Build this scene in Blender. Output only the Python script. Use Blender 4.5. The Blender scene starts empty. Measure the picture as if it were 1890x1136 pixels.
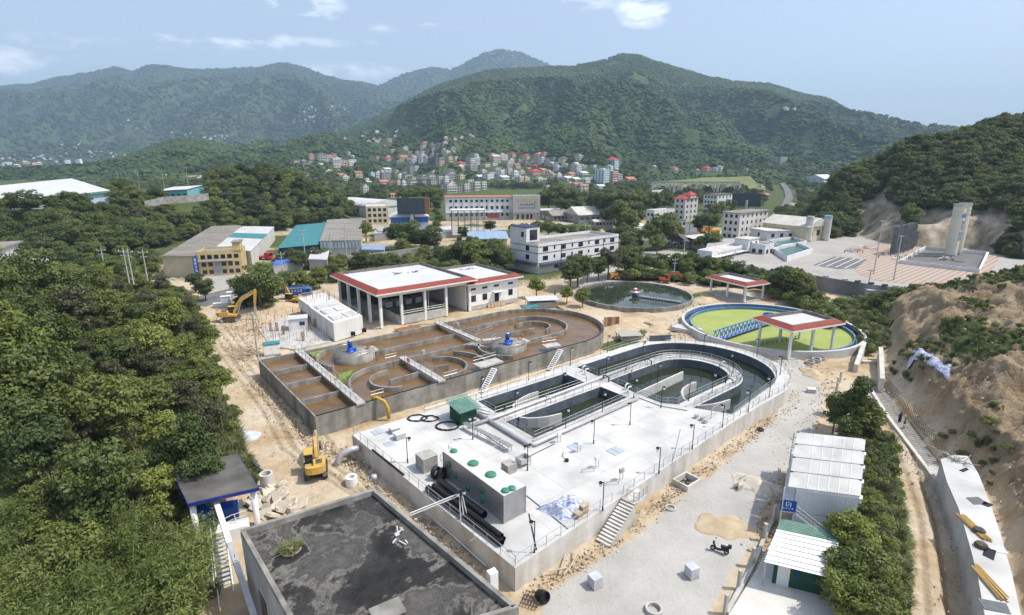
import bpy,bmesh,math,random
import numpy as np
from math import sin,cos,pi,radians,atan2,hypot
random.seed(7)
RNG=np.random.default_rng(11)
scene=bpy.context.scene
C=scene.collection
F,YH,HC=1000.0,300.0,37.5
PIT=math.atan((568-YH)/F)
cam_d=bpy.data.cameras.new('camera');cam=bpy.data.objects.new('camera',cam_d);C.objects.link(cam)
cam.location=(0,0,HC);cam.rotation_euler=(pi/2-PIT,0,0)
cam_d.sensor_width=36;cam_d.lens=36*F/1890;cam_d.clip_start=0.5;cam_d.clip_end=30000
scene.camera=cam
SUN=np.array([0.545,-0.03,0.84]);SUN=SUN/np.linalg.norm(SUN)
sl=bpy.data.lights.new('sun','SUN');sun=bpy.data.objects.new('sun',sl);C.objects.link(sun)
sl.energy=4.0;sl.angle=radians(0.5);sl.color=(1.0,0.955,0.88)
sun.rotation_euler=(math.acos(SUN[2]),0,atan2(SUN[1],SUN[0])+pi/2)
sun.location=(60,10,140)
W=bpy.data.worlds.new('World');scene.world=W;W.use_nodes=True
wn,wl=W.node_tree.nodes,W.node_tree.links
bg=wn['Background']
sky=wn.new('ShaderNodeTexSky');sky.sky_type='NISHITA';sky.sun_disc=False
sky.sun_elevation=math.asin(SUN[2]);sky.sun_rotation=atan2(SUN[0],SUN[1])
sky.altitude=100;sky.air_density=1.0;sky.dust_density=2.6;sky.ozone_density=2.2
bg.inputs['Strength'].default_value=0.15
def pix_dir(x,y):
 d=((x-945)/F,1.0,-(y-568)/F);c,s=cos(PIT),sin(PIT)
 v=np.array([d[0],d[1]*c+d[2]*s,-d[1]*s+d[2]*c]);return v/np.linalg.norm(v)
def build_sky():
 tc=wn.new('ShaderNodeTexCoord')
 def mth(op,a,b=None,clamp=False):
  n=wn.new('ShaderNodeMath');n.operation=op;n.use_clamp=clamp
  for i,v in enumerate((a,b)):
   if v is None:continue
   if isinstance(v,(int,float)):n.inputs[i].default_value=v
   else:wl.new(v,n.inputs[i])
  return n.outputs[0]
 def vm(op,a,b):
  n=wn.new('ShaderNodeVectorMath');n.operation=op
  for i,v in enumerate((a,b)):
   if isinstance(v,(tuple,list,np.ndarray)):n.inputs[i].default_value=tuple(v)
   else:wl.new(v,n.inputs[i])
  return n.outputs['Value']if op=='DOT_PRODUCT' else n.outputs[0]
 d=tc.outputs['Generated']
 nz=wn.new('ShaderNodeTexNoise');nz.inputs['Scale'].default_value=13;nz.inputs['Detail'].default_value=9;nz.inputs['Roughness'].default_value=0.62
 st=vm('MULTIPLY',d,(1.0,1.0,3.2));wl.new(st,nz.inputs['Vector'])
 cover=None
 for(px,py,hw,hh,ti,sg)in((545,8,70,22,.0,1.0),(1187,20,45,26,.1,1.0),(1075,3,70,14,0,.8),(12,118,40,26,0,1.0),(340,78,260,13,-.085,.85),(740,52,110,9,-.05,.55),(650,130,120,16,0,.55),(60,105,120,10,-.1,.4),(860,150,90,20,0,.5)):
  c=pix_dir(px,py);r=np.cross(c,(0,0,1));r/=np.linalg.norm(r);u=np.cross(r,c)
  r2=r*cos(ti)-u*sin(ti)*1.0;u2=u*cos(ti)+r*sin(ti)
  a=mth('DIVIDE',vm('DOT_PRODUCT',d,r2),hw/F*.93);b=mth('DIVIDE',vm('DOT_PRODUCT',d,u2),hh/F*.93)
  q=mth('ADD',mth('MULTIPLY',a,a),mth('MULTIPLY',b,b))
  g=mth('MULTIPLY',mth('SUBTRACT',1.0,mth('MULTIPLY',q,.55),True),sg)
  g=mth('MULTIPLY',g,mth('GREATER_THAN',vm('DOT_PRODUCT',d,c),0))
  cover=g if cover is None else mth('MAXIMUM',cover,g)
 n1=mth('ADD',mth('MULTIPLY',nz.outputs[0],5.0),-2.7)
 cl=mth('MULTIPLY',mth('ADD',cover,mth('MULTIPLY',n1,mth('MULTIPLY',cover,1.5))),.8,True)
 cl=mth('MAXIMUM',mth('MULTIPLY',cl,.85),.2)
 mix=wn.new('ShaderNodeMix');mix.data_type='RGBA'
 wl.new(cl,mix.inputs['Factor']);wl.new(sky.outputs[0],mix.inputs['A']);mix.inputs['B'].default_value=(8.2,8.5,9.0,1)
 wl.new(mix.outputs['Result'],bg.inputs['Color'])
build_sky()
vs=scene.view_settings
vs.view_transform='Standard';vs.look='None';vs.gamma=1;vs.exposure=0.33;vs.use_curve_mapping=False
scene.render.engine='CYCLES'
cy=scene.cycles
cy.use_denoising=True;cy.max_bounces=5;cy.diffuse_bounces=2;cy.glossy_bounces=2;cy.transmission_bounces=3
cy.transparent_max_bounces=8;cy.volume_bounces=0;cy.caustics_reflective=False;cy.caustics_refractive=False
cy.use_adaptive_sampling=True;cy.adaptive_threshold=0.02
scene.render.film_transparent=False
def P(x,y,z=0.0):
 """ground-plan position (X, Y) of a picture point that lies at height z"""
 v=pix_dir(x,y);t=(z-HC)/v[2];return np.array([v[0]*t,v[1]*t])
def P3(x,y,z=0.0):
 p=P(x,y,z);return(float(p[0]),float(p[1]),z)
def AT(x,y,Y):
 """3D point of a picture point at forward distance Y"""
 v=pix_dir(x,y);return np.array([v[0]/v[1]*Y,Y,HC+v[2]/v[1]*Y])
A0=radians(38.0);O0=P(951,1049,2.5)
def UV(u,v):
 return np.array([O0[0]+u*cos(A0)-v*sin(A0),O0[1]+u*sin(A0)+v*cos(A0)])
def U3(u,v,z=0.0):
 p=UV(u,v);return(float(p[0]),float(p[1]),z)
def toUV(p):
 r=np.asarray(p[:2])-O0;return float(r[0]*cos(A0)+r[1]*sin(A0)),float(-r[0]*sin(A0)+r[1]*cos(A0))
def lerp(a,b,t):return a+(b-a)*t
def sstep(a,b,x):
 t=np.clip((x-a)/(b-a),0,1);return t*t*(3-2*t)
_tab={}
def vnoise(x,y,seed=0):
 if seed not in _tab:_tab[seed]=np.random.default_rng(seed).random((256,256))
 T=_tab[seed];x=np.asarray(x,float);y=np.asarray(y,float)
 xi=np.floor(x).astype(int);yi=np.floor(y).astype(int);fx=x-xi;fy=y-yi
 fx=fx*fx*(3-2*fx);fy=fy*fy*(3-2*fy);a=xi&255;b=yi&255;a1=(a+1)&255;b1=(b+1)&255
 return(T[a,b]*(1-fx)+T[a1,b]*fx)*(1-fy)+(T[a,b1]*(1-fx)+T[a1,b1]*fx)*fy
def fbm(x,y,seed=0,oct=4,gain=.5):
 s=0;a=1;t=0
 for i in range(oct):
  s=s+a*vnoise(x*2**i+17.3*i,y*2**i-9.1*i,seed+i);t+=a;a*=gain
 return s/t-.5
def pdist(X,Y,poly):
 """signed distance to a closed polygon, negative inside"""
 X=np.asarray(X,float);Y=np.asarray(Y,float);d=np.full(X.shape,1e9);ins=np.zeros(X.shape,bool);n=len(poly)
 for i in range(n):
  x0,y0=poly[i];x1,y1=poly[(i+1)%n];ex,ey=x1-x0,y1-y0
  t=np.clip(((X-x0)*ex+(Y-y0)*ey)/(ex*ex+ey*ey+1e-9),0,1)
  d=np.minimum(d,np.hypot(X-x0-t*ex,Y-y0-t*ey))
  c=((y0<=Y)&(y1>Y))|((y1<=Y)&(y0>Y))
  ins^=c&(X<x0+(Y-y0)/(ey if abs(ey)>1e-9 else 1e-9)*ex)
 return np.where(ins,-d,d)
def ldist(X,Y,pts):
 d=np.full(np.asarray(X,float).shape,1e9)
 for(x0,y0),(x1,y1)in zip(pts[:-1],pts[1:]):
  ex,ey=x1-x0,y1-y0;t=np.clip(((X-x0)*ex+(Y-y0)*ey)/(ex*ex+ey*ey+1e-9),0,1)
  d=np.minimum(d,np.hypot(X-x0-t*ex,Y-y0-t*ey))
 return d
MATS={}
def mat(name,col,rough=.8,var=.15,scale=1.0,bump=0.0,bscale=None,metal=0.0,stain=None,sstain=.3,sdir=(1,1,1),obj_var=0.0,spec=.3,coords='world',lines=None):
 """procedural surface: colour broken up by noise, an optional stain colour and fine relief"""
 if name in MATS:return MATS[name]
 m=bpy.data.materials.new(name);m.use_nodes=True;n,l=m.node_tree.nodes,m.node_tree.links;b=n['Principled BSDF']
 b.inputs['Roughness'].default_value=rough;b.inputs['Metallic'].default_value=metal;b.inputs['Specular IOR Level'].default_value=spec
 if coords=='world':
  g=n.new('ShaderNodeNewGeometry');vec=g.outputs['Position']
 else:
  g=n.new('ShaderNodeTexCoord');vec=g.outputs['Object']
 def noise(sc,det=5,d=(1,1,1)):
  mp=n.new('ShaderNodeMapping');mp.inputs['Scale'].default_value=d;l.new(vec,mp.inputs['Vector'])
  t=n.new('ShaderNodeTexNoise');t.inputs['Scale'].default_value=sc;t.inputs['Detail'].default_value=det;l.new(mp.outputs[0],t.inputs['Vector']);return t.outputs[0]
 def ramp(src,lo,hi,a,c):
  r=n.new('ShaderNodeMapRange');l.new(src,r.inputs[0]);r.inputs[1].default_value=lo;r.inputs[2].default_value=hi;r.inputs[3].default_value=a;r.inputs[4].default_value=c;return r.outputs[0]
 hsv=n.new('ShaderNodeHueSaturation');hsv.inputs['Color'].default_value=(*col,1)
 val=ramp(noise(scale),.3,.7,1-var,1+var)
 if obj_var:
  oi=n.new('ShaderNodeObjectInfo');mm=n.new('ShaderNodeMath');mm.operation='MULTIPLY'
  l.new(val,mm.inputs[0]);l.new(ramp(oi.outputs['Random'],0,1,1-obj_var,1+obj_var),mm.inputs[1]);val=mm.outputs[0]
 l.new(val,hsv.inputs['Value']);out=hsv.outputs[0]
 if stain:
  mx=n.new('ShaderNodeMix');mx.data_type='RGBA';f=ramp(noise(scale*.6+.05,7,sdir),.5-.12,.5+.22,0,sstain*2)
  cl=n.new('ShaderNodeClamp');l.new(f,cl.inputs[0]);l.new(cl.outputs[0],mx.inputs['Factor']);l.new(out,mx.inputs['A']);mx.inputs['B'].default_value=(*stain,1);out=mx.outputs['Result']
 l.new(out,b.inputs['Base Color'])
 if bump:
  bp=n.new('ShaderNodeBump');bp.inputs['Strength'].default_value=min(1,bump);bp.inputs['Distance'].default_value=.05 if bump<=1 else.05*bump
  l.new(noise(bscale or scale*4,6),bp.inputs['Height']);l.new(bp.outputs[0],b.inputs['Normal'])
 MATS[name]=m;return m
class MB:
 def __init__(s):s.v=[];s.f=[]
 def add(s,vs,fs):
  o=len(s.v);s.v+=[tuple(map(float,p))for p in vs];s.f+=[tuple(i+o for i in f)for f in fs];return s
 def box(s,x0,x1,y0,y1,z0,z1):
  return s.add([(x0,y0,z0),(x1,y0,z0),(x1,y1,z0),(x0,y1,z0),(x0,y0,z1),(x1,y0,z1),(x1,y1,z1),(x0,y1,z1)],[(3,2,1,0),(4,5,6,7),(0,1,5,4),(1,2,6,5),(2,3,7,6),(3,0,4,7)])
 def cb(s,c,d,rz=0):
  """box centred on c, size d, turned by rz"""
  x,y,z=d[0]/2,d[1]/2,d[2]/2;pts=[]
  for a,b,e in((-x,-y,-z),(x,-y,-z),(x,y,-z),(-x,y,-z),(-x,-y,z),(x,-y,z),(x,y,z),(-x,y,z)):
   pts.append((c[0]+a*cos(rz)-b*sin(rz),c[1]+a*sin(rz)+b*cos(rz),c[2]+e))
  return s.add(pts,[(3,2,1,0),(4,5,6,7),(0,1,5,4),(1,2,6,5),(2,3,7,6),(3,0,4,7)])
 def bar(s,a,b,w,h=None,up=(0,0,1)):
  a=np.array(a,float);b=np.array(b,float);d=b-a;L=np.linalg.norm(d)
  if L<1e-6:return s
  d/=L;h=h or w;up=np.array(up,float)
  if abs(d@up)>.98:up=np.array((1.,0,0))
  r=np.cross(d,up);r/=np.linalg.norm(r);u=np.cross(r,d);q=[]
  for e in(a,b):
   for i,j in((-1,-1),(1,-1),(1,1),(-1,1)):q.append(e+r*i*w/2+u*j*h/2)
  return s.add(q,[(0,1,2,3)[::-1],(4,5,6,7),(0,1,5,4)[::1],(1,2,6,5),(2,3,7,6),(3,0,4,7)])
 def prism(s,poly,z0,z1):
  n=len(poly);ar=sum(poly[i][0]*poly[(i+1)%n][1]-poly[(i+1)%n][0]*poly[i][1]for i in range(n))
  if ar<0:poly=poly[::-1]
  z0=z0 if hasattr(z0,'__len__')else[z0]*n;z1=z1 if hasattr(z1,'__len__')else[z1]*n
  return s.add([(p[0],p[1],z)for p,z in zip(poly,z0)]+[(p[0],p[1],z)for p,z in zip(poly,z1)],[tuple(range(n-1,-1,-1)),tuple(range(n,2*n))]+[(i,(i+1)%n,n+(i+1)%n,n+i)for i in range(n)])
 def cyl(s,c,r,z0,z1,n=16,r1=None,cap=True):
  r1=r if r1 is None else r1
  vs=[(c[0]+r*cos(2*pi*i/n),c[1]+r*sin(2*pi*i/n),z0)for i in range(n)]+[(c[0]+r1*cos(2*pi*i/n),c[1]+r1*sin(2*pi*i/n),z1)for i in range(n)]
  fs=[(i,(i+1)%n,n+(i+1)%n,n+i)for i in range(n)]
  if cap:fs+=[tuple(range(n-1,-1,-1)),tuple(range(n,2*n))]
  return s.add(vs,fs)
 def ring(s,c,r0,r1,z0,z1,n=32,a0=0,a1=2*pi):
  """hollow cylinder or a part of one"""
  full=abs(a1-a0)>2*pi-1e-3;m=n if full else n+1;vs=[]
  for i in range(m):
   a=a0+(a1-a0)*i/n
   for r,z in((r0,z0),(r1,z0),(r1,z1),(r0,z1)):vs.append((c[0]+r*cos(a),c[1]+r*sin(a),z))
  fs=[]
  for i in range(n):
   p=4*i;q=4*((i+1)%m)
   for k in range(4):fs.append((p+k,p+(k+1)%4,q+(k+1)%4,q+k)[::-1])
  if not full:fs+=[(0,1,2,3),(4*n+3,4*n+2,4*n+1,4*n)]
  return s.add(vs,fs)
 def tube(s,pts,r,n=8,cap=True):
  pts=[np.array(p,float)for p in pts];vs=[];m=len(pts);rr=r if hasattr(r,'__len__')else[r]*m;pu=None
  for i,p in enumerate(pts):
   d=pts[min(i+1,m-1)]-pts[max(i-1,0)];d=d/(np.linalg.norm(d)+1e-9)
   if pu is None:
    u=np.array((0,0,1.))if abs(d[2])<.9 else np.array((1.,0,0))
   else:u=pu
   a=np.cross(d,u);a/=(np.linalg.norm(a)+1e-9);b=np.cross(a,d);pu=b
   for k in range(n):vs.append(p+rr[i]*(a*cos(2*pi*k/n)+b*sin(2*pi*k/n)))
  fs=[(i*n+k,i*n+(k+1)%n,(i+1)*n+(k+1)%n,(i+1)*n+k)for i in range(m-1)for k in range(n)]
  if cap:fs+=[tuple(range(n-1,-1,-1)),tuple((m-1)*n+k for k in range(n))]
  return s.add(vs,fs)
 def wallstrip(s,pts,t,z0,z1,closed=False):
  """upright wall of thickness t along a line of plan points"""
  pts=[np.array(p[:2],float)for p in pts];m=len(pts);L=[];R=[]
  for i in range(m):
   if closed:d=pts[(i+1)%m]-pts[i-1]
   else:d=pts[min(i+1,m-1)]-pts[max(i-1,0)]
   d/=np.linalg.norm(d);nn=np.array((-d[1],d[0]));k=1.0
   if 0<i<m-1:
    e=pts[i]-pts[i-1];e/=np.linalg.norm(e);k=1/max(.5,abs(d@e))
   L.append(pts[i]+nn*t/2*k);R.append(pts[i]-nn*t/2*k)
  vs=[]
  za=z0 if hasattr(z0,'__len__')else[z0]*m;zb=z1 if hasattr(z1,'__len__')else[z1]*m
  for i in range(m):vs+=[(*R[i],za[i]),(*L[i],za[i]),(*L[i],zb[i]),(*R[i],zb[i])]
  fs=[]
  for i in range(m if closed else m-1):
   p=4*i;q=4*((i+1)%m)
   for k in range(4):fs.append((p+k,p+(k+1)%4,q+(k+1)%4,q+k)[::-1])
  if not closed:fs+=[(0,1,2,3),(4*m-1,4*m-2,4*m-3,4*m-4)]
  return s.add(vs,fs)
 def lathe(s,c,prof,n=20):
  m=len(prof);vs=[(c[0]+r*cos(2*pi*k/n),c[1]+r*sin(2*pi*k/n),c[2]+z)for r,z in prof for k in range(n)]
  fs=[(i*n+k,i*n+(k+1)%n,(i+1)*n+(k+1)%n,(i+1)*n+k)for i in range(m-1)for k in range(n)]
  fs+=[tuple(range(n-1,-1,-1)),tuple((m-1)*n+k for k in range(n))]
  return s.add(vs,fs)
 def mesh(s,name,m=None,smooth=False):
  me=bpy.data.meshes.new(name);me.from_pydata(s.v,[],s.f);
  if m is not None:me.materials.append(MATS[m]if isinstance(m,str)else m)
  if smooth:me.polygons.foreach_set('use_smooth',[True]*len(me.polygons))
  me.update();return me
def link(name,me,parent=None,loc=None,rz=0):
 o=bpy.data.objects.new(name,me);C.objects.link(o)
 if parent is not None:o.parent=parent
 if loc is not None:o.location=loc
 if rz:o.rotation_euler=(0,0,rz)
 return o
def tag(o,label=None,cat=None,group=None,kind=None):
 if label:o['label']=label
 if cat:o['category']=cat
 if group:o['group']=group
 if kind:o['kind']=kind
 return o
def thing(name,label,cat,loc=(0,0,0),rz=0,group=None):
 return tag(link(name,None,None,loc,rz),label,cat,group,'thing')
def part(mb,name,m,parent,smooth=False,loc=None,rz=0):
 return link(name,mb.mesh(name,m,smooth),parent,loc,rz)
def single(mb,name,m,label,cat,loc=(0,0,0),rz=0,group=None,smooth=False):
 return tag(link(name,mb.mesh(name,m,smooth),None,loc,rz),label,cat,group,'thing')
def struct(mb,name,m,smooth=False):
 return tag(link(name,mb.mesh(name,m,smooth)),kind='structure')
def copy_tree(o,parent=None,loc=None,rz=None,label=None,sc=None,group=None):
 c=o.copy();C.objects.link(c)
 if parent is not None:c.parent=parent
 if loc is not None:c.location=loc
 if rz is not None:c.rotation_euler=(0,0,rz)
 if sc is not None:c.scale=sc if hasattr(sc,'__len__')else(sc,sc,sc)
 if label:c['label']=label
 if group:c['group']=group
 for ch in list(o.children):copy_tree(ch,c)
 return c
def instancer(name,pts,scl,rot,protos,kind='stuff',label=None):
 """one object whose points carry a scatter of small shapes (for what nobody could count)"""
 me=bpy.data.meshes.new(name);me.from_pydata([tuple(p)for p in pts],[],[])
 n=len(pts)
 a=me.attributes.new('scl','FLOAT_VECTOR','POINT');s3=np.asarray(scl,np.float32)
 if s3.ndim==1:s3=np.repeat(s3[:,None],3,1)
 a.data.foreach_set('vector',s3.ravel())
 a=me.attributes.new('rot','FLOAT_VECTOR','POINT');r3=np.asarray(rot,np.float32)
 if r3.ndim==1:r3=np.stack([r3*0,r3*0,r3],1)
 a.data.foreach_set('vector',r3.astype(np.float32).ravel())
 col=bpy.data.collections.new(name+'_shapes')
 for q in protos:col.objects.link(q)
 o=link(name,me);tag(o,label=label,kind=kind)
 g=bpy.data.node_groups.new(name,'GeometryNodeTree')
 g.interface.new_socket('Geometry',in_out='INPUT',socket_type='NodeSocketGeometry');g.interface.new_socket('Geometry',in_out='OUTPUT',socket_type='NodeSocketGeometry')
 gi=g.nodes.new('NodeGroupInput');go=g.nodes.new('NodeGroupOutput');ip=g.nodes.new('GeometryNodeInstanceOnPoints')
 ci=g.nodes.new('GeometryNodeCollectionInfo');ci.inputs['Collection'].default_value=col;ci.inputs['Separate Children'].default_value=True;ci.inputs['Reset Children'].default_value=True
 sa=g.nodes.new('GeometryNodeInputNamedAttribute');sa.data_type='FLOAT_VECTOR';sa.inputs['Name'].default_value='scl'
 ra=g.nodes.new('GeometryNodeInputNamedAttribute');ra.data_type='FLOAT_VECTOR';ra.inputs['Name'].default_value='rot'
 ri=g.nodes.new('FunctionNodeRandomValue');ri.data_type='INT';ri.inputs['Min'].default_value=0 if False else 0
 for s_ in ri.inputs:
  if s_.name=='Max' and s_.type=='INT':s_.default_value=len(protos)-1
  if s_.name=='Min' and s_.type=='INT':s_.default_value=0
 L=g.links
 L.new(gi.outputs[0],ip.inputs['Points']);L.new(ci.outputs[0],ip.inputs['Instance']);ip.inputs['Pick Instance'].default_value=True
 L.new([s_ for s_ in ri.outputs if s_.type=='INT'][0],ip.inputs['Instance Index'])
 L.new(sa.outputs[0],ip.inputs['Scale']);e2r=g.nodes.new('FunctionNodeEulerToRotation');L.new(ra.outputs[0],e2r.inputs[0]);L.new(e2r.outputs[0],ip.inputs['Rotation'])
 L.new(ip.outputs[0],go.inputs[0])
 md=o.modifiers.new('scatter','NODES');md.node_group=g
 return o
def proto(name,mb,m,smooth=False):
 """a shape used only by an instancer (not linked to the scene itself)"""
 return bpy.data.objects.new(name,mb.mesh(name,m,smooth))
# ================================================================ TERRAIN
def PL(pts,z=0.0):return[tuple(P(x,y,z))for x,y in pts]
HILL_EDGE=PL([(270,522),(345,548),(380,600),(398,660),(408,710),(418,760),(432,805),(452,850)])+[(-33,50),(-34,38),(-36,10)]
HILL_POLY=HILL_EDGE+[(-260,0),(-330,90),(-300,165),(-190,168)]
BANK_EDGE=PL([(1890,1136),(1860,1010),(1835,925),(1800,868),(1752,842),(1700,768),(1660,715),(1640,690),(1636,655),(1632,605),(1600,575)])
BANK_POLY=[(36,20)]+BANK_EDGE+PL([(1590,560),(1640,556),(1720,548),(1800,534)])+[(185,172),(230,90),(120,10)]
WOOD2=[(-420,215),(-215,188),(-168,205),(-158,270),(-132,300),(-122,328),(-114,342),(-112,375),(-112,415),(-160,450),(-420,470)]
YARD_POLY=PL([(1382,508),(1480,507),(1560,526),(1650,543),(1722,548)],0)+[(178,168),(215,200),(230,300),(120,330),(92,262)]
ROAD_POLY=PL([(1000,1150),(1010,1098),(1100,1040),(1165,1000),(1235,940),(1330,865),(1400,805),(1432,768),(1452,720),(1443,690),(1420,668),(1475,662),(1508,700),(1518,735),(1500,795),(1450,862),(1400,945),(1388,1000),(1352,1045),(1325,1090),(1295,1150)])
TRACK=PL([(390,600),(420,640),(470,700),(520,760),(560,830),(620,870)])
def height(X,Y):
 X=np.asarray(X,float);Y=np.asarray(Y,float)
 z=np.zeros(X.shape)
 d=-pdist(X,Y,HILL_POLY)
 z=z+sstep(0,34,d)*(10+5*fbm(X/30,Y/30,3))+sstep(0,3,d)*.8
 d=-pdist(X,Y,WOOD2);z=z+sstep(0,42,d)*17+sstep(0,40,d)*fbm(X/40,Y/40,5)*9+sstep(0,16,d)*8*np.exp(-((X+150)/55)**2-((Y-362)/45)**2)
 d=-pdist(X,Y,BANK_POLY);lim=sstep(150,118,Y)
 b=sstep(-.4,3.4,d)*5.4+sstep(3,10,d)*3.4+sstep(10,40,d)*7.0
 z=z+b*(.25+.75*lim)+sstep(1,7,d)*(fbm(X/9,Y/9,21,5,.6)*6.5+np.abs(fbm(X/4.2,Y/4.2,27,5,.6))*-4.2+sstep(-.02,.03,fbm(X/16,Y/16,29,3))*1.4)*lim
 z=z+sstep(430,1300,Y)*10
 far=sstep(150,320,np.hypot(X,Y));z=z+far*fbm(X/70,Y/70,40,3)*3*sstep(0,30,pdist(X,Y,WOOD2))
 return z
def mask_fields(X,Y):
 g=np.zeros(X.shape);r=np.hypot(X,Y)
 hill=-pdist(X,Y,HILL_POLY);g=np.maximum(g,sstep(-1.5,2.5,hill))
 w2=-pdist(X,Y,WOOD2);g=np.maximum(g,sstep(0,6,w2))
 bank=-pdist(X,Y,BANK_POLY)
 gb=sstep(.06,.17,fbm(X/13,Y/13,51,4)-.02)*sstep(3,8,bank)*.9
 g=np.maximum(g,gb)
 scrub=-pdist(X,Y,PL([(1560,590),(1590,640),(1612,662),(1632,640),(1640,590),(1700,585),(1790,560),(1760,548),(1640,552),(1540,545),(1510,560)]))
 g=np.maximum(g,sstep(-1,3,scrub))
 for q,w in((PL([(1118,640),(1160,628),(1190,600)]),3.0),(PL([(740,600),(840,596)]),.2),(PL([(1210,560),(1280,545)]),3.),(PL([(1545,870),(1590,800),(1620,860),(1640,1000),(1620,1150)]),3.2),(PL([(1000,552),(1060,585)]),1.2),(PL([(860,708),(905,692),(960,672)]),.7),(PL([(452,845),(470,880)]),1.5)):
  g=np.maximum(g,sstep(w,w*.4,ldist(X,Y,q)))
 town=sstep(165,190,Y+fbm(X/25,Y/25,61)*30)
 g=np.maximum(g,town*(.35+.65*sstep(-.1,.12,fbm(X/30,Y/30,62,4))))
 g=np.maximum(g,sstep(330,420,Y));
 yd=-pdist(X,Y,YARD_POLY);g=g*(1-sstep(-2,2,yd)*.6)
 grey=sstep(.9,-.6,pdist(X,Y,ROAD_POLY))
 return g,grey,sstep(.2,2.5,bank)*sstep(150,120,Y)
def make_ground():
 az=np.radians(np.concatenate([np.linspace(-80,-50,30)[:-1],np.linspace(-50,50,620),np.linspace(50,80,30)[1:]]))
 r=np.concatenate([np.geomspace(12,34,40)[:-1],np.geomspace(34,175,430)[:-1],np.geomspace(175,1500,160)[:-1],np.geomspace(1500,8800,12)])
 R,AZ=np.meshgrid(r,az,indexing='ij');X=R*np.sin(AZ);Y=R*np.cos(AZ)
 Z=height(X,Y);g,grey,brown=mask_fields(X,Y)
 for ox,oy in((-.9,0),(.9,0),(1.9,1.2),(3.6,1.2),(-3.2,.5),(-1.6,.5)):
  rut=sstep(.42,.12,ldist(X,Y,[(x+ox,y+oy)for x,y in TRACK]+[(-14,52),(-6,50)]));brown=np.maximum(brown,.5*rut);Z=Z-.10*rut
 for ox in(-.9,.9):
  rut=sstep(.42,.12,ldist(X,Y,[(x+ox,y)for x,y in PL([(1640,760),(1690,880),(1715,960),(1725,1050),(1735,1150)])]));brown=np.maximum(brown,.5*rut);Z=Z-.10*rut
 uv=np.stack([X-O0[0],Y-O0[1]]);U=uv[0]*cos(A0)+uv[1]*sin(A0);V=-uv[0]*sin(A0)+uv[1]*cos(A0)
 rough=(1-grey)*sstep(220,120,R)
 Z=Z+rough*(fbm(X/3.0,Y/3.0,71,4)*.55+fbm(X/.8,Y/.8,75,2)*.16)-.12+np.where(brown>.55,brown,0)*(fbm(X/2.2,Y/2.2,171,4,.65)*3.0-np.abs(fbm(X/1.1,Y/1.1,177,3))*1.3)
 Z=np.where(grey>.02,Z+grey*(.10+fbm(X/5,Y/5,77,2)*.1),Z)
 dig=PL([(1600,700),(1640,700),(1745,850),(1730,885)]);Z=Z-sstep(.5,-.8,pdist(X,Y,dig))*1.3
 ditch=ldist(X,Y,PL([(1728,890),(1752,960),(1770,1040),(1790,1136)]));Z=Z-sstep(2.0,.8,ditch)*.9
 nr,na=R.shape
 vs=np.stack([X,Y,Z],-1).reshape(-1,3)
 i=np.arange(nr-1)[:,None]*na+np.arange(na-1)[None,:]
 q=np.stack([i,i+na,i+na+1,i+1],-1).reshape(-1,4)[:,::-1]
 me=bpy.data.meshes.new('ground');me.vertices.add(len(vs));me.vertices.foreach_set('co',vs.ravel())
 me.loops.add(q.size);me.loops.foreach_set('vertex_index',q.ravel());me.polygons.add(len(q))
 me.polygons.foreach_set('loop_start',np.arange(0,q.size,4));me.polygons.foreach_set('loop_total',np.full(len(q),4));me.polygons.foreach_set('use_smooth',np.ones(len(q),bool))
 for nm,d in(('grass',g),('grey',grey),('brown',brown)):
  a=me.attributes.new(nm,'FLOAT','POINT');a.data.foreach_set('value',d.ravel().astype(np.float32))
 me.update();me.validate()
 m=bpy.data.materials.new('ground');m.use_nodes=True;n,l=m.node_tree.nodes,m.node_tree.links;b=n['Principled BSDF'];b.inputs['Roughness'].default_value=.95;b.inputs['Specular IOR Level'].default_value=.15
 geo=n.new('ShaderNodeNewGeometry')
 def noise(sc,det=6,rg=.55):
  t=n.new('ShaderNodeTexNoise');t.inputs['Scale'].default_value=sc;t.inputs['Detail'].default_value=det;t.inputs['Roughness'].default_value=rg;l.new(geo.outputs['Position'],t.inputs['Vector']);return t.outputs[0]
 def ramp(src,stops):
  r=n.new('ShaderNodeValToRGB');l.new(src,r.inputs[0]);e=r.color_ramp.elements
  while len(e)<len(stops):e.new(.5)
  for k,(p,c)in zip(e,stops):k.position=p;k.color=(*c,1)
  return r.outputs[0]
 def mix(f,a,c):
  x=n.new('ShaderNodeMix');x.data_type='RGBA';l.new(f,x.inputs['Factor']);l.new(a,x.inputs['A']);l.new(c,x.inputs['B']);return x.outputs['Result']
 def mth(op,a,c,cl=False):
  x=n.new('ShaderNodeMath');x.operation=op;x.use_clamp=cl
  for k,v in enumerate((a,c)):
   if isinstance(v,(int,float)):x.inputs[k].default_value=v
   else:l.new(v,x.inputs[k])
  return x.outputs[0]
 dirt=mix(mth('MULTIPLY',noise(1.6,9,.7),.55),ramp(noise(.11,8,.65),((.33,(.31,.20,.105)),(.44,(.44,.33,.20)),(.53,(.52,.43,.30)),(.68,(.57,.50,.40)))),ramp(noise(.7,8,.7),((.35,(.20,.14,.085)),(.6,(.50,.42,.32)))))
 grav=mix(mth('MULTIPLY',noise(.5,8,.7),.4),ramp(noise(.16,6),((.36,(.36,.345,.315)),(.6,(.455,.44,.41)))),ramp(noise(2.2,8,.7),((.35,(.32,.305,.28)),(.6,(.48,.46,.425)))))
 gras=mix(mth('MULTIPLY',noise(.09,5),.8),ramp(noise(1.1,8,.7),((.3,(.025,.045,.014)),(.5,(.065,.095,.03)),(.7,(.13,.14,.055)))),ramp(noise(.4,7),((.3,(.04,.065,.018)),(.7,(.12,.13,.05)))))
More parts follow.
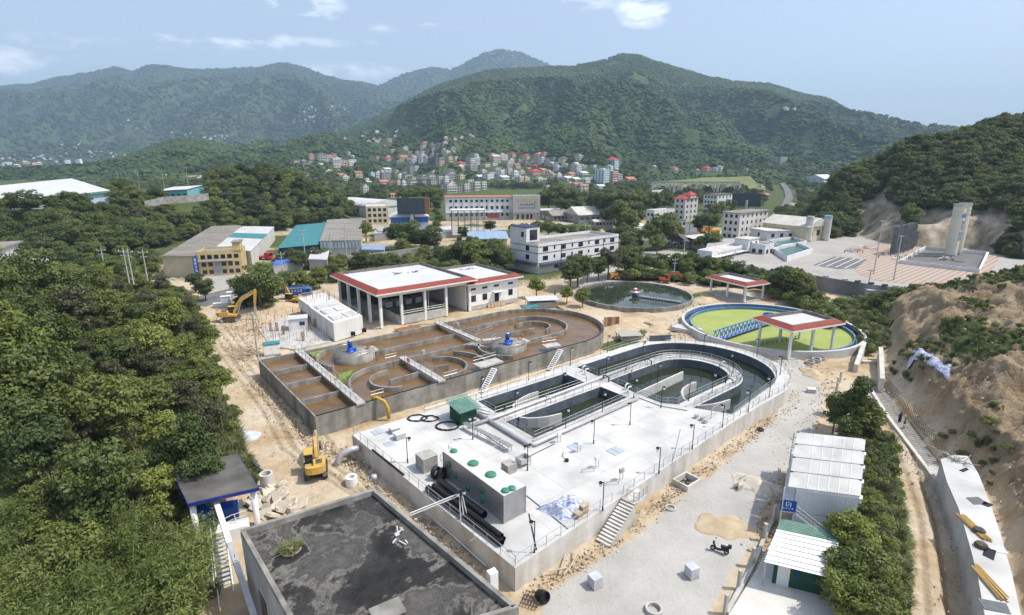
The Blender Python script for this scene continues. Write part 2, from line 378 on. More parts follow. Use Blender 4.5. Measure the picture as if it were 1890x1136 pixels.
 def att(nm):
  a=n.new('ShaderNodeAttribute');a.attribute_name=nm;return a.outputs['Fac']
 jit=mth('MULTIPLY',mth('SUBTRACT',noise(.9,7,.65),.5),1.7)
 fg=mth('MULTIPLY',mth('ADD',mth('SUBTRACT',att('grey'),.5),mth('MULTIPLY',jit,.55)),3.0);fg=mth('ADD',fg,.5,True)
 ff=mth('MULTIPLY',mth('ADD',mth('SUBTRACT',att('grass'),.5),jit),3.0);ff=mth('ADD',ff,.5,True)
 earth=mix(mth('MULTIPLY',noise(.35,8,.7),.9),ramp(noise(.22,9,.7),((.36,(.22,.155,.09)),(.5,(.36,.27,.17)),(.62,(.48,.395,.28)))),ramp(noise(1.4,9,.75),((.35,(.16,.11,.06)),(.62,(.44,.34,.22)))))
 col=mix(ff,mix(fg,mix(att('brown'),dirt,earth),grav),gras)
 l.new(col,b.inputs['Base Color'])
 bp=n.new('ShaderNodeBump');bp.inputs['Strength'].default_value=.9;l.new(mth('ADD',mth('MULTIPLY',att('brown'),.55),.14),bp.inputs['Distance'])
 l.new(noise(2.3,9,.72),bp.inputs['Height']);l.new(bp.outputs[0],b.inputs['Normal'])
 me.materials.append(m);o=link('ground',me);tag(o,kind='structure');return o
ground=make_ground()
def profile(pts):
 """crest line given by picture points: returns tan(azimuth) and elevation slope arrays"""
 s=[];e=[]
 for x,y in pts:
  v=pix_dir(x,y);s.append(v[0]/v[1]);e.append(v[2]/v[1])
 return np.array(s),np.array(e)
RIDGES={'far_left':dict(Yc=5200,Y0=2300,amp=380,nf=620,pts=[(-400,175),(-200,170),(0,160),(60,156),(120,143),(170,134),(215,125),(245,134),(280,122),(330,126),(370,128),(420,126),(480,124),(530,119),(560,125),(600,140),(640,152),(680,157),(715,165),(760,200),(850,260),(900,300)],seed=101,p=1.0),'far_peak':dict(Yc=6000,Y0=3200,amp=330,nf=560,pts=[(560,300),(620,220),(680,165),(700,160),(740,141),(780,128),(800,124),(830,131),(860,118),(900,97),(925,91),(960,97),(1010,119),(1060,150),(1150,220),(1250,290)],seed=131,p=1.1),'main':dict(Yc=2500,Y0=760,amp=150,nf=300,pts=[(440,318),(520,290),(580,268),(640,240),(700,214),(760,184),(810,158),(860,142),(900,132),(960,128),(1010,125),(1060,124),(1110,114),(1150,102),(1180,103),(1230,120),(1300,142),(1350,152),(1420,157),(1480,174),(1530,184),(1580,207),(1640,222),(1700,245),(1740,254),(1800,268),(1900,285),(2100,305),(2300,320)],seed=151,p=.95),'left_foot':dict(Yc=1500,Y0=640,amp=46,nf=170,pts=[(-400,330),(-150,328),(0,322),(100,316),(180,305),(240,287),(290,270),(320,260),(345,257),(390,262),(440,276),(500,288),(560,296),(620,305),(700,325)],seed=171,p=1.0),}
def ridge_height(k,X,Y):
 q=RIDGES[k]
 if 's' not in q:q['s'],q['e']=profile(q['pts'])
 s=X/Y;Zc=HC+np.interp(s,q['s'],q['e'])*q['Yc']
 t=(Y-q['Y0'])/(q['Yc']-q['Y0']);tt=np.clip(t,0,1)
 g=np.where(t<1,tt**(1+q['p']*.35)*.75+sstep(.15,1,tt)*.25,1-np.clip(t-1,0,1)*1.1)
 nf=q['nf'];a=1-np.abs(fbm(X/nf,Y/nf*.6,q['seed'],5,.52))*4
 w=np.clip(tt*2.2,0,1)*(1-sstep(.5,.88,tt))+.05*sstep(.6,1,tt)
 return np.maximum(np.maximum(Zc,0)*g+(a-.45)*q['amp']*w-6*(t<0.001),-7)
def make_mountain(k,name,nS,nY,m):
 q=RIDGES[k];ridge_height(k,np.array([1.]),np.array([q['Yc']*1.0]))
 S=np.linspace(max(q['s'][0],-1.25),min(q['s'][-1],1.25),nS);Yv=np.concatenate([np.linspace(q['Y0'],q['Yc'],nY),np.linspace(q['Yc'],q['Yc']*1.45,14)[1:]])
 YY,SS=np.meshgrid(Yv,S,indexing='ij');X=SS*YY;Z=ridge_height(k,X,YY)
 nr,na=X.shape;vs=np.stack([X,YY,Z],-1).reshape(-1,3);i=np.arange(nr-1)[:,None]*na+np.arange(na-1)[None,:]
 f=np.stack([i,i+1,i+na+1,i+na],-1).reshape(-1,4)
 me=bpy.data.meshes.new(name);me.from_pydata(vs.tolist(),[],f.tolist());me.polygons.foreach_set('use_smooth',[True]*len(f));me.materials.append(m);me.update()
 return tag(link(name,me),kind='structure')
def forest_mat(name,dark,light,far_scale,obj_var=.35):
 m=bpy.data.materials.new(name);m.use_nodes=True;n,l=m.node_tree.nodes,m.node_tree.links;b=n['Principled BSDF'];b.inputs['Roughness'].default_value=.85;b.inputs['Specular IOR Level'].default_value=.2
 geo=n.new('ShaderNodeNewGeometry');oi=n.new('ShaderNodeObjectInfo')
 t=n.new('ShaderNodeTexNoise');t.inputs['Scale'].default_value=far_scale;t.inputs['Detail'].default_value=7;l.new(geo.outputs['Position'],t.inputs['Vector'])
 ad=n.new('ShaderNodeMath');ad.operation='MULTIPLY_ADD';l.new(oi.outputs['Random'],ad.inputs[0]);ad.inputs[1].default_value=obj_var;l.new(t.outputs[0],ad.inputs[2])
 r=n.new('ShaderNodeValToRGB');e=r.color_ramp.elements;e[0].position=.38;e[0].color=(*dark,1);e[1].position=.98;e[1].color=(*light,1);l.new(ad.outputs[0],r.inputs[0])
 l.new(r.outputs[0],b.inputs['Base Color']);MATS[name]=m;return m
fm_main=forest_mat('mountain_forest',(.020,.043,.013),(.085,.12,.035),.004)
fm_far=forest_mat('far_forest',(.022,.045,.015),(.07,.105,.034),.0016)
make_mountain('main','mountain',420,150,fm_main)
make_mountain('far_left','mountain_range',300,90,fm_far)
make_mountain('far_peak','mountain_peak',200,70,fm_far)
make_mountain('left_foot','foothill',220,70,fm_main)
def blob(seed,n=2,sq=.8,amp=.45):
 rg=np.random.default_rng(seed);bm=bmesh.new();bmesh.ops.create_icosphere(bm,subdivisions=n,radius=1)
 ph=rg.random((6,3))*6.28;fr=rg.normal(size=(6,3))*2.3
 mb=MB();vs=[]
 for v in bm.verts:
  c=np.array(v.co);d=1+amp*sum(sin(fr[k]@c+ph[k,0])for k in range(6))/3.2+rg.normal()*.10
  c=c*d;vs.append((c[0],c[1],c[2]*sq+.35))
 bm.verts.index_update();fs=[tuple(v.index for v in f.verts)for f in bm.faces];bm.free()
 return mb.add(vs,fs)
def scatter_mountain(k,name,n,size,m,keep=None,zmin=1.0,seed=5):
 q=RIDGES[k];rg=np.random.default_rng(seed);s0,s1=max(q['s'][0],-1.12),min(q['s'][-1],1.12)
 Y=np.sqrt(rg.random(n*2)*((q['Yc']*1.02)**2-q['Y0']**2)+q['Y0']**2);S=s0+(s1-s0)*rg.random(n*2);X=S*Y
 Z=ridge_height(k,X,Y)
 Z2=ridge_height(k,X*(Y-20)/Y,Y-20);front=(Z-Z2)/20>(Z-HC)/Y-.25
 clear=fbm(X/(q['nf']*.35),Y/(q['nf']*.35),300+seed,4)>-.27
 vis=(Z>zmin)&front&clear
 if keep is not None:vis&=keep(X,Y,Z)
 X,Y,Z=X[vis][:n],Y[vis][:n],Z[vis][:n];k_=len(X)
 sc=size*(.55+.75*rg.random(k_)**1.5)*(.8+.5*vnoise(X/60,Y/60,9));sz=np.stack([sc,sc,sc*(.75+.5*rg.random(k_))],1)
 pr=[proto('crown_shape',blob(400+i,1 if size>12 else 2),m)for i in range(5)]
 return instancer(name,np.stack([X,Y,Z-.2*sc],1),sz,rg.random(k_)*6.28,pr)
scatter_mountain('far_left','range_forest',46000,12.5,fm_far,seed=6)
scatter_mountain('far_peak','peak_forest',18000,13.5,fm_far,seed=7)
scatter_mountain('left_foot','foothill_forest',26000,4.4,fm_main,seed=8)
QH=profile([(1452,372),(1480,352),(1530,334),(1560,316),(1600,298),(1640,284),(1690,266),(1740,254),(1790,236),(1840,220),(1890,216),(1990,200),(2150,190),(2400,190)])
def quarry_height(X,Y):
 s=X/Y;D=300+30*fbm(s*9,s*0,81);base=232+12*np.sin(s*23)-45*sstep(.72,.95,s)
 Zc=(HC+np.interp(s,*QH)*D)*sstep(QH[0][0],QH[0][0]+.10,s)-6
 t=(Y-base)/(D-base);cliff=sstep(.62,.70,s)*(1-sstep(1.0,1.1,s))
 g=np.where(t<1,sstep(-.02,1,t)*(1-.25*cliff)+.25*cliff*sstep(0,.14,t),1-np.clip((t-1)*.35,0,1))
 return Zc*g+fbm(X/26,Y/26,85,4)*16*sstep(.05,.3,t)*(1-.6*sstep(.8,1,t))-1.5*(t<0)
def make_quarry():
 S=np.linspace(QH[0][0],QH[0][-1]-.05,230);Yv=np.concatenate([np.linspace(175,330,130),np.linspace(330,520,14)[1:]])
 YY,SS=np.meshgrid(Yv,S,indexing='ij');X=SS*YY;Z=quarry_height(X,YY);nr,na=X.shape
 vs=np.stack([X,YY,Z],-1).reshape(-1,3);i=np.arange(nr-1)[:,None]*na+np.arange(na-1)[None,:]
 f=np.stack([i,i+1,i+na+1,i+na],-1).reshape(-1,4)
 me=bpy.data.meshes.new('quarry_hill');me.from_pydata(vs.tolist(),[],f.tolist());me.polygons.foreach_set('use_smooth',[True]*len(f));me.update()
 m=mat('quarry_rock',(.42,.355,.27),.95,.35,.3,bump=3.0,bscale=.8,stain=(.12,.10,.055),sstain=.45,sdir=(1,1,.3))
 me.materials.append(m);return tag(link('quarry_hill',me),kind='structure')
make_quarry()
# ================================================================ PLANTS
def leaf_mat(name,dark,light,trans=.25,obj_var=.4):
 m=bpy.data.materials.new(name);m.use_nodes=True;n,l=m.node_tree.nodes,m.node_tree.links;n.clear()
 out=n.new('ShaderNodeOutputMaterial');d=n.new('ShaderNodeBsdfPrincipled');t=n.new('ShaderNodeBsdfTranslucent');mx=n.new('ShaderNodeMixShader')
 d.inputs['Roughness'].default_value=.55;d.inputs['Specular IOR Level'].default_value=.35
 geo=n.new('ShaderNodeNewGeometry');oi=n.new('ShaderNodeObjectInfo');tc=n.new('ShaderNodeTexCoord')
 nz=n.new('ShaderNodeTexNoise');nz.inputs['Scale'].default_value=1.1;nz.inputs['Detail'].default_value=6;l.new(geo.outputs['Position'],nz.inputs['Vector'])
 a=n.new('ShaderNodeMath');a.operation='MULTIPLY_ADD';l.new(oi.outputs['Random'],a.inputs[0]);a.inputs[1].default_value=obj_var;l.new(nz.outputs[0],a.inputs[2])
 r=n.new('ShaderNodeValToRGB');e=r.color_ramp.elements;e[0].position=.36;e[0].color=(*dark,1);e[1].position=1.0;e[1].color=(*light,1);l.new(a.outputs[0],r.inputs[0])
 l.new(r.outputs[0],d.inputs['Base Color']);l.new(r.outputs[0],t.inputs['Color']);mx.inputs[0].default_value=trans
 l.new(d.outputs[0],mx.inputs[1]);l.new(t.outputs[0],mx.inputs[2]);l.new(mx.outputs[0],out.inputs['Surface']);MATS[name]=m;return m
leaf_mat('leaf_dark',(.034,.060,.015),(.135,.170,.044),obj_var=.55)
leaf_mat('leaf_mid',(.055,.085,.017),(.185,.215,.052),obj_var=.55)
leaf_mat('leaf_light',(.095,.13,.022),(.26,.29,.065))
leaf_mat('leaf_olive',(.050,.058,.022),(.15,.15,.07))
leaf_mat('leaf_bamboo',(.075,.115,.022),(.21,.255,.07))
leaf_mat('grass_blade',(.065,.10,.025),(.24,.24,.10))
mat('bark',(.14,.105,.075),.9,.3,2)
def leaf_quads(rg,pos,nrm,size,asp=.55):
 """one bent leaf (two triangles) at each point"""
 n=len(pos);t=rg.normal(size=(n,3));t-=(t*nrm).sum(1)[:,None]*nrm;t/=np.linalg.norm(t,axis=1)[:,None]+1e-9;b=np.cross(nrm,t)
 s=(size*(.6+.8*rg.random(n)))[:,None];k=s*asp
 v=np.stack([pos-t*s,pos-b*k+nrm*s*.15,pos+t*s,pos+b*k+nrm*s*.15],1).reshape(-1,3)
 f=np.arange(4*n).reshape(-1,4);return v,f
def np_mesh(name,v,f,m):
 me=bpy.data.meshes.new(name);me.vertices.add(len(v));me.vertices.foreach_set('co',np.asarray(v,np.float32).ravel());f=np.asarray(f)
 me.loops.add(f.size);me.loops.foreach_set('vertex_index',f.ravel().astype(np.int32));me.polygons.add(len(f))
 me.polygons.foreach_set('loop_start',np.arange(0,f.size,f.shape[1],dtype=np.int32));me.polygons.foreach_set('loop_total',np.full(len(f),f.shape[1],np.int32))
 me.materials.append(MATS[m]);me.update();return me
def crown_mesh(seed,rx,rz,zc,nl,leaf,m,clumps=26,shape='round',csize=.42):
 """leaf-sized faces gathered in clumps spread through the crown's volume"""
 rg=np.random.default_rng(seed);cen=[]
 while len(cen)<clumps:
  p=rg.normal(size=3);p/=np.linalg.norm(p);p*=rg.random()**.45
  if shape=='cone':k=(1-p[2])/2;p[0]*=.35+k*.75;p[1]*=.35+k*.75
  if shape=='dome' and p[2]<-.35:continue
  cen.append(p)
 cen=np.array(cen)*[rx*.78,rx*.78,rz*.8];cr=rx*csize*(.65+.7*rg.random(clumps))
 w=cr**2;idx=rg.choice(clumps,nl,p=w/w.sum());d=rg.normal(size=(nl,3));d/=np.linalg.norm(d,axis=1)[:,None];d[:,2]=np.where(d[:,2]<-.3,-d[:,2]*.6,d[:,2])
 pos=cen[idx]+d*(cr[idx]*(.72+.33*rg.random(nl)))[:,None]*[1,1,.72]
 nrm=d*1.0+rg.normal(size=(nl,3))*.55+[0,0,.35];nrm/=np.linalg.norm(nrm,axis=1)[:,None]
 pos[:,2]+=zc;v,f=leaf_quads(rg,pos,nrm,leaf);return np_mesh('crown',v,f,m),cen+[0,0,zc]
def trunk_mesh(seed,h,r,cen):
 rg=np.random.default_rng(seed);mb=MB();k=rg.normal(size=2)*.18
 top=np.array((k[0],k[1],h));mb.tube([(0,0,-.6),(k[0]*.3,k[1]*.3,h*.45),top],[r,r*.75,r*.5],7)
 for c in cen[rg.choice(len(cen),min(6,len(cen)),replace=False)]:
  s=np.array((k[0]*.6,k[1]*.6,h*(.5+.4*rg.random())));mb.tube([s,(s+c)/2+[0,0,.15*h*.3],c],[r*.4,r*.28,r*.1],5)
 return mb.mesh('trunk','bark')
TREES={}
def tree_proto(key,seed,rx,rz,zc,nl,leaf,m,**kw):
 cm,cen=crown_mesh(seed,rx,rz,zc,nl,leaf,m,**kw);tm=trunk_mesh(seed,zc,rx*.055+.05,cen);TREES.setdefault(key,[]).append((tm,cm))
for i in range(4):tree_proto('broad',500+i,3.4,2.9,4.6,6400,.18,'leaf_dark',clumps=58,csize=.29)
for i in range(3):tree_proto('mid',510+i,3.0,2.7,4.2,5600,.175,'leaf_mid',clumps=50,csize=.30)
for i in range(2):tree_proto('light',520+i,2.7,2.5,3.8,5000,.17,'leaf_light',clumps=46,csize=.30)
for i in range(2):tree_proto('olive',530+i,2.6,2.8,4.0,4200,.15,'leaf_olive',clumps=30,csize=.34)
for i in range(2):tree_proto('young',540+i,1.5,2.9,4.2,3400,.145,'leaf_dark',clumps=26,csize=.5,shape='cone')
for i in range(2):tree_proto('bush',550+i,1.5,1.2,1.1,1500,.13,'leaf_mid',clumps=14,shape='dome')
def bamboo_mesh(seed,h=8.0,culms=26,spread=1.5):
 rg=np.random.default_rng(seed);V=[];Fv=[];o=0;mb=MB()
 for c in range(culms):
  a=rg.random()*6.28;q=rg.random()**.5*spread;b=np.array((cos(a)*q,sin(a)*q,0));hh=h*(.7+.4*rg.random());lean=np.array((cos(a),sin(a),0))*(.12+.34*rg.random())*hh
  pts=[b+lean*(t**2.4)+np.array((0,0,hh*(t-.16*t**4)))for t in np.linspace(0,1,7)]
  mb.tube(pts,[.05,.05,.045,.04,.03,.02,.01],4,cap=False)
  nl=190;t=.28+.72*rg.random(nl)**.8;base=np.array([np.interp(t,np.linspace(0,1,7),[p[k]for p in pts])for k in range(3)]).T
  d=rg.normal(size=(nl,3))*[1,1,.35];d/=np.linalg.norm(d,axis=1)[:,None];pos=base+d*(.25+.75*rg.random(nl))[:,None]*[1,1,.8]-[0,0,.12]
  nrm=rg.normal(size=(nl,3))*.6+[0,0,.7]+lean/hh;nrm/=np.linalg.norm(nrm,axis=1)[:,None]
  v,f=leaf_quads(rg,pos,nrm,.21,.22);V.append(v);Fv.append(f+o);o+=len(v)
 return np_mesh('crown',np.concatenate(V),np.concatenate(Fv),'leaf_bamboo'),mb.mesh('culms','leaf_light')
BAMBOO=[bamboo_mesh(601),bamboo_mesh(602,7.0,22,1.2)]
def reed_mesh(seed,n=150,h=2.2,r=.9,plume=0):
 rg=np.random.default_rng(seed);V=[];Fa=[]
 for i in range(n):
  a=rg.random()*6.28;q=r*rg.random()**.6*.6;b=np.array((cos(a)*q,sin(a)*q,0));d=np.array((cos(a+rg.normal()*.5),sin(a+rg.normal()*.5),0));hh=h*(.55+.6*rg.random());L=r*(.3+.9*rg.random());w=.035+.03*rg.random()
  s=np.array((-d[1],d[0],0))*w;k=len(V);m=b+d*L*.4+[0,0,hh*.75];e=b+d*L*1.15+[0,0,hh*(.8+.25*rg.random())]
  V+=[b-s,b+s,m+s*.9,m-s*.9,e];Fa+=[(k,k+1,k+2,k+3),(k+3,k+2,k+4,k+4)]
 mb=MB();mb.add(V,[f[:3]if f[2]==f[3]else f for f in Fa]);return mb
def plant(kind,loc,sc,rz=None,label='',group=None,name='tree',cat='tree',idx=None,zs=1.0):
 tm,cm=TREES[kind][random.randrange(len(TREES[kind]))if idx is None else idx]
 o=thing(name,label,cat,loc,random.random()*6.28 if rz is None else rz,group);o.scale=(sc,sc,sc*zs)
 link('trunk',tm,o);link('crown',cm,o);return o
def zat(x,y):return float(height(np.array([x]),np.array([y]))[0])
def scatter(poly,n,dmin,seed,cond=None):
 rg=np.random.default_rng(seed);xs=[p[0]for p in poly];ys=[p[1]for p in poly];out=[];cell={}
 Q=np.stack([rg.uniform(min(xs),max(xs),n),rg.uniform(min(ys),max(ys),n)],1);ins=pdist(Q[:,0],Q[:,1],poly)<0
 for(x,y),k in zip(Q,ins):
  if not k or(cond and not cond(x,y)):continue
  c=(int(x//dmin),int(y//dmin))
  if any(hypot(x-a,y-b)<dmin for i in(-1,0,1)for j in(-1,0,1)for a,b in cell.get((c[0]+i,c[1]+j),())):continue
  cell.setdefault(c,[]).append((x,y));out.append((x,y))
 return out
def inview(x,y):return y>24 and abs(x)/y<1.02
wood=scatter(HILL_POLY,20000,3.7,31,lambda x,y:inview(x,y)and y<168)
wood.sort(key=lambda p:hypot(*p))
WL={'broad':'dark broadleaf tree of the wood left of the road','mid':'mid green tree of the wood left of the road','light':'pale yellowish tree of the wood left of the road','olive':'dull olive tree of the wood left of the road'}
HOUSE_L=P(30,520,7.0)
for i,(x,y)in enumerate(wood[:300]):
 if y>108 and 945+F*x/y<130:continue
 if math.degrees(atan2(x,y))>-37 and y<50:continue
 nz=float(vnoise(x/16,y/16,91));kd='broad' if nz<.40 else 'mid' if nz<.62 else 'light' if random.random()<.6 else 'olive'
 if random.random()<.3:kd=random.choice(('broad','mid','olive','light'))
 edge=-float(pdist(np.array([x]),np.array([y]),HILL_POLY)[0]);s=random.choice((.62,.75,.9,1.05,1.3,1.5))*random.uniform(.9,1.1)*(.6+.4*min(1,edge/9))*(.72 if y>108 else 1)
 zn=('at its near end','in its nearer half','in its farther half','at its far end')[int(np.searchsorted((52,80,115),y))]+(', roadside' if edge<7 else ', inside' if edge>16 else '')
 plant(kd,(x,y,zat(x,y)-.3),s,label=WL[kd]+' '+zn,group='trees of the near wood, '+kd,zs=random.uniform(.85,1.3))
for(px,py,z,s)in((250,1120,0,1.05),(330,1085,0,1.0),(150,1140,0,1.1),(60,1150,0,1.0),(290,1180,-1,1.1),(205,1010,0,.95),(345,1010,0,.85),(100,1060,0,.95),(20,1000,1,.9),(60,940,1,.85),(-20,1080,0,1.),(15,1120,0,1.),(130,960,1,.8)):
 x,y=P(px,py,z+3);k=random.randrange(2);o=thing('bamboo_clump','feathery bright green bamboo clump by the steps at the lower left','bamboo',(x,y,z-.2),random.random()*6,'bamboo clumps by the steps');o.scale=(s,s,s)
 link('culms',BAMBOO[k][1],o);link('crown',BAMBOO[k][0],o)
REEDS=[proto('reed_shape',reed_mesh(700+i),'grass_blade')for i in range(3)]
BUSHES=[bpy.data.objects.new('bush_shape',TREES['bush'][i][1])for i in range(2)]
def strew(name,pts,s0,s1,protos,seed,label=None):
 rg=np.random.default_rng(seed);pts=np.array(pts);z=height(pts[:,0],pts[:,1])
 return instancer(name,np.stack([pts[:,0],pts[:,1],z-.1],1),s0+(s1-s0)*rg.random(len(pts)),rg.random(len(pts))*6.28,protos)
strew('tall_grass',scatter(PL([(300,770),(420,770),(455,850),(470,905),(330,860),(200,880),(120,900),(230,800)]),4000,.75,33)+scatter(PL([(120,860),(310,870),(330,980),(420,1130),(200,1150),(60,1100)]),900,1.3,36),.7,1.25,REEDS,1)
strew('undergrowth',scatter(HILL_POLY,9000,1.7,34,lambda x,y:inview(x,y)and y<170),.7,1.5,BUSHES,2)
strew('bank_scrub',scatter(PL([(1560,588),(1592,640),(1614,664),(1634,640),(1642,590),(1700,585),(1790,560),(1750,546),(1640,552),(1545,560)]),2500,1.5,35),.6,1.3,BUSHES+REEDS[:1],3)
rg_=np.random.default_rng(77)
bp=[(x,y)for x,y in scatter(BANK_POLY,14000,.7,37,lambda x,y:inview(x,y))if float(fbm(np.array([x/13]),np.array([y/13]),51,4)[0])>.085]
strew('bank_weeds',bp,.25,.6,BUSHES+REEDS[:2],4)
CROWNS=[bpy.data.objects.new('crown_shape',TREES[k][i][1])for k,i in(('broad',0),('broad',1),('broad',2),('mid',0),('mid',1),('olive',0))]
qp=[]
rg=np.random.default_rng(41)
for _ in range(5200):
 s=rg.uniform(QH[0][0]+.01,1.1);y=rg.uniform(182,345);x=s*y;z=float(quarry_height(np.array([x]),np.array([y]))[0])
 if z<1.5:continue
 scar=z<17 and.63<s<1.05 and float(vnoise(np.array([s*26]),np.array([y/40]),93)[0])>.30
 scar|=abs(s-.655-(z-6)*.0011)<.012 and z<26
 if scar:continue
 qp.append((x,y,z-1.2,rg.uniform(.75,1.3)))
qp=np.array(qp);print('quarry trees',len(qp))
instancer('quarry_wood',qp[:,:3],qp[:,3],rg.random(len(qp))*6.28,CROWNS)
def wood2_ok(x,y):
 px=945+F*x/y
 return inview(x,y)and y<420
w2=scatter(WOOD2,26000,4.6,43,wood2_ok)
ROOF_Q=[[tuple(P(*p,z))for p in q]for q,z in((((290,478),(372,477),(452,412),(385,414)),7),(((396,462),(466,466),(512,415),(447,414)),6.5),(((508,462),(592,455),(608,408),(546,412)),5.5),(((589,449),(670,447),(672,400),(604,402)),6.5))]
def near_roof(x,y):return any(float(pdist(np.array([x]),np.array([y]),q)[0])<5 for q in ROOF_Q)
strew_pts=np.array([tuple(AT(px,0,203+(px+120)/320*47-d_)[:2])for px in range(-40,236,5)for d_ in(0,6)]+[(x,y)for x,y in w2 if not near_roof(x,y)and not(945+F*x/y<215 and y>208+(945+F*x/y+120)/320*47 or 945+F*x/y<400 and y>285)])
instancer('second_wood',np.stack([strew_pts[:,0],strew_pts[:,1],height(strew_pts[:,0],strew_pts[:,1])-.8],1),RNG.uniform(.95,1.75,len(strew_pts)),RNG.random(len(strew_pts))*6.28,CROWNS+[bpy.data.objects.new('crown_shape',TREES['light'][0][1])])
# ================================================================ TREATMENT TANKS
from mathutils.geometry import tessellate_polygon
from mathutils import Vector
mat('concrete_white',(.56,.555,.535),.85,.09,.35,bump=.25,bscale=3,stain=(.38,.375,.355),sstain=.44)
mat('concrete_wall',(.60,.585,.55),.9,.10,.8,bump=.3,bscale=4,stain=(.34,.28,.20),sstain=.30,sdir=(1,1,.12))
mat('concrete_old',(.29,.28,.25),.92,.22,.9,bump=.5,bscale=4,stain=(.10,.09,.075),sstain=.40,sdir=(1,1,.18))
mat('concrete_old_top',(.27,.26,.235),.92,.25,1.2,bump=.4,bscale=5,stain=(.10,.095,.08),sstain=.35)
mat('tank_lining',(.075,.095,.12),.7,.25,.9,stain=(.16,.17,.17),sstain=.25,sdir=(1,1,.15))
mat('tank_lining_old',(.045,.045,.042),.8,.3,.9,stain=(.12,.11,.09),sstain=.3,sdir=(1,1,.2))
mat('concrete_mid',(.47,.46,.43),.9,.14,.9,bump=.3,bscale=4,stain=(.27,.25,.22),sstain=.3)
mat('steel_rail',(.45,.46,.46),.4,.05,3,metal=.6)
mat('steel_grey',(.50,.51,.52),.45,.12,1.5,metal=.35,stain=(.35,.33,.30),sstain=.2)
mat('black_paint',(.015,.016,.018),.45,.1,3)
mat('lamp_glass',(.75,.76,.76),.3,.03,3)
mat('blue_paint',(.015,.075,.42),.4,.12,2)
mat('truss_blue',(.03,.17,.50),.45,.12,2)
mat('white_paint',(.78,.78,.76),.7,.05,.5,stain=(.58,.57,.54),sstain=.2)
mat('white_steel',(.72,.73,.74),.5,.05,.8,stain=(.5,.5,.48),sstain=.15)
def water_mat(name,col,rough,bump,sc,var=.3):
 return mat(name,col,rough,var,.25,bump=bump,bscale=sc,spec=.5,stain=(col[0]*1.7,col[1]*1.75,col[2]*1.9)if col[0]>.1 else None,sstain=.3,sdir=(1,3,1))
water_mat('water_dark',(.022,.030,.017),.05,.10,1.6)
water_mat('water_brown',(.135,.076,.028),.22,.55,2.2,.22)
water_mat('water_pond',(.03,.042,.026),.04,.05,1.5,.12)
mat('duckweed',(.31,.36,.10),.85,.10,.12,stain=(.22,.27,.07),sstain=.3)
def arc(c,r,a0,a1,n=24):return[(c[0]+r*cos(radians(a0+(a1-a0)*i/n)),c[1]+r*sin(radians(a0+(a1-a0)*i/n)))for i in range(n+1)]
def ccw(p):
 return p if sum(p[i][0]*p[(i+1)%len(p)][1]-p[(i+1)%len(p)][0]*p[i][1]for i in range(len(p)))>0 else p[::-1]
def plate(mb,outer,holes,z):
 loops=[ccw(outer)]+[ccw(h)[::-1]for h in holes];pts=[p for l in loops for p in l]
 tr=tessellate_polygon([[Vector((p[0],p[1],0))for p in l]for l in loops]);fs=[]
 for a,b,c in tr:
  ar=(pts[b][0]-pts[a][0])*(pts[c][1]-pts[a][1])-(pts[c][0]-pts[a][0])*(pts[b][1]-pts[a][1])
  fs.append((a,b,c)if ar>0 else(a,c,b))
 return mb.add([(p[0],p[1],z)for p in pts],fs)
def skirt(mb,loop,z0,z1,inward=False):
 l=ccw(loop);l=l[::-1]if inward else l;n=len(l)
 return mb.add([(p[0],p[1],z0)for p in l]+[(p[0],p[1],z1)for p in l],[(i,(i+1)%n,n+(i+1)%n,n+i)for i in range(n)])
def flat(loop,z,mb=None):
 mb=mb or MB();return plate(mb,loop,[],z)
POSTS={}
def railing(label,path,h=1.1,gap=2.0,m='steel_rail',group=None,bal=0,name='railing',w=.06):
 """path: list of world 3D points; every post is a part of its own"""
 p0=np.array(path[0],float);root=thing(name,label,'railing',tuple(p0),0,group)
 pts=[np.array(p,float)-p0 for p in path]
 part(MB().tube([p+[0,0,h]for p in pts],w*.55,5),'top_rail',m,root);part(MB().tube([p+[0,0,h*.52]for p in pts],w*.42,4),'middle_rail',m,root)
 key=(h,m,w);
 if key not in POSTS:POSTS[key]=MB().box(-w/2,w/2,-w/2,w/2,0,h).mesh('post',m)
 L=[np.linalg.norm(b-a)for a,b in zip(pts[:-1],pts[1:])];tot=sum(L);n=max(1,round(tot/gap));cum=np.cumsum([0]+L)
 def at(d):
  i=min(max(np.searchsorted(cum,d)-1,0),len(L)-1);return pts[i]+(pts[i+1]-pts[i])*((d-cum[i])/max(L[i],1e-6))
 for k in range(n+1):link('post',POSTS[key],root,tuple(at(tot*k/n)))
 if bal:
  b=MB()
  for k in range(int(tot/bal)+1):
   q=at(min(k*bal,tot));b.box(q[0]-.012,q[0]+.012,q[1]-.012,q[1]+.012,q[2]+.12,q[2]+h-.02)
  tag(part(b,'balusters',m,root),kind='stuff')
 return root
def U(pts,z):return[U3(u,v,z)for u,v in pts]
ZD=2.5
DECK=[(0,0),(43,3.5)]+arc((56,19.0),15.0,-84,90,36)+[(37,33.6),(17,32.8),(-1.9,32.6)]
B1=[(17.2,25.9),(35.3,25.9),(35.3,31.0),(17.2,30.9)]
B2=[(16.7,17.0),(36.2,18.0),(36.0,23.3),(16.5,23.0)]
RING_O,RING_I=((53,18.2),8.4),((53,18.2),6.2)
CH=[(39,31.9)]+arc((56,19.2),12.8,90,-90,36)+[(43.5,4.9),(41,9.5)]+arc((53,18.2),8.4,-90,90,30)+[(39,26.6)]
RB=[(39,24.2)]+arc((53,18.2),6.2,90,-90,26)+[(40.2,11.6),(38.6,13.4),(38.4,17.6)]
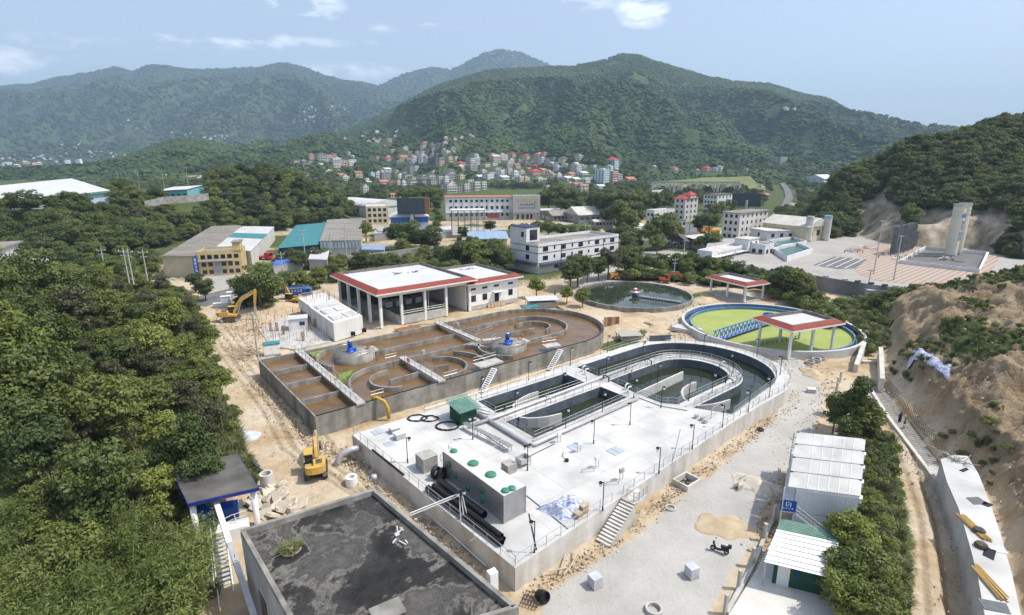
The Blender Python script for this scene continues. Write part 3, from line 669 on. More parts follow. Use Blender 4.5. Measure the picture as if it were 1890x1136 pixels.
def new_tank():
 root=thing('settling_tank','new white concrete treatment tank with rounded end and wide bright deck','tank',U3(0,0,0),A0)
 part(plate(MB(),DECK,[B1,B2,CH,RB],ZD),'deck','concrete_white',root)
 part(skirt(MB(),DECK,-.6,ZD),'outer_wall','concrete_wall',root)
 zw=1.0
 for nm,h in(('basin_wall',B1),('basin_wall',B2),('basin_wall',CH),('basin_wall',RB)):
  part(skirt(MB(),h,-.5,ZD,True),nm,'tank_lining',root);
  part(flat(h,zw),'water','water_dark',root)
 def baffle(pts,t=.28,top=ZD+.05,m='concrete_white'):part(MB().wallstrip(pts,t,0,top),'baffle',m,root)
 baffle([(38.6,18.1),(52,19.0)]);baffle([(49.8,14.9),(47.6,15.0),(45.8,14.6),(44.4,13.9),(43.1,12.7),(42.3,11.7)]);baffle([(42.0,9.6),(43,9.0),(44.4,8.4),(46,8.0),(47.9,7.7)])
 baffle([(26.8,28.0),(25,28.1),(23.5,27.8),(22,27.3),(20.7,26.6),(20.2,25.9)]);baffle([(18.9,22.9),(19.6,21.9),(20.8,21.1),(22.3,20.5),(24.4,20.1)])
 part(MB().wallstrip([(16.2,24.2)]+[(38,25.2)]+arc((53,18.2),7.2,90,-90,26)+[(40.4,10.4)],.18,ZD+.004,ZD+.16),'kerb','concrete_white',root)
 part(MB().wallstrip([(15.9,16.4),(36.6,17.3),(37.4,16.6),(37.6,12.8),(39.4,9.4)],.22,ZD+.004,ZD+.2),'kerb','concrete_white',root)
 g=part(MB().box(-2.2,2.2,-.12,.12,-.4,1.2),'gate','tank_lining',root,loc=(62.6,31.9,ZD),rz=radians(-32))
 for k in range(5):part(MB().bar((-1.2+.1*k,5.5+k*5.6,ZD+.008),(16 if k>2 else 37,6.3+k*5.6,ZD+.008),.05,.006),'pour_joint','concrete_mid',root)
 for k in range(6):part(MB().bar((6+k*6.0,.9+.5*k,ZD+.009),(5.6+k*6.0,(30 if k<2 else 15.5),ZD+.009),.05,.006),'pour_joint','concrete_mid',root)
 for(a,b)in(((7.4,1.0),(8.2,20)),((12,16.6),(12,25.8)),((7.6,13.4),(17.6,14.2)),((3,.6),(5.9,5.2))):
  part(MB().bar((*a,ZD+.012),(*b,ZD+.012),.14,.02),'drain_channel','black_paint',root)
 return root
tank=new_tank()
Z=ZD
railing('grey steel railing along the left edge of the white deck',U([(.15,.2),(-1.75,32.4)],Z))
railing('grey steel railing on the right deck edge between near corner and stairs',U([(.15,.2),(14.2,1.35)],Z))
railing('grey steel railing on the right deck edge beyond the stairs',U([(16.2,1.5),(43,3.7),(50,4.2)]+arc((56,19.0),14.85,-84,-30,14),Z))
railing('grey steel railing round the far rounded end of the white tank',U(arc((56,19.0),14.85,-26,62,26),Z))
railing('grey steel railing on the far edge of the white deck facing the brown tank',U([(61,33.0),(56,33.9),(37,33.4),(17,32.6),(9,32.5)],Z))
railing('inner railing round the outer channel of the white tank',U([(43.6,4.6)]+arc((56,19.2),13.0,-90,-22,18),Z),bal=.22)
railing('inner railing along the far walk of the white tank',U([(17.2,31.2),(35.0,31.3)],Z))
railing('inner railing round the far half of the outer channel',U(arc((56,19.2),13.0,-18,60,20),Z))
railing('railing on the outside of the curved ring walkway',U([(39.2,26.4)]+arc((53,18.2),8.2,90,-90,28)+[(41.5,9.7)],Z),bal=.25)
railing('railing on the inside of the curved ring walkway',U([(39.2,24.4)]+arc((53,18.2),6.4,90,-90,24)+[(40.4,11.7)],Z),bal=.25)
railing('railing on the far side of the middle walkway',U([(16.6,25.7),(35.2,25.7)],Z))
railing('railing on the near side of the middle walkway',U([(16.4,23.2),(36,23.5)],Z))
railing('mesh railing along the near edge of the front basin',U([(16.5,22.8),(16.5,16.8),(36.3,17.8)],Z),bal=.2)
railing('mesh railing between the cross walk and the ring basin',U([(38.2,17.7),(38.4,13.3),(40.2,11.3)],Z),bal=.2)
railing('railing along the cross walkway of the white tank',U([(38.8,31.8),(38.9,26.8)],Z));railing('railing of the cross walkway beside the ring basin',U([(38.9,24.0),(38.5,18.4)],Z));railing('railing of the cross walkway beside the far basin',U([(35.5,30.8),(35.5,26.1)],Z))
railing('railing at the left end of the far basin beside the shed',U([(16.9,31),(16.9,26)],Z))
def pipe(label,pts,r,m='steel_grey',name='pipe',group=None,n=10):
 p0=np.array(pts[0]);return single(MB().tube([np.array(p)-p0 for p in pts],r,n),name,m,label,'pipe',tuple(p0),0,group,True)
pipe('large grey pipe running along the middle walkway',U([(11.5,24.4),(17,24.3),(38,25.2),(48,25.6)],Z+.42),.24)
pipe('grey pipe turning along the near basin edge',U([(14.4,29.0),(14.6,15.6),(15.2,15.2),(36.6,16.2)],Z+.38),.26)
pipe('short grey pipe lying beside the green shed',U([(13.6,30.4),(15.5,25.6)],Z+.45),.22)
pipe('second grey pipe lying beside the green shed',U([(14.4,30.6),(16.1,26.4)],Z+.4),.22)
pipe('thin grey pipe on the ring walkway',U(arc((53,18.2),7.7,88,-85,24),Z+.35),.1)
for i,(u,v)in enumerate(((25.6,24.9),(38.5,25.0),(44.5,25.2),(50.0,25.6),(57.3,11.7),(53.5,10.6),(60.2,16.0))):
 a=atan2(v-18.2,u-53)if u>45 else pi/2
 d=(cos(a),sin(a));s=-1
 single(MB().tube([(0,0,.3),(0,0,.75),(d[0]*s*.5,d[1]*s*.5,.95),(d[0]*s*1.15,d[1]*s*1.15,.7),(d[0]*s*1.2,d[1]*s*1.2,-.9)],.11,8),'gooseneck_pipe','black_paint' if i%2 else 'steel_grey',('gooseneck pipe dipping into the front basin at the middle walkway','grey gooseneck pipe at the crossing of the two walkways','dark gooseneck pipe on the straight part of the ring walkway','grey gooseneck pipe where the ring walkway begins to curve','grey gooseneck pipe on the near right of the ring walkway','dark gooseneck pipe on the near arm of the ring walkway','grey gooseneck pipe at the end of the ring walkway curve')[i],'pipe',U3(u,v,Z),A0,'gooseneck pipes on the white tank',True)
for i,(u,v)in enumerate(((38.2,29.6),(37.6,28.4),(38.0,19.9),(37.4,18.9))):
 single(MB().tube([(0,0,0),(0,0,.8),(.25,0,1.0),(.7,0,1.0),(.85,0,.8)],.11,8),'vent_pipe','white_paint',('white bent vent pipe at the far end of the cross walkway','second white bent vent pipe at the far end of the cross walkway','white bent vent pipe at the near end of the cross walkway','second white bent vent pipe at the near end of the cross walkway')[i],'pipe',U3(u,v,Z),A0,'white vent pipes',True)
def lamp_proto(twin=False,h=3.4):
 root=thing('lamp_post','lamp','lamp',(0,0,-50),0,'black lamp posts on the white tank')
 part(MB().cyl((0,0),.085,0,.5,8).cyl((0,0),.05,.5,h,8),'pole','black_paint',root)
 for s in((-1,1)if twin else(1,)):
  part(MB().bar((0,0,h-.06),(.34*s,0,h-.06),.07),'arm','black_paint',root)
  hd=part(MB().cyl((.34*s,0),.22,h-.18,h-.02,8,.13),'hood','black_paint',root)
  part(MB().cyl((.34*s,0),.15,h-.52,h-.18,8,.19),'lantern','lamp_glass',root)
 return root
LP1,LP2=lamp_proto(),lamp_proto(True)
lamps=[((1162.5,784.7),200,'black lamp post standing alone in the middle of the white deck'),((1095.6,819.6),200,'black lamp post on the white deck near the row of sensor stands'),((1043.8,796.5),20,'black lamp post at the middle of the front basin railing'),((1111.3,764.7),20,'black lamp post at the right part of the front basin railing'),((1169.6,736.4),20,'black lamp post where the front basin meets the cross walkway'),((1219.8,753.3),20,'black lamp post by the curved mesh railing of the ring basin'),((1277.4,829.4),160,'black lamp post on the right deck edge beside the leaning pole'),((1215.8,874.7),160,'black lamp post on the right deck edge above the stairs'),((1112.2,943.5),160,'black lamp post on the right deck edge below the stairs by the tarp pile'),((986.2,1020.5),160,'black lamp post nearest the near corner of the white deck'),((1332.9,789.4),160,'black lamp post where the deck meets the rounded channel'),((1271,740),20,'black lamp post beside the curved white baffle'),((1313.8,726.8),20,'black lamp post on the near arm of the ring walkway'),((752.5,854.8),20,'black lamp post on the left deck beside the wooden crate'),((888.3,733.5),20,'black lamp post on the far deck edge next to the green shed'),((975.8,703.6),20,'black lamp post on the far deck edge before the left brown-tank stair'),((1052.4,675.5),20,'black lamp post on the far deck edge before the right brown-tank stair'),((1039,725.6),20,'black lamp post on the middle walkway near the cross walkway'),((951,761),20,'black lamp post on the middle walkway by the white curved baffle'),((1121,651),20,'black lamp post on the far deck edge beside the weedy patch'),((1186,663),20,'tall black lamp post at the start of the ring walkway curve'),((1118.3,693.3),20,'black lamp post on the middle walkway just past the crossing'),((1213.4,707.4),20,'black lamp post at the straight white baffle wall'),((1298,649),20,'black lamp post on the far rim nearest the blue truss bridge'),((1397,658),160,'black lamp post on the far rim nearest the pavilion'),((1352.3,688),160,'black lamp post at the right tip of the ring walkway'),((1439.4,692.4),160,'black lamp post at the rightmost point of the tank rim'),((1419.2,733.8),160,'black lamp post on the right rim above the road bend'),((1380.5,761),160,'black lamp post on the right rim beside the dark channel water')]
twins=[((851.7,959.6),30,'twin-headed black lamp post beside the long steel box'),((872.7,811.7),30,'twin-headed black lamp post beside the green shed'),((973.6,868.9),30,'twin-headed black lamp post by the steel tray')]
for i,(p,a,lb)in enumerate(lamps):
 o=LP1 if i==0 else copy_tree(LP1);o.location=P3(*p,Z);o.rotation_euler=(0,0,radians(a));o['label']=lb
for i,(p,a,lb)in enumerate(twins):
 o=LP2 if i==0 else copy_tree(LP2);o.location=P3(*p,Z);o.rotation_euler=(0,0,radians(a));o['label']=lb
ZB,ZBW=3.0,2.15
def brown_tank():
 root=thing('oxidation_ditch','old stained concrete oxidation tank filled with brown water','tank',U3(0,0,0),A0)
 c,r=(49,54.2),14.2
 out=[(-4.2,40),(49,40)]+arc(c,r,-90,90,40)[1:-1]+[(49,68.4),(-4.6,68.8)]
 loop=out
 part(MB().wallstrip(out,.42,-.6,ZB,True),'outer_wall','concrete_old',root)
 part(flat(out,ZBW),'water','water_brown',root)
 def wall(pts,t=.3,top=ZB,nm='partition_wall',m='concrete_old'):part(MB().wallstrip(pts,t,.5,top),nm,m,root)
 for v in(61.5,54.3,46.6):wall([(-4,v),(1.8,v)])
 wall([(13.2,60.3),(31.9,60.3)]);wall([(14.2,53.3),(31.9,53.3)]);wall([(3.4,45.5),(3.9,48),(5.0,50.4),(6.6,52.2),(8.6,53.1),(11,53.3),(14.0,53.3)])
 wall([(33.4,61.9)]+arc((48.6,54.8),7.2,90,-90,22)+[(39.0,47.6)])
 wall([(45.6,57.8),(48,58.0),(50.1,57.4),(51.4,56.2),(51.9,54.8),(51.7,53.2),(50.7,51.9),(48.6,50.9)]);wall([(41.1,53.8),(47.4,53.3)])
 wall(arc((20.6,46),7.4,47,-50,14));wall(arc((19.8,46.2),4.6,78,-100,16));wall([(18.8,46.5),(21.2,45.9)])
 wall(arc((11.0,46.2),4.0,80,262,16));wall([(9.8,45.7),(15.4,46)]);wall(arc((10.2,61.2),6.6,95,215,16));wall(arc((36,47.6),5.9,128,240,12))
 part(MB().prism([(31.9,53.0),(31.9,49.5),(29.5,53.0)],.5,ZB),'corner_block','concrete_old',root)
 def walk(pts,w=1.3,z=ZB+.3,h=.3):part(MB().wallstrip(pts,w,z-h,z),'walkway','concrete_mid',root)
 walk([(2.4,39.6),(2.4,69.4)]);walk([(16.2,39.6),(16.2,53.9)]);walk([(32.6,53),(32.6,69.6)]);walk([(33.3,52.6),(37.0,51.2)],1.2)
 walk([(24.4,41.8),(29.4,41.8)],2.4,ZB+.25);walk([(40.6,42.4),(43.8,41.6)],2.0,ZB+.25)
 for(cx,cyy,rr)in((10.2,61.2,3.7),(36.0,47.6,3.5)):
  part(MB().cyl((cx,cyy),rr,.5,ZB+.45,36),'drive_platform','concrete_old',root,True)
  part(MB().box(cx+.5,cx+4.2,cyy-1.5,cyy+1.2,ZB+.1,ZB+.43),'drive_walk','concrete_mid',root)
 part(MB().wallstrip([(-4.2,39.98),(49,39.98)]+arc(c,14.22,-90,20,26),.24,ZB+.004,ZB+.10),'rim_cable_duct','black_paint',root)
 part(MB().prism([(4,68.1),(4,64.6),(6.0,66.2),(8.0,68.1)],1.5,ZB-.3),'moss_patch','moss',root)
 part(MB().prism([(3.4,50.9),(3.4,53.6),(7.4,54.6),(6.2,53.0),(4.6,51.4)],1.5,ZB-.25),'moss_patch','moss',root)
 return root
mat('moss',(.16,.22,.05),.9,.3,1.5)
brown_tank()
ZR=ZB+.3
railing('weathered railing on the right of the long left walkway of the brown tank',U([(3.0,40),(3.0,68.8)],ZR));railing('weathered railing on the left of the long left walkway of the brown tank',U([(1.8,40),(1.8,68.8)],ZR))
railing('weathered railing on the middle cross walkway of the brown tank',U([(15.6,40),(15.6,53.4)],ZR));railing('second weathered railing on the middle cross walkway of the brown tank',U([(16.8,40),(16.8,53.4)],ZR))
railing('weathered railing on the far cross walkway of the brown tank',U([(32.0,53.5),(32.0,69)],ZR));railing('second weathered railing on the far cross walkway of the brown tank',U([(33.2,53.5),(33.2,69)],ZR))
railing('grey railing round the right drive platform',U(arc((36,47.6),3.35,100,330,22),ZB+.45));railing('grey railing round the left drive platform',U(arc((10.2,61.2),3.55,80,330,22),ZB+.45))
railing('white railing panel by the far cross walkway',U([(33.6,55.6),(39.0,57.0)],ZB+.1),gap=1.2);railing('railing of the landing above the left metal stair',U([(24.4,42.8),(29.4,42.8),(29.4,40.8)],ZR),gap=1.2);railing('railing of the landing above the right metal stair',U([(40.7,43.2),(43.9,42.5)],ZR),gap=1.0)
railing('small railing by the middle walkway of the brown tank',U([(13.0,54.0),(15.2,54.0)],ZB+.1),gap=.8)
railing('railing panel above the yellow pipe',U([(4.2,40.1),(6.2,40.1)],ZR),gap=.7);railing('railing panel above the concrete bracket of the brown tank',U([(16.6,39.8),(19.2,39.8)],ZR),gap=.8)
def drive(label,u,v):
 r=thing('drive_motor',label,'motor',U3(u,v,ZB+.45),A0,'blue drive motors on the brown tank')
 part(MB().lathe((0,0,0),[(.85,0),(.85,.25),(.6,.32),(.55,.75),(.42,.95)],18),'gearbox','blue_paint',r,True);part(MB().lathe((0,0,.95),[(.36,0),(.36,.25),(.42,.3),(.42,1.05),(.3,1.15)],16),'motor_body','blue_paint',r,True)
 part(MB().box(.3,1.1,-.25,.25,.1,.6),'terminal_box','blue_paint',r);part(MB().lathe((0,0,2.1),[(.43,0),(.43,.16),(.2,.24)],16),'fan_cover','steel_rail',r,True)
drive('blue drive motor on the left round platform of the brown tank',9.6,61.5);drive('blue drive motor on the right round platform of the brown tank',35.4,47.2)
def steel_stair(label,u0,v0,u1,v1,z1,width=1.0,n=12,m='white_steel',mt='white_steel',name='stair',z0=0):
 a=np.array(U3(u0,v0,z0));b=np.array(U3(u1,v1,z1));d=b-a;L=hypot(d[0],d[1]);rz=atan2(d[1],d[0]);r=thing(name,label,'stairs',tuple(a),rz)
 for s in(-1,1):part(MB().bar((0,s*width/2,.1),(L,s*width/2,d[2]),.08,.26),'stringer',m,r)
 tm=MB().box(-.16,.16,-width/2+.05,width/2-.05,-.04,.03).mesh('tread',mt)
 for k in range(n):link('tread',tm,r,(L*(k+.7)/n,0,d[2]*(k+1)/n))
 return r
steel_stair('left white metal stair against the wall of the brown tank',22.6,37.6,26.4,39.2,ZB);steel_stair('right white metal stair against the wall of the brown tank',38.2,38.2,42.2,39.4,ZB)
pipe('fat yellow pipe bending down the wall of the brown tank',U([(4.6,40.2),(5.0,39.2),(5.6,38.2),(5.9,37.6)],0)and[U3(4.4,40.2,3.2),U3(4.8,39.6,3.5),U3(5.6,38.7,3.0),U3(5.9,38.2,2.0),U3(5.9,38.1,.3)],.25,'yellow_paint')if 'yellow_paint' in MATS or mat('yellow_paint',(.48,.31,.04),.6,.2,2)else None
for i,(u,v,lb)in enumerate(((19.4,51.6,'grey control post on the middle walkway of the brown tank'),(33.8,62.6,'grey control post on the far cross walkway of the brown tank'))):
 r=thing('control_post',lb,'control box',U3(u,v,ZBW),A0);part(MB().cyl((0,0),.06,0,1.6,8),'pole','steel_rail',r);part(MB().box(-.3,.3,-.2,.2,1.4,2.3),'box','steel_grey',r)
mat('life_ring',(.55,.08,.03),.6,.1,2)
for i,(u,v,z,lb)in enumerate(((3.1,61.2,ZR+.6,'orange life ring on the left walkway railing near the left platform'),(3.1,50.6,ZR+.6,'orange life ring on the middle of the left walkway railing'),(33.3,62.2,ZR+.6,'orange life ring on the far cross walkway railing'),(39.4,47.8,ZB+1.0,'orange life ring by the right drive platform'),(15.5,50,ZR+.6,'orange life ring on the middle cross walkway railing'),(61.2,61.0,ZB+.9,'orange life ring on the far rim of the brown tank'),(41.8,43.4,ZB+.9,'orange life ring above the right metal stair'),(12.9,61.2,ZB+.9,'orange life ring right of the left drive platform'))):
 mb=MB();n=14
 mb.tube([(0,.34*cos(2*pi*k/n),.34*sin(2*pi*k/n))for k in range(n+1)],.1,6,False);single(mb,'life_ring','life_ring',lb,'life ring',U3(u,v,z),A0,'life rings',True)
def round_tank(name,label,c,r,ztop,zwat,wallm,linem,waterm,t=.5,zb=-.5,floor_ring=None):
 root=thing(name,label,'tank',(c[0],c[1],0));n=72
 part(MB().ring((0,0),r-t,r,zb,ztop,n),'wall',wallm,root,False)
 if linem:part(MB().ring((0,0),r-t-.06,r-t+.02,zwat-.6,ztop-.15,n),'lining',linem,root)
 part(MB().cyl((0,0),r-t-.05,zwat-.3,zwat,n),'water',waterm,root)
 return root
mat('lining_blue',(.09,.19,.36),.6,.2,.8,stain=(.2,.27,.36),sstain=.3,sdir=(1,1,.2))
GC=np.array((59.2,119.8));g=round_tank('clarifier','round clarifier covered with bright green duckweed inside a white and blue rim',GC,19.2,1.5,.35,'concrete_white','lining_blue','duckweed',.6)
part(MB().ring((0,0),17.0,17.35,0,1.0,72),'weir_wall','lining_blue',g);part(MB().ring((0,0),17.35,18.5,.2,.55,72),'launder_water','water_dark',g)
PC=np.array((35.0,151.5));g2=round_tank('round_pond_tank','old round settling tank with dark reflecting water',PC,16.4,1.1,.42,'concrete_old',None,'water_pond',.5)
def bridge(label,a,b,w,h,m,z,panels,name='scraper_bridge',w2=.16):
 a=np.array(a);b=np.array(b);d=b-a;L=np.linalg.norm(d);r=thing(name,label,'bridge',(*a,z),atan2(d[1],d[0]))
 for s in(-1,1):
  y=s*w/2;part(MB().bar((0,y,h),(L,y,h),w2),'top_chord',m,r);part(MB().bar((0,y,0),(L,y,0),w2*1.2),'bottom_chord',m,r)
  for k in range(panels):
   x0,x1=L*k/panels,L*(k+1)/panels
   part(MB().bar((x0,y,0),((x0+x1)/2,y,h),w2*.75),'brace',m,r);part(MB().bar(((x0+x1)/2,y,h),(x1,y,0),w2*.75),'brace',m,r)
 part(MB().box(0,L,-w/2+.1,w/2-.1,.02,.1),'deck_plate','steel_grey',r)
 return r
ba=P(1322,622,1.6);bb=P(1420,590,1.6)
bridge('blue lattice truss bridge across the green clarifier',ba,bb,1.5,1.6,'truss_blue',1.0,14)
r=thing('centre_drive','blue centre drive of the green clarifier','machine',(*bb,0));part(MB().lathe((0,0,0),[(.7,0),(.7,1.4),(1.4,1.6),(1.4,1.9),(.6,2.2),(.5,2.9)],16),'column','truss_blue',r,True);part(MB().ring((0,0),1.5,1.6,1.9,2.9,18),'guard','truss_blue',r)
pa=P(1172,544,.9);pb=P(1256,556,.9)
bridge('pale lattice bridge across the dark round tank',pa,pb,1.2,1.2,'steel_rail',.7,16,w2=.1)
r=thing('centre_drive','rusty centre drive of the dark round tank','machine',(*pa,.2));part(MB().lathe((0,0,0),[(.8,0),(.8,1.2),(1.6,1.3),(1.6,1.6),(.5,1.8),(.4,2.6)],14),'column','steel_grey',r,True);part(MB().box(-.6,.9,-.5,.5,1.6,2.3),'motor','life_ring',r)
# ================================================================ BUILDINGS OF THE PLANT
mat('roof_white',(.55,.555,.555),.7,.07,.25,stain=(.46,.46,.45),sstain=.35)
mat('tile_red',(.31,.06,.04),.7,.25,1.6,stain=(.20,.075,.055),sstain=.4)
mat('parapet_grey',(.16,.14,.125),.9,.25,.8,stain=(.3,.28,.25),sstain=.2)
mat('glass_dark',(.02,.025,.03),.08,.2,.5,spec=.6)
mat('frame_white',(.72,.72,.70),.6,.05,2)
mat('frame_dark',(.05,.05,.055),.5,.05,2)
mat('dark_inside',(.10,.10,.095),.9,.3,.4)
def red_roof(root,x0,x1,y0,y1,z,band=1.5,rise=.75,over=0,tile=True,skip=()):
 """flat white roof inside a sloping band of red tiles"""
 part(MB().box(x0,x1,y0,y1,z,z+.32),'fascia','white_paint',root)
 part(MB().box(x0+band+.3,x1-band-.3,y0+band+.3,y1-band-.3,z+.32,z+.42),'roof_deck','roof_white',root)
 o=[(x0+.05,y0+.05),(x1-.05,y0+.05),(x1-.05,y1-.05),(x0+.05,y1-.05)];i=[(x0+band,y0+band),(x1-band,y0+band),(x1-band,y1-band),(x0+band,y1-band)]
 for k in range(4):
  a,b,c,d=o[k],o[(k+1)%4],i[(k+1)%4],i[k];mb=MB()
  mb.add([(*a,z+.324),(*b,z+.324),(*c,z+.324+rise),(*d,z+.324+rise)],[(0,1,2,3)])
  n=int(hypot(b[0]-a[0],b[1]-a[1])/.28);L=hypot(b[0]-a[0],b[1]-a[1])
  tr=part(mb,'tile_band','tile_red',root);t=MB()
  for j in range(1,n):
   f=j/n;p=np.array((*a,z+.335))*(1-f)+np.array((*b,z+.335))*f;sd=L*f;g=min(1,min(sd,L-sd)/band);e=np.array(((c[0]-b[0])+(d[0]-a[0]),(c[1]-b[1])+(d[1]-a[1]),0))/2;en=np.array((*(i[k]if 0 else(0,0)),0.))
   nn=np.array((-(b[1]-a[1])/L,(b[0]-a[0])/L,0));q=p+nn*band*g*.97+np.array((0,0,rise*g*.97));t.bar(p,q,.10,.07)
  tag(part(t,'tile_ribs','tile_red',tr),kind='stuff')
 for(a,b,c,d)in((x0+band,x1-band,y0+band,y0+band+.28),(x0+band,x1-band,y1-band-.28,y1-band),(x0+band,x0+band+.28,y0+band+.283,y1-band-.283),(x1-band-.28,x1-band,y0+band+.283,y1-band-.283)):
  part(MB().box(a,b,c,d,z+.32,z+.36+rise),'parapet','parapet_grey',root)
WIN={}
def window(root,p,w,h,face,fm='frame_white',mull=1,pane='glass_dark',name='window',sill=False):
 """face: outward direction angle (local); p = centre on the wall"""
 key=(round(w,2),round(h,2),fm,mull,pane)
 if key not in WIN:
  t=.07 if w>.8 else.05;f=MB();f.box(-w/2,w/2,-.02,.05,-h/2,-h/2+t).box(-w/2,w/2,-.02,.05,h/2-t,h/2).box(-w/2,-w/2+t,-.02,.05,-h/2+t,h/2-t).box(w/2-t,w/2,-.02,.05,-h/2+t,h/2-t)
  for k in range(mull):x=-w/2+w*(k+1)/(mull+1);f.box(x-t*.4,x+t*.4,-.02,.045,-h/2+t,h/2-t)
  if mull>=1 and h>1.2:f.box(-w/2+t,w/2-t,-.02,.04,h*.18,h*.18+t*.8)
  WIN[key]=(f.mesh('window',fm),MB().box(-w/2+t,w/2-t,-.06,.012,-h/2+t,h/2-t).mesh('pane',pane))
 o=link(name,WIN[key][0],root,p,face+pi/2);
 link('pane',WIN[key][1],o);return o
FX,FY=pi,-pi/2
def pump_house():
 r=thing('pump_house','open-sided white pump hall with flat white roof edged in red tiles','building',U3(25,82,0),A0)
 red_roof(r,-1.4,26.5,-1.4,27.5,8.2,1.5)
 part(MB().box(0,25,0,26,7.3,8.2),'ring_beam','white_paint',r)
 cm=MB().box(-.3,.3,-.3,.3,0,7.3).mesh('column','white_paint')
 for x in(0,5.3,11.6,17.6,24.6):
  if x:link('column',cm,r,(x+.3,.3,0))
 link('column',cm,r,(.3,.3,0))
 for y in(6.6,13,19.5,25.5):link('column',cm,r,(.3,y,0))
 part(MB().box(5.2,17.9,.05,.35,0,2.1).box(5.0,5.3,.36,8,0,2.1).box(17.65,17.95,.36,9,0,2.1),'plinth_wall','concrete_mid',r)
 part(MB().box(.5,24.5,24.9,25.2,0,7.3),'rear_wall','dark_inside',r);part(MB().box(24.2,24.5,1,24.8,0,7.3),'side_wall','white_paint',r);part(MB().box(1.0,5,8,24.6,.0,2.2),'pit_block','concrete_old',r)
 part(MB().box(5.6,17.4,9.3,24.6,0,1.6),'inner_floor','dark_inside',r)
 for k in range(4):part(MB().box(6.6+k*2.8,8.4+k*2.8,11,14,1.6,3.0),'pump_block','steel_grey',r)
 rr=railing('thin railing on the plinth of the open pump hall',U([(30.4,82.2),(42.6,82.2)],2.1),gap=1.5)
 single(MB().cyl((0,0),.045,0,7.6,6),'drain_pipe','white_steel','thin white drain pipe hanging down the front of the pump hall','pipe',U3(37.6,81.75,.3),A0)
 r2=thing('blower_house','white two-storey blower house with red tile edge and dark windows','building',U3(49.9,82.4,0),A0)
 part(MB().box(0,16,0,20,0,1.2),'plinth','concrete_mid',r2);part(MB().box(.03,15.97,.03,19.97,1.2,7.0),'wall','white_paint',r2)
 red_roof(r2,-1.2,17.2,-1.2,21.2,7.0,1.4)
 for x in(1.4,5.0,13.6):window(r2,(x,.03,3.1),1.5,1.7,FY,'frame_dark',1)
 for x in(1.3,5.0,8.8,13.6):window(r2,(x,.03,5.6),1.7,.6,FY,'frame_dark',2)
 d=part(MB().box(8.2,9.6,-.03,.1,1.2,3.7),'door','glass_dark',r2);part(MB().box(7.4,10.9,-1.3,0,4.0,4.15),'canopy','white_paint',r2)
 window(r2,(.03,2.4,3.2),.6,.9,FX,'frame_dark',0)
 part(MB().cyl((16.2,-.1),.07,0,7,8),'downpipe','steel_grey',r2);part(MB().cyl((-.1,-.12),.07,0,7,8),'downpipe','steel_grey',r2)
 for i,(u,v,z,s,lb)in enumerate(((43,98.5,8.66,.9,'small pile of tools and blue cloth on the pump hall roof'),(47.5,101,8.66,.8,'blue and white rags on the pump hall roof'),(38.5,99,8.66,.7,'dark pipe stub on the pump hall roof'),(60.5,98,7.46,.8,'blue hose heap on the blower house roof'))):
  mb=MB();rg=np.random.default_rng(i)
  for k in range(7):a=rg.normal(size=3)*[.9,.5,0]*s;mb.bar((a[0],a[1],.1),(a[0]+rg.normal()*.6,a[1]+rg.normal()*.6,.12+.3*rg.random()),.18*s)
  single(mb,'tool_heap',('blue_paint','white_steel','black_paint','blue_paint')[i],lb,'debris',U3(u,v,z),A0)
pump_house()
def pavilion(label,P0,ang,w,d,h,cols,floor,group='red-edged pavilions',zb=0.0):
 r=thing('pavilion',label,'pavilion',(*P0,zb),ang)
 red_roof(r,-1.1,w+1.1,-1.1,d+1.1,h,1.25,.7)
 part(MB().box(0,w,0,d,h-.35,h),'ring_beam','white_paint',r)
 cm=MB().box(-.22,.22,-.22,.22,0,h-.35).mesh('column','white_paint')
 for x,y in cols:link('column',cm,r,(.22+(w-.44)*x,.22+(d-.44)*y,0))
 part(MB().box(-.3,w+.3,-.3,d+.3,-.4,floor),'floor_slab','concrete_mid',r);return r
p0=P(1455,664,0);p1=P(1541,648,0);av=atan2(*(p1-p0)[::-1])
pav=pavilion('white pavilion with red tile roof standing at the rim of the green clarifier',p0,av,12.4,8.0,5.9,((0,0),(.5,0),(1,0),(0,1),(.5,1),(1,1)),.15)
railing('dark railing at the back of the pavilion by the green clarifier',[(*p0,.15)+np.array((cos(av)*0-sin(av)*7.6,sin(av)*0+cos(av)*7.6,0)),(*p0,.15)+np.array((cos(av)*12-sin(av)*7.6,sin(av)*12+cos(av)*7.6,0))],m='black_paint',gap=1.4,bal=.25)
q0=P(1374,559,0);q1=P(1402,553,0);aq=atan2(*(P(1399,556,0)-q0)[::-1])
pavilion('smaller white pavilion with red tile roof between the two round tanks',q0,radians(28),7.6,12.5,4.6,((0,0),(1,0),(0,.5),(0,1),(1,.5),(1,1)),.3)
single(MB().box(-3.0,3.0,-1.6,1.6,0,.9).box(-3.3,-3.0,-1.8,1.8,0,1.5),'pump_pit','concrete_white','white concrete pit box joined to the left rim of the green clarifier','pit',P3(1268,612,0),radians(-40))
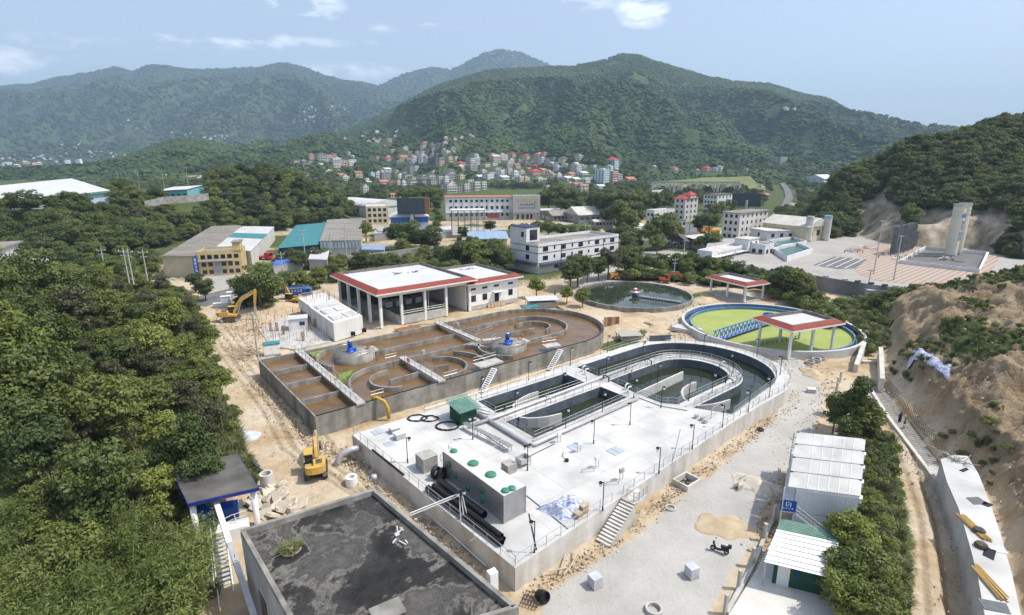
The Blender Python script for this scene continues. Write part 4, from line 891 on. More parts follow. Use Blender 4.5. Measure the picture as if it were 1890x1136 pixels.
def soot_roof_mat():
 m=bpy.data.materials.new('soot_roof');m.use_nodes=True;n,l=m.node_tree.nodes,m.node_tree.links;b=n['Principled BSDF'];b.inputs['Roughness'].default_value=.9;b.inputs['Specular IOR Level'].default_value=.2
 g=n.new('ShaderNodeNewGeometry')
 def nz(sc,det,ds=0.0,rg=.55):
  t=n.new('ShaderNodeTexNoise');t.inputs['Scale'].default_value=sc;t.inputs['Detail'].default_value=det;t.inputs['Distortion'].default_value=ds;t.inputs['Roughness'].default_value=rg;l.new(g.outputs['Position'],t.inputs['Vector']);return t.outputs[0]
 def ramp(src,st):
  r=n.new('ShaderNodeValToRGB');e=r.color_ramp.elements;l.new(src,r.inputs[0])
  while len(e)<len(st):e.new(.5)
  for k,(p,c)in zip(e,st):k.position=p;k.color=(c[0],c[1],c[2],1)
  return r.outputs[0]
 v=n.new('ShaderNodeTexVoronoi');v.inputs['Scale'].default_value=5.5;v.feature='DISTANCE_TO_EDGE';l.new(g.outputs['Position'],v.inputs['Vector'])
 base=ramp(nz(.2,9,.35,.62),((.36,(.016,.016,.016)),(.47,(.030,.029,.028)),(.505,(.17,.16,.14)),(.53,(.062,.059,.054)),(.62,(.105,.10,.092)),(.72,(.05,.048,.045))))
 crack=ramp(v.outputs['Distance'],((.0,(.15,.145,.13)),(.12,(.03,.03,.03)),(.4,(.03,.03,.03))))
 mx=n.new('ShaderNodeMix');mx.data_type='RGBA';l.new(ramp(nz(.13,3),((.50,(0,0,0)),(.62,(.55,.55,.55)))),mx.inputs['Factor']);l.new(base,mx.inputs['A']);l.new(crack,mx.inputs['B'])
 m2=n.new('ShaderNodeMix');m2.data_type='RGBA';m2.blend_type='MULTIPLY';m2.inputs['Factor'].default_value=.5;l.new(mx.outputs['Result'],m2.inputs['A']);l.new(ramp(nz(2.5,8,0,.7),((.35,(.5,.5,.5)),(.65,(1.4,1.4,1.4)))),m2.inputs['B'])
 l.new(m2.outputs['Result'],b.inputs['Base Color']);MATS['soot_roof']=m
soot_roof_mat()
mat('hall_wall',(.34,.345,.35),.9,.12,.5,stain=(.20,.19,.18),sstain=.35,sdir=(1,1,.15))
def dark_hall():
 zr=6.6;A=P(443,979,zr+.5);B=P(691,902,zr+.5);dr=P(945,1112,zr+.5)-B;dl=P(530,1136,zr+.5)-A
 a=atan2(*(A-B)[::-1]);L1=np.linalg.norm(A-B);dr/=np.linalg.norm(dr);dl/=np.linalg.norm(dl)
 Cc=B+dr*20.0;D=A+dl*17.0
 o=np.array((*B,0));q=[tuple(p-B)for p in(B,A,D,Cc)]
 r=thing('flat_roofed_hall','large hall with sooty black flat roof and low parapet in the foreground','building',(*B,0))
 part(MB().prism(q,-.5,zr),'wall','hall_wall',r)
 cx=sum(p[0]for p in q)/4;cyy=sum(p[1]for p in q)/4;ins=[(p[0]+(cx-p[0])*.01,p[1]+(cyy-p[1])*.01)for p in q]
 part(flat(ins,zr+.012),'roof_deck','soot_roof',r)
 for i in range(4):
  p,s=np.array(q[i]),np.array(q[(i+1)%4]);e=(s-p)/np.linalg.norm(s-p);n=np.array((-e[1],e[0]));n=n if n@(np.array((cx,cyy))-p)>0 else-n
  part(MB().wallstrip([p+n*.17+e*(.34 if i%2 else 0),s+n*.17-e*(.34 if i%2 else 0)],.34,zr+.004,zr+.55),'parapet','concrete_old',r)
 e=np.array(q[2])-np.array(q[1]);L=np.linalg.norm(e);e/=L;an=atan2(e[1],e[0])
 for k in range(3):
  c=np.array(q[1])+e*(5.2+k*3.4);window(r,(c[0],c[1],2.6),2.0,3.0,an-pi/2 if False else atan2(-e[0]*-1,-e[1])if False else an-pi/2,'frame_white',2)
 rg=np.random.default_rng(3)
 tuft=single(reed_mesh(9,170,.5,.8),'weed_tuft','grass_blade','round tuft of weeds growing on the black roof','plant',P3(537,1016,zr+.02));
 single(MB().lathe((0,0,0),[(.75,0),(.85,.06),(.6,.16),(.2,.2)],14),'soil_patch','dirt_clod','mossy soil mound under the weeds on the black roof','soil',P3(537,1016,zr+.01),0)
 mb=MB()
 for k in range(9):x,y=rg.normal(size=2)*.35;mb.bar((x,y,.08),(x+rg.normal()*.7,y+rg.normal()*.7,.1+.2*rg.random()),.09)
 single(mb,'rag_heap','concrete_white','small pale heap of rags and sticks near the right parapet of the black roof','debris',P3(736,986,zr+.02))
 single(MB().lathe((0,0,0),[(.16,0),(.16,.5),(.3,.55),(.3,.9),(.1,1.0)],12),'roof_vent','steel_grey','grey round vent at the far corner of the black roof','vent',P3(691,893,zr+.5),0,None,True)
 mb=MB().box(-1.0,1.0,-.7,.7,0,.55).box(-1.1,1.1,-.8,.8,.55,.63)
 single(mb,'roof_hatch','concrete_old','low concrete hatch box at the bottom edge of the black roof','hatch',P3(716,1140,zr+.02),a)
 single(MB().box(-.35,.35,-.3,.3,0,3.2),'sign_box','white_paint','white and blue box at the lower right corner of the black roof','box',(*(Cc-dr*3.9+np.array((.7,.5))),4.1),a)
mat('dirt_clod',(.25,.20,.13),.95,.3,2)
dark_hall()
mat('canopy_roof',(.115,.11,.10),.92,.28,.5,stain=(.045,.043,.04),sstain=.45)
mat('tile_blue',(.02,.035,.22),.35,.2,4)
mat('machine_blue',(.03,.12,.40),.5,.2,1)
def blue_canopy():
 z=4.3;q=[P(*p,z+.35)for p in((312,862),(439,838),(478,901),(346,931))];o=q[3];l=[tuple(p-o)for p in q]
 r=thing('canopy','flat grey roofed canopy with blue tiled edge on round white columns','canopy',(*o,0))
 part(MB().prism(l,z,z+.35),'roof_slab','tile_blue',r);c=np.mean(l,axis=0);part(MB().prism([tuple(np.array(p)*.985+c*.015)for p in l],z+.354,z+.40),'roof_topping','canopy_roof',r)
 cm=MB().cyl((0,0),.3,-2.5,z,16).mesh('column','white_paint',True)
 for p in l:pp=np.array(p)*.86+c*.14;link('column',cm,r,(pp[0],pp[1],0))
 d=[tuple(np.array(p)*.82+c*.18)for p in l]
 r2=thing('screen_machine','blue screening machines in the pit under the canopy','machine',(*o,0))
 e=(np.array(l[2])-np.array(l[3]));e/=np.linalg.norm(e);a=atan2(e[1],e[0]);m=c
 for k in range(2):part(MB().cb((m[0]+e[0]*(k*2.6-1.2),m[1]+e[1]*(k*2.6-1.2)-1.0,.6),(2.0,1.6,1.6),a),'housing','machine_blue',r2);part(MB().cb((m[0]+e[0]*(k*2.6-1.2),m[1]+e[1]*(k*2.6-1.2)-1.0,1.55),(1.2,.8,.3),a),'cover','blue_paint',r2)
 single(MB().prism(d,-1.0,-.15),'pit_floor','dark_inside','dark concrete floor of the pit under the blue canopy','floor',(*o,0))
 bm0=np.array((*P(398,925,3.6),3.6));bm1=np.array((*P(424,1005,3.0),3.0));bm2=np.array((*P(470,1140,2.6),2.6))
 single(MB().bar((0,0,0),bm1-bm0,.5,.5),'concrete_beam','white_paint','white concrete beam leading out from under the blue canopy','beam',tuple(bm0))
 single(MB().bar((0,0,0),bm2-bm1,.45,.4),'launder','steel_grey','grey steel launder running beside the steps','trough',tuple(bm1))
 s0=np.array((*P(402,990,1.2),1.2));s1=np.array((*P(420,1136,-.6),-.6));st=thing('stair','narrow white steps descending along the wall of the black roofed hall','stairs',tuple(s0),atan2(*(s1-s0)[1::-1]));L=np.linalg.norm((s1-s0)[:2])
 tm=MB().box(-.16,.16,-.65,.65,-.1,0).mesh('tread','concrete_white')
 for k in range(18):link('tread',tm,st,(L*(k+.5)/18,0,-1.8*(k+.5)/18))
 for s in(-1,1):part(MB().bar((0,s*.72,0),(L,s*.72,-1.8),.1,.3),'stringer','white_paint',st)
 railing('white handrail of the narrow steps beside the black roofed hall',[tuple(s0+[-.6,0,0]),tuple(s1+[-.6,0,0])],m='white_steel',gap=1.6)
 lp=[tuple(np.array((*P(x,y,1.3),1.3)))for x,y in((398,985),(430,968),(455,960))]
 single(MB().prism([(0,0),(2.6,1.2),(2.1,2.6),(-.5,1.4)],-1.6,0),'landing','white_paint','white concrete landing under the canopy columns','landing',lp[0])
 railing('white railing on the landing under the blue canopy',lp,m='white_steel',gap=.9)
blue_canopy()
# ================================================================ THINGS ON THE WHITE DECK
mat('stainless',(.36,.37,.385),.42,.12,.7,metal=.6,stain=(.40,.36,.30),sstain=.25,sdir=(1,1,.15))
mat('stainless_top',(.62,.62,.60),.5,.08,.6,metal=.15,stain=(.42,.24,.10),sstain=.10)
mat('hatch_green',(.05,.20,.13),.5,.15,2)
mat('shed_green',(.016,.075,.045),.55,.2,1,stain=(.05,.12,.08),sstain=.2)
mat('roof_green',(.11,.24,.18),.6,.22,1.2,stain=(.22,.33,.26),sstain=.3)
mat('plastic_black',(.016,.016,.018),.4,.2,1.5)
mat('wood_pale',(.42,.36,.27),.85,.2,2)
mat('wood_grey',(.36,.345,.31),.85,.18,2)
mat('tarp',(.60,.63,.68),.6,.1,3.2,stain=(.07,.11,.36),sstain=.5,sdir=(.5,3,1))
mat('cardboard',(.40,.30,.18),.9,.15,2)
mat('sheet_blue',(.38,.43,.48),.6,.1,1)
def steel_box():
 r=thing('steel_tank_box','long stainless steel box tank with green round hatches','tank',U3(2.9,5.5,ZD),A0-radians(-1.5));w,d,h=2.85,11.1,3.12
 part(MB().box(0,w,0,d,.06,h),'body','stainless',r);part(MB().box(.03,w-.03,.03,d-.03,h+.003,h+.04),'top_plate','stainless_top',r)
 part(MB().box(-.06,w+.06,-.06,d+.06,0,.06),'base_frame','steel_grey',r)
 for(x0,y0)in((0,0),(w,0),(0,d),(w,d)):part(MB().box(x0-.05,x0+.05,y0-.05,y0+.05,.06,h),'corner_strip','steel_rail',r)
 for(u,v,s)in((3.84,15.85,.42),(4.04,12.31,.6),(4.19,9.32,.6),(3.55,6.09,.42),(4.3,5.97,.42)):
  hm=part(MB().lathe((0,0,0),[(s,0),(s,.12),(s*.86,.2),(s*.3,.26)],20),'hatch','hatch_green',r,True,loc=(u-2.9+.02,v-5.5,h+.04))
 for(y,z)in((9.9,2.1),(8.6,1.3),(6.2,1.0),(3.6,2.0),(3.55,.9)):
  mb=MB();mb.tube([(-.14,0,0),(0,0,0)],.34,18);part(mb,'side_hatch','hatch_green',r,True,loc=(-.01,y,z))
 lad=part(MB().bar((0,0,0),(0,0,3.3),.06).bar((0,.5,0),(0,.5,3.3),.06),'ladder','steel_rail',r,loc=(1.2,d+.15,0));
 for k in range(9):part(MB().bar((0,0,.3+k*.34),(0,.5,.3+k*.34),.04),'rung','steel_rail',lad)
 railing('small steel guard at the far end of the steel box tank',U([(2.9,17.6),(4.2,17.7),(4.9,17.2)],ZD+1.2),gap=.7)
steel_box()
def crate(label,u,v,w,d,h,m,group=None,slats=True,name='crate',z=ZD,rz=A0,loc=None):
 r=thing(name,label,'crate',loc or U3(u,v,z),rz,group);part(MB().box(.04,w-.04,.04,d-.04,.1,h-.06),'core',m,r)
 part(MB().box(0,w,0,d,0,.1),'pallet',m,r);part(MB().box(-.02,w+.02,-.02,d+.02,h-.06,h),'lid',m,r)
 n=max(2,int(h/.32))
 for k in range(n):
  z0=.12+(h-.2)*k/n;z1=z0+(h-.2)/n-.05;part(MB().box(0,w,-.005,.04,z0,z1),'slat',m,r);part(MB().box(-.005,.04,.045,d,z0,z1),'slat',m,r)
 return r
crate('grey wooden crate on the left of the white deck',1.0,18.4,1.9,1.9,1.8,'wood_grey');crate('weathered low crate beside the steel box tank',8.5,12.1,1.3,1.3,1.15,'wood_grey')
r=thing('tray','open grey steel tray on legs near the twin lamp','tray',U3(10.6,12.2,ZD),A0);part(MB().box(0,1.5,0,1.2,.5,.56).box(0,.05,0,1.2,.56,1.1).box(1.45,1.5,0,1.2,.56,1.1).box(.05,1.45,0,.05,.56,1.1).box(.05,1.45,1.15,1.2,.56,1.1),'tray_body','steel_grey',r)
for x in(.05,1.4):
 for y in(.05,1.1):part(MB().box(x,x+.06,y,y+.06,0,.5),'leg','steel_rail',r)
def deck_pipe(label,u0,v0,u1,v1,rr,z,g='black plastic pipes stacked on the deck'):
 a,b=np.array(U3(u0,v0,z)),np.array(U3(u1,v1,z));d=b-a;L=np.linalg.norm(d);r=thing('plastic_pipe',label,'pipe',tuple(a),0,g);n=d/L
 part(MB().tube([(0,0,0),d],rr,16,False),'barrel','plastic_black',r,True);part(MB().tube([n*.01,d-n*.01],rr*.88,16,False),'bore','black_paint',r,True)
deck_pipe('thick black pipe lying nearest the deck railing',-.3,15.2,.75,3.0,.36,ZD+.36);deck_pipe('black pipe second from the deck railing',.45,15.0,1.3,3.4,.27,ZD+.27);deck_pipe('black pipe resting on top of the two pipes by the railing',.1,14.6,1.0,3.3,.24,ZD+.86)
deck_pipe('short thick black pipe against the steel box tank',1.35,15.4,1.85,7.4,.42,ZD+.42,None)
for i,(u,v)in enumerate(((1.6,16.9),(2.1,16.2))):
 mb=MB();mb.ring((0,0),.38,.75,0,.35,22);o=single(mb,'pipe_flange','plastic_black',('black pipe flange standing at the end of the steel box tank','second black pipe flange at the end of the steel box tank')[i],'flange',U3(u,v,ZD+.75),A0,None,True);o.rotation_euler=(pi/2,0,A0+.3)
single(MB().tube([(0,0,0),(.3,0,.5),(.9,.3,.9)],.3,12),'hose_elbow','plastic_black','black rubber elbow beside the steel box tank','pipe',U3(1.3,15.6,ZD+.1),A0,None,True)
def green_shed():
 r=thing('tin_shed','small dark green corrugated tin shed with sloping roof','shed',U3(10.9,25.8,ZD),A0);w,d,h=2.6,2.9,2.1
 part(MB().prism([(0,0),(w,0),(w,d),(0,d)],0,[h+.1,h+.1,h+.5,h+.5]),'wall','shed_green',r)
 mb=MB();n=26
 rm=MB()
 for k in range(n):
  x0=-.5+(w+1.0)*k/n;x1=-.5+(w+1.0)*(k+1)/n;z=.05 if k%2 else 0
  rm.add([(x0,-.6,h+.05+z),(x1,-.6,h+.05+z),(x1,d+.6,h+.62+z),(x0,d+.6,h+.62+z)],[(0,1,2,3)])
 part(rm,'roof','roof_green',r)
 for k in range(12):part(MB().box(w*k/12+.02,w*k/12+.10,-.03,0,.05,h+.08),'rib','shed_green',r)
 for k in range(12):part(MB().box(-.03,0,d*k/12+.02,d*k/12+.10,.05,h+.1),'rib','shed_green',r)
green_shed()
for k,(u0,v0,u1,v1,lb)in enumerate(((10.9,24.9,11.1,22.3,'steel roller bench next to the green shed'),(11.2,22.1,11.55,20.0,'second steel bench in the row from the green shed'),(11.55,19.9,11.8,18.2,'third steel bench in the row from the green shed'),(11.75,18.0,11.95,16.0,'last steel bench in the row, farthest from the green shed'))):
 a=np.array(U3(u0,v0,ZD));b=np.array(U3(u1,v1,ZD));d=b-a;L=np.linalg.norm(d);r=thing('steel_bench',lb,'bench',tuple(a),atan2(d[1],d[0]),'steel benches in a row')
 part(MB().box(0,L,-.35,.35,.82,.9),'top','stainless',r)
 for x in(.15,L-.2):
  for y in(-.3,.25):part(MB().box(x,x+.06,y,y+.06,0,.82),'leg','steel_rail',r)
def tarp_heap(name,label,pts,hgt,seed,m='tarp',loc=(0,0,0),zf=None):
 """crumpled sheet draped over rubble"""
 rg=np.random.default_rng(seed);pts=np.array(pts);lo,hi=pts.min(0),pts.max(0);n=46;xs=np.linspace(lo[0],hi[0],n);ys=np.linspace(lo[1],hi[1],n);X,Y=np.meshgrid(xs,ys,indexing='ij')
 d=-pdist(X,Y,[tuple(p)for p in pts]);Zb=zf(X,Y)if zf is not None else X*0
 Zz=Zb+np.where(d>0,sstep(0,.9,d)*hgt*(.5+fbm(X/1.6,Y/1.6,seed,3)*1.3)+np.abs(fbm(X/.55,Y/.55,seed+3,3))*.55*sstep(0,.3,d)+.04,0)
 mb=MB();idx=-np.ones((n,n),int)
 for i in range(n):
  for j in range(n):
   if d[i,j]>-.12:idx[i,j]=len(mb.v);mb.v.append((X[i,j]-loc[0],Y[i,j]-loc[1],Zz[i,j]-loc[2]))
 for i in range(n-1):
  for j in range(n-1):
   q=(idx[i,j],idx[i+1,j],idx[i+1,j+1],idx[i,j+1])
   if min(q)>=0:mb.f.append(q)
 return single(mb,name,m,label,'tarpaulin',loc,0,None,False)
o=U3(9.5,3.2,ZD);tarp_heap('tarpaulin','crumpled blue and white striped tarpaulin heap on the deck',[UV(*p)for p in((7.0,5.4),(7.8,2.3),(9.6,1.6),(10.8,2.0),(11.7,3.5),(10.9,5.0),(8.6,5.2))],1.3,5,loc=o,zf=lambda X,Y:X*0+ZD)
for i,(u,v,z,w,d,h,lb)in enumerate(((10.0,1.5,0,.8,.6,1.0,'cardboard box pile at the right of the tarpaulin heap'),(9.2,1.3,0,.8,.7,.6,'brown carton in front of the tarpaulin heap'),(10.9,1.9,0,.6,.6,.7,'small carton behind the box pile by the tarpaulin'))):
 r=thing('carton',lb,'box',U3(u,v,ZD),A0+.2*i,'cartons by the tarpaulin');part(MB().box(0,w,0,d,0,h-.02),'body','cardboard',r);part(MB().box(.02,w-.02,.02,d-.02,h-.02,h),'top_flaps','wood_pale',r)
for i,(u,v,w,d,h,lb)in enumerate(((2.3,29.3,1.2,1.0,.7,'grey metal cabinet box at the left end of the deck'),(2.0,27.3,1.3,1.0,.8,'second grey metal cabinet box at the left end of the deck'))):
 r=thing('cabinet_box',lb,'cabinet',U3(u,v,ZD),A0,'cabinet boxes on the deck');part(MB().box(0,w,0,d,0,h),'body','steel_grey',r);part(MB().box(-.05,w+.05,-.05,d+.05,h,h+.06),'lid','white_steel',r)
for i,(u,v,w,d,lb)in enumerate(((.4,30.4,1.4,1.5,'blue-grey steel plate in the deck at the far left corner'),(.3,26.6,1.3,1.3,'blue-grey steel plate in the deck behind the wooden crate'),(18.4,11.2,1.6,1.6,'pale square cover near the second sensor stand'),(21.6,7.4,1.8,1.6,'pale square cover near the third sensor stand'))):
 r=thing('cover_plate',lb,'hatch',U3(u,v,ZD),A0,'cover plates in the deck');part(MB().box(0,w,0,d,.004,.06),'plate','sheet_blue',r);part(MB().box(w*.45,w*.55,.1,d-.1,.06,.09),'handle_bar','steel_grey',r)
sensor=[(r_:=(960+x/3.245,700+y/3.245))for x,y in((232,380),(352,438),(460,530),(605,605))]
for i,p in enumerate(sensor):
 r=thing('sensor_stand',('sensor stand closest to the front basin corner','second sensor stand from the front basin corner','third sensor stand from the front basin corner','sensor stand closest to the deck stairs')[i],'instrument',P3(*p,ZD),A0,'sensor stands on the deck')
 for s in(-.25,.25):part(MB().box(s-.03,s+.03,-.03,.03,0,1.35),'leg','steel_rail',r)
 part(MB().box(-.32,.32,-.14,.14,1.0,1.5),'instrument_box','white_steel' if i!=3 else 'wood_grey',r)
 single(MB().box(-.8,.8,-.04,.04,.35,.45).box(-.75,-.68,-.04,.04,0,.35).box(.68,.75,-.04,.04,0,.35),'hurdle','steel_grey',('low steel bar on feet near the first sensor stand','low steel bar on feet near the second sensor stand','low steel bar on feet near the third sensor stand','low steel bar on feet near the last sensor stand')[i],'barrier',(r.location.x-1.5*cos(A0),r.location.y-1.5*sin(A0),ZD),A0-.5,'low steel bars on the deck')if i>1 else None
def coil(label,p,R,n=3,r=.05):
 rg=np.random.default_rng(n);mb=MB();pts=[((R+rg.normal()*.08)*cos(t)*1.3,(R+rg.normal()*.08)*sin(t),.06+.04*(t/6.28))for t in np.linspace(0,6.28*n,22*n)]
 single(mb.tube(pts,r,5),'hose_coil','plastic_black',label,'hose',P3(*p,ZD),0)
coil('black hose coil on the deck left of the green shed',(770,773),1.0,3);coil('second black hose coil lying next to the first',(793,774),.9,3);coil('loose black hose loops in front of the green shed',(826,788),1.2,4)
single(MB().tube([(0,0,0),(-.4,1.1,.15),(-.2,2.2,0)],.03,5).cyl((0,0),.25,0,.3,8),'floor_tool','black_paint','small cable reel with a handle lying mid deck','tool',P3(1046,852,ZD))
a0,a1,a2=np.array(P3(757,952,4.2)),np.array(P3(848,915,5.2)),np.array(P3(856,964,ZD))
fr=thing('scaffold','white scaffold frame leaning over the left wall towards the black roof','frame',tuple(a2))
for o_ in(0,.25):part(MB().bar(a0-a2+[0,0,o_],a1-a2+[0,0,o_],.09),'rail','white_paint',fr)
for k in range(3):part(MB().bar(a1-a2+[k*.15,0,0],np.array((k*.35-.3,k*.2,0)),.09),'leg','white_paint',fr)
r=thing('goal_frame','bent steel hoop frame at the right end of the deck','frame',P3(1312,773,ZD),A0);part(MB().tube([(0,0,0),(0,0,1.3),(.4,0,1.6),(1.8,0,1.7),(2.6,0,1.2),(2.8,-.9,0)],.06,6),'hoop','steel_rail',r);part(MB().bar((0,0,.6),(2.5,0,.6),.05),'crossbar','steel_rail',r)
single(MB().cyl((0,0),.04,0,4.8,6),'bare_pole','steel_grey','thin bare pole leaning on the right deck edge','pole',P3(1240,857,ZD)).rotation_euler=(.05,.12,0)
for i,(x,y)in enumerate(((1296,776),(1302,781),(1285,772))):single(MB().box(-.25,.25,-.2,.2,0,.5).box(-.3,.3,-.25,.25,.5,.56),'junction_box','steel_grey',('small grey junction box by the hoop frame','right small junction box by the hoop frame','left small junction box by the hoop frame')[i],'box',P3(x,y,ZD),A0,'junction boxes on the deck')
def conc_stair():
 a=np.array(U3(10.9,.05,-.1));b=np.array(U3(15.9,.85,ZD));d=b-a;L=hypot(d[0],d[1]);rz=atan2(d[1],d[0]);r=thing('concrete_stair','concrete stair rising along the right wall of the white tank','stairs',tuple(a),rz);n=14
 part(MB().add([(0,-1.2,0),(L,-1.2,0),(L,-1.2,d[2]-.1),(0,.3,0),(L,.3,0),(L,.3,d[2]-.1)],[(0,1,2),(5,4,3),(0,2,5,3),(1,4,5,2),(0,3,4,1)]),'flight','concrete_mid',r)
 tm=MB().box(0,L/n*1.05,-1.3,.32,-.12,0).mesh('step','concrete_wall')
 for k in range(n):link('step',tm,r,(L*k/n,0,d[2]*(k+1)/n))
 railing('railing at the head of the concrete stair',[tuple(b+[.1,0,0]),tuple(b+np.array((sin(rz)*1.3,-cos(rz)*1.3,0))),tuple(b+np.array((sin(rz)*1.3+cos(rz)*2.2,-cos(rz)*1.3+sin(rz)*2.2,0)))],gap=.8,bal=.2)
 single(MB().box(0,2.4,-1.35,.1,-.25,0),'landing','concrete_wall','small landing slab at the head of the concrete stair','landing',tuple(b+[0,0,.01]),rz)
conc_stair()
pipe('fat dark grey pipe bending out of the left tank wall into the ground',[U3(-1.75,30.3,1.5),U3(-2.9,30.6,1.6),U3(-4.0,30.9,1.2),U3(-4.6,31.1,.2),U3(-4.7,31.1,-.3)],.42,'steel_grey',n=14)
pipe('white pipe along the foot of the left tank wall',[U3(-1.4,27,.3),U3(-1.0,20,.25),U3(-.7,12,.25),U3(-.4,4,.3)],.07,'white_paint')
pipe('black cable duct on the left wall of the tank',[U3(-1.5,27,ZD+.15),U3(-1.0,19.5,ZD+.15)],.13,'plastic_black')
# ================================================================ VEHICLES
mat('machine_yellow',(.60,.36,.055),.5,.12,.8,stain=(.40,.31,.19),sstain=.42)
mat('machine_orange',(.66,.29,.02),.5,.12,.8,stain=(.4,.22,.08),sstain=.2)
mat('machine_red',(.52,.09,.03),.5,.15,.8)
mat('track_dark',(.06,.05,.04),.85,.3,2,stain=(.22,.17,.11),sstain=.35)
mat('rubber',(.03,.03,.032),.8,.2,2)
def excavator(label,loc,rz,arm,m='machine_yellow',s=1.0,tool='bucket',turn=0.0):
 """arm: boom foot, boom knee, boom tip, stick tip (local x forward, z up)"""
 r=thing('excavator',label,'excavator',loc,rz);r.scale=(s,s,s)
 for y in(-1.15,1.15):
  L,h=3.9,.85;prof=[(-L/2+.4,0),(L/2-.4,0),(L/2,.42),(L/2-.4,h),(-L/2+.4,h),(-L/2,.42)]
  mb=MB();n=len(prof);mb.add([(x,y-.3,z)for x,z in prof]+[(x,y+.3,z)for x,z in prof],[tuple(range(n-1,-1,-1)),tuple(range(n,2*n))]+[(i,(i+1)%n,n+(i+1)%n,n+i)for i in range(n)])
  t=part(mb,'track','track_dark',r)
  tm=MB().box(-.1,.1,-.33,.33,0,.05).mesh('track_shoe','track_dark')
  for k in range(9):link('track_shoe',tm,t,(-1.5+k*.375,y,h))
  for x in(-1.5,1.5):q=part(MB().tube([(x,y-.32,.42),(x,y+.32,.42)],.32,12),'sprocket','steel_grey',t)
 part(MB().box(-1.2,1.2,-.9,.9,.35,.95),'undercarriage','track_dark',r);part(MB().cyl((0,0),.75,.9,1.12,18),'turntable','track_dark',r)
 ca,sa=cos(turn),sin(turn)
 h=link('superstructure',MB().prism([(-1.9,-1.25),(1.5,-1.25),(1.5,1.25),(-1.9,1.25)],1.12,[1.75,1.55,1.55,1.75]).mesh('superstructure',m),r)
 part(MB().prism([(-1.9,-1.25),(-2.35,-1.0),(-2.5,-.4),(-2.5,.4),(-2.35,1.0),(-1.9,1.25)],1.2,2.15),'counterweight',m,r)
 part(MB().box(-1.9,-.2,-1.2,.15,1.7,2.2),'engine_hood',m,r);part(MB().box(-1.6,-.5,-.9,-.1,2.2,2.24),'hood_grille','track_dark',r)
 cab=part(MB().prism([(-.35,.3),(1.35,.3),(1.35,1.25),(-.35,1.25)],1.5,2.95),'cab','black_paint',r)
 for(a,b,c,d,e,f)in((1.351,1.37,.4,1.15,1.75,2.75),(-.2,1.2,1.251,1.27,1.9,2.75),(-.2,1.2,.28,.299,1.9,2.75),(-.37,-.351,.4,1.15,2.0,2.75)):part(MB().box(a,b,c,d,e,f),'window','glass_dark',cab)
 part(MB().box(-.42,1.42,.24,1.31,2.95,3.05),'cab_roof',m,cab)
 p=[np.array((x,-.15,z))for x,z in arm]
 def plate2(pts,w,hs,nm,mm):
  mb=MB();L=[]
  for i,(q,hh)in enumerate(zip(pts,hs)):
   d=pts[min(i+1,len(pts)-1)]-pts[max(i-1,0)];d/=np.linalg.norm(d);u=np.array((-d[2],0,d[0]));L+=[q+u*hh/2+[0,-w/2,0],q+u*hh/2+[0,w/2,0],q-u*hh/2+[0,w/2,0],q-u*hh/2+[0,-w/2,0]]
  fs=[(0,1,2,3),tuple(len(L)-1-k for k in range(4))]
  for i in range(len(pts)-1):
   for k in range(4):fs.append((4*i+k,4*i+4+k,4*i+4+(k+1)%4,4*i+(k+1)%4))
  return part(mb.add(L,fs),nm,mm,r)
 mid=(p[0]+p[1])/2+np.array((-.1,0,.15))
 boom=plate2([p[0],mid,p[1],(p[1]+p[2])/2,p[2]],.42,[.5,.75,.8,.6,.4],'boom',m);stick=plate2([p[2]+(p[2]-p[3])*.16,p[2],(p[2]+p[3])/2,p[3]],.34,[.3,.62,.5,.3],'stick',m)
 cyl=part(MB().tube([p[0]+[.7,.3,-.2],p[1]+[0,.3,-.1]],.09,8),'boom_cylinder','steel_rail',r);part(MB().tube([p[0]+[.7,-.3,-.2],p[1]+[0,-.3,-.1]],.09,8),'boom_cylinder','steel_rail',r);part(MB().tube([p[1]+[0,0,.5],p[2]+(p[2]-p[3])*.14],.09,8),'stick_cylinder','steel_rail',r)
 if tool=='breaker':
  part(MB().bar(p[3]+[0,0,.1],p[3]+[0,0,-1.1],.5).bar(p[3]+[0,0,-1.1],p[3]+[0,0,-1.9],.14),'breaker','steel_grey',r)
 else:
  q=p[3];prof=[(0,.25),(.5,.1),(.75,-.35),(.5,-.85),(-.1,-1.0),(-.5,-.8),(-.15,-.7),(.25,-.55),(.4,-.3),(.1,-.05)]
  sgn=-1;mb=MB();n=len(prof);mb.add([(q[0]+x*sgn,q[1]-.5,q[2]+z)for x,z in prof]+[(q[0]+x*sgn,q[1]+.5,q[2]+z)for x,z in prof],[(i,(i+1)%n,n+(i+1)%n,n+i)for i in range(n)]+[(0,1,2,9),(9,2,8),(8,2,3,7),(7,3,4,6),(6,4,5)]+[tuple(n+k for k in f[::-1])for f in((0,1,2,9),(9,2,8),(8,2,3,7),(7,3,4,6),(6,4,5))])
  b=part(mb,'bucket','track_dark',r)
  for k in range(4):part(MB().box(q[0]+.42,q[0]+.62,q[1]-.45+k*.27,q[1]-.36+k*.27,q[2]-.88,q[2]-.78),'tooth','steel_grey',b)
 return r
excavator('large yellow excavator with raised boom at the building site',P3(426,592,0),radians(14),((.9,1.7),(2.7,4.7),(5.6,6.2),(5.2,2.6)),tool='breaker',s=1.12)
excavator('yellow excavator with folded arm beside the blue dump truck',P3(541,561,0),radians(172),((.9,1.7),(1.8,4.4),(3.9,5.2),(4.6,3.1)))
excavator('dusty yellow excavator parked on the dirt road with its arm stretched ahead',P3(584,873,0),radians(109),((.9,1.7),(2.6,3.6),(5.0,3.3),(6.6,.95)),s=.95)
excavator('small red excavator behind the dark round tank',P3(1228,522,0),radians(-18),((.9,1.7),(2.0,4.2),(5.0,4.4),(6.4,2.0)),m='machine_red',s=.8)
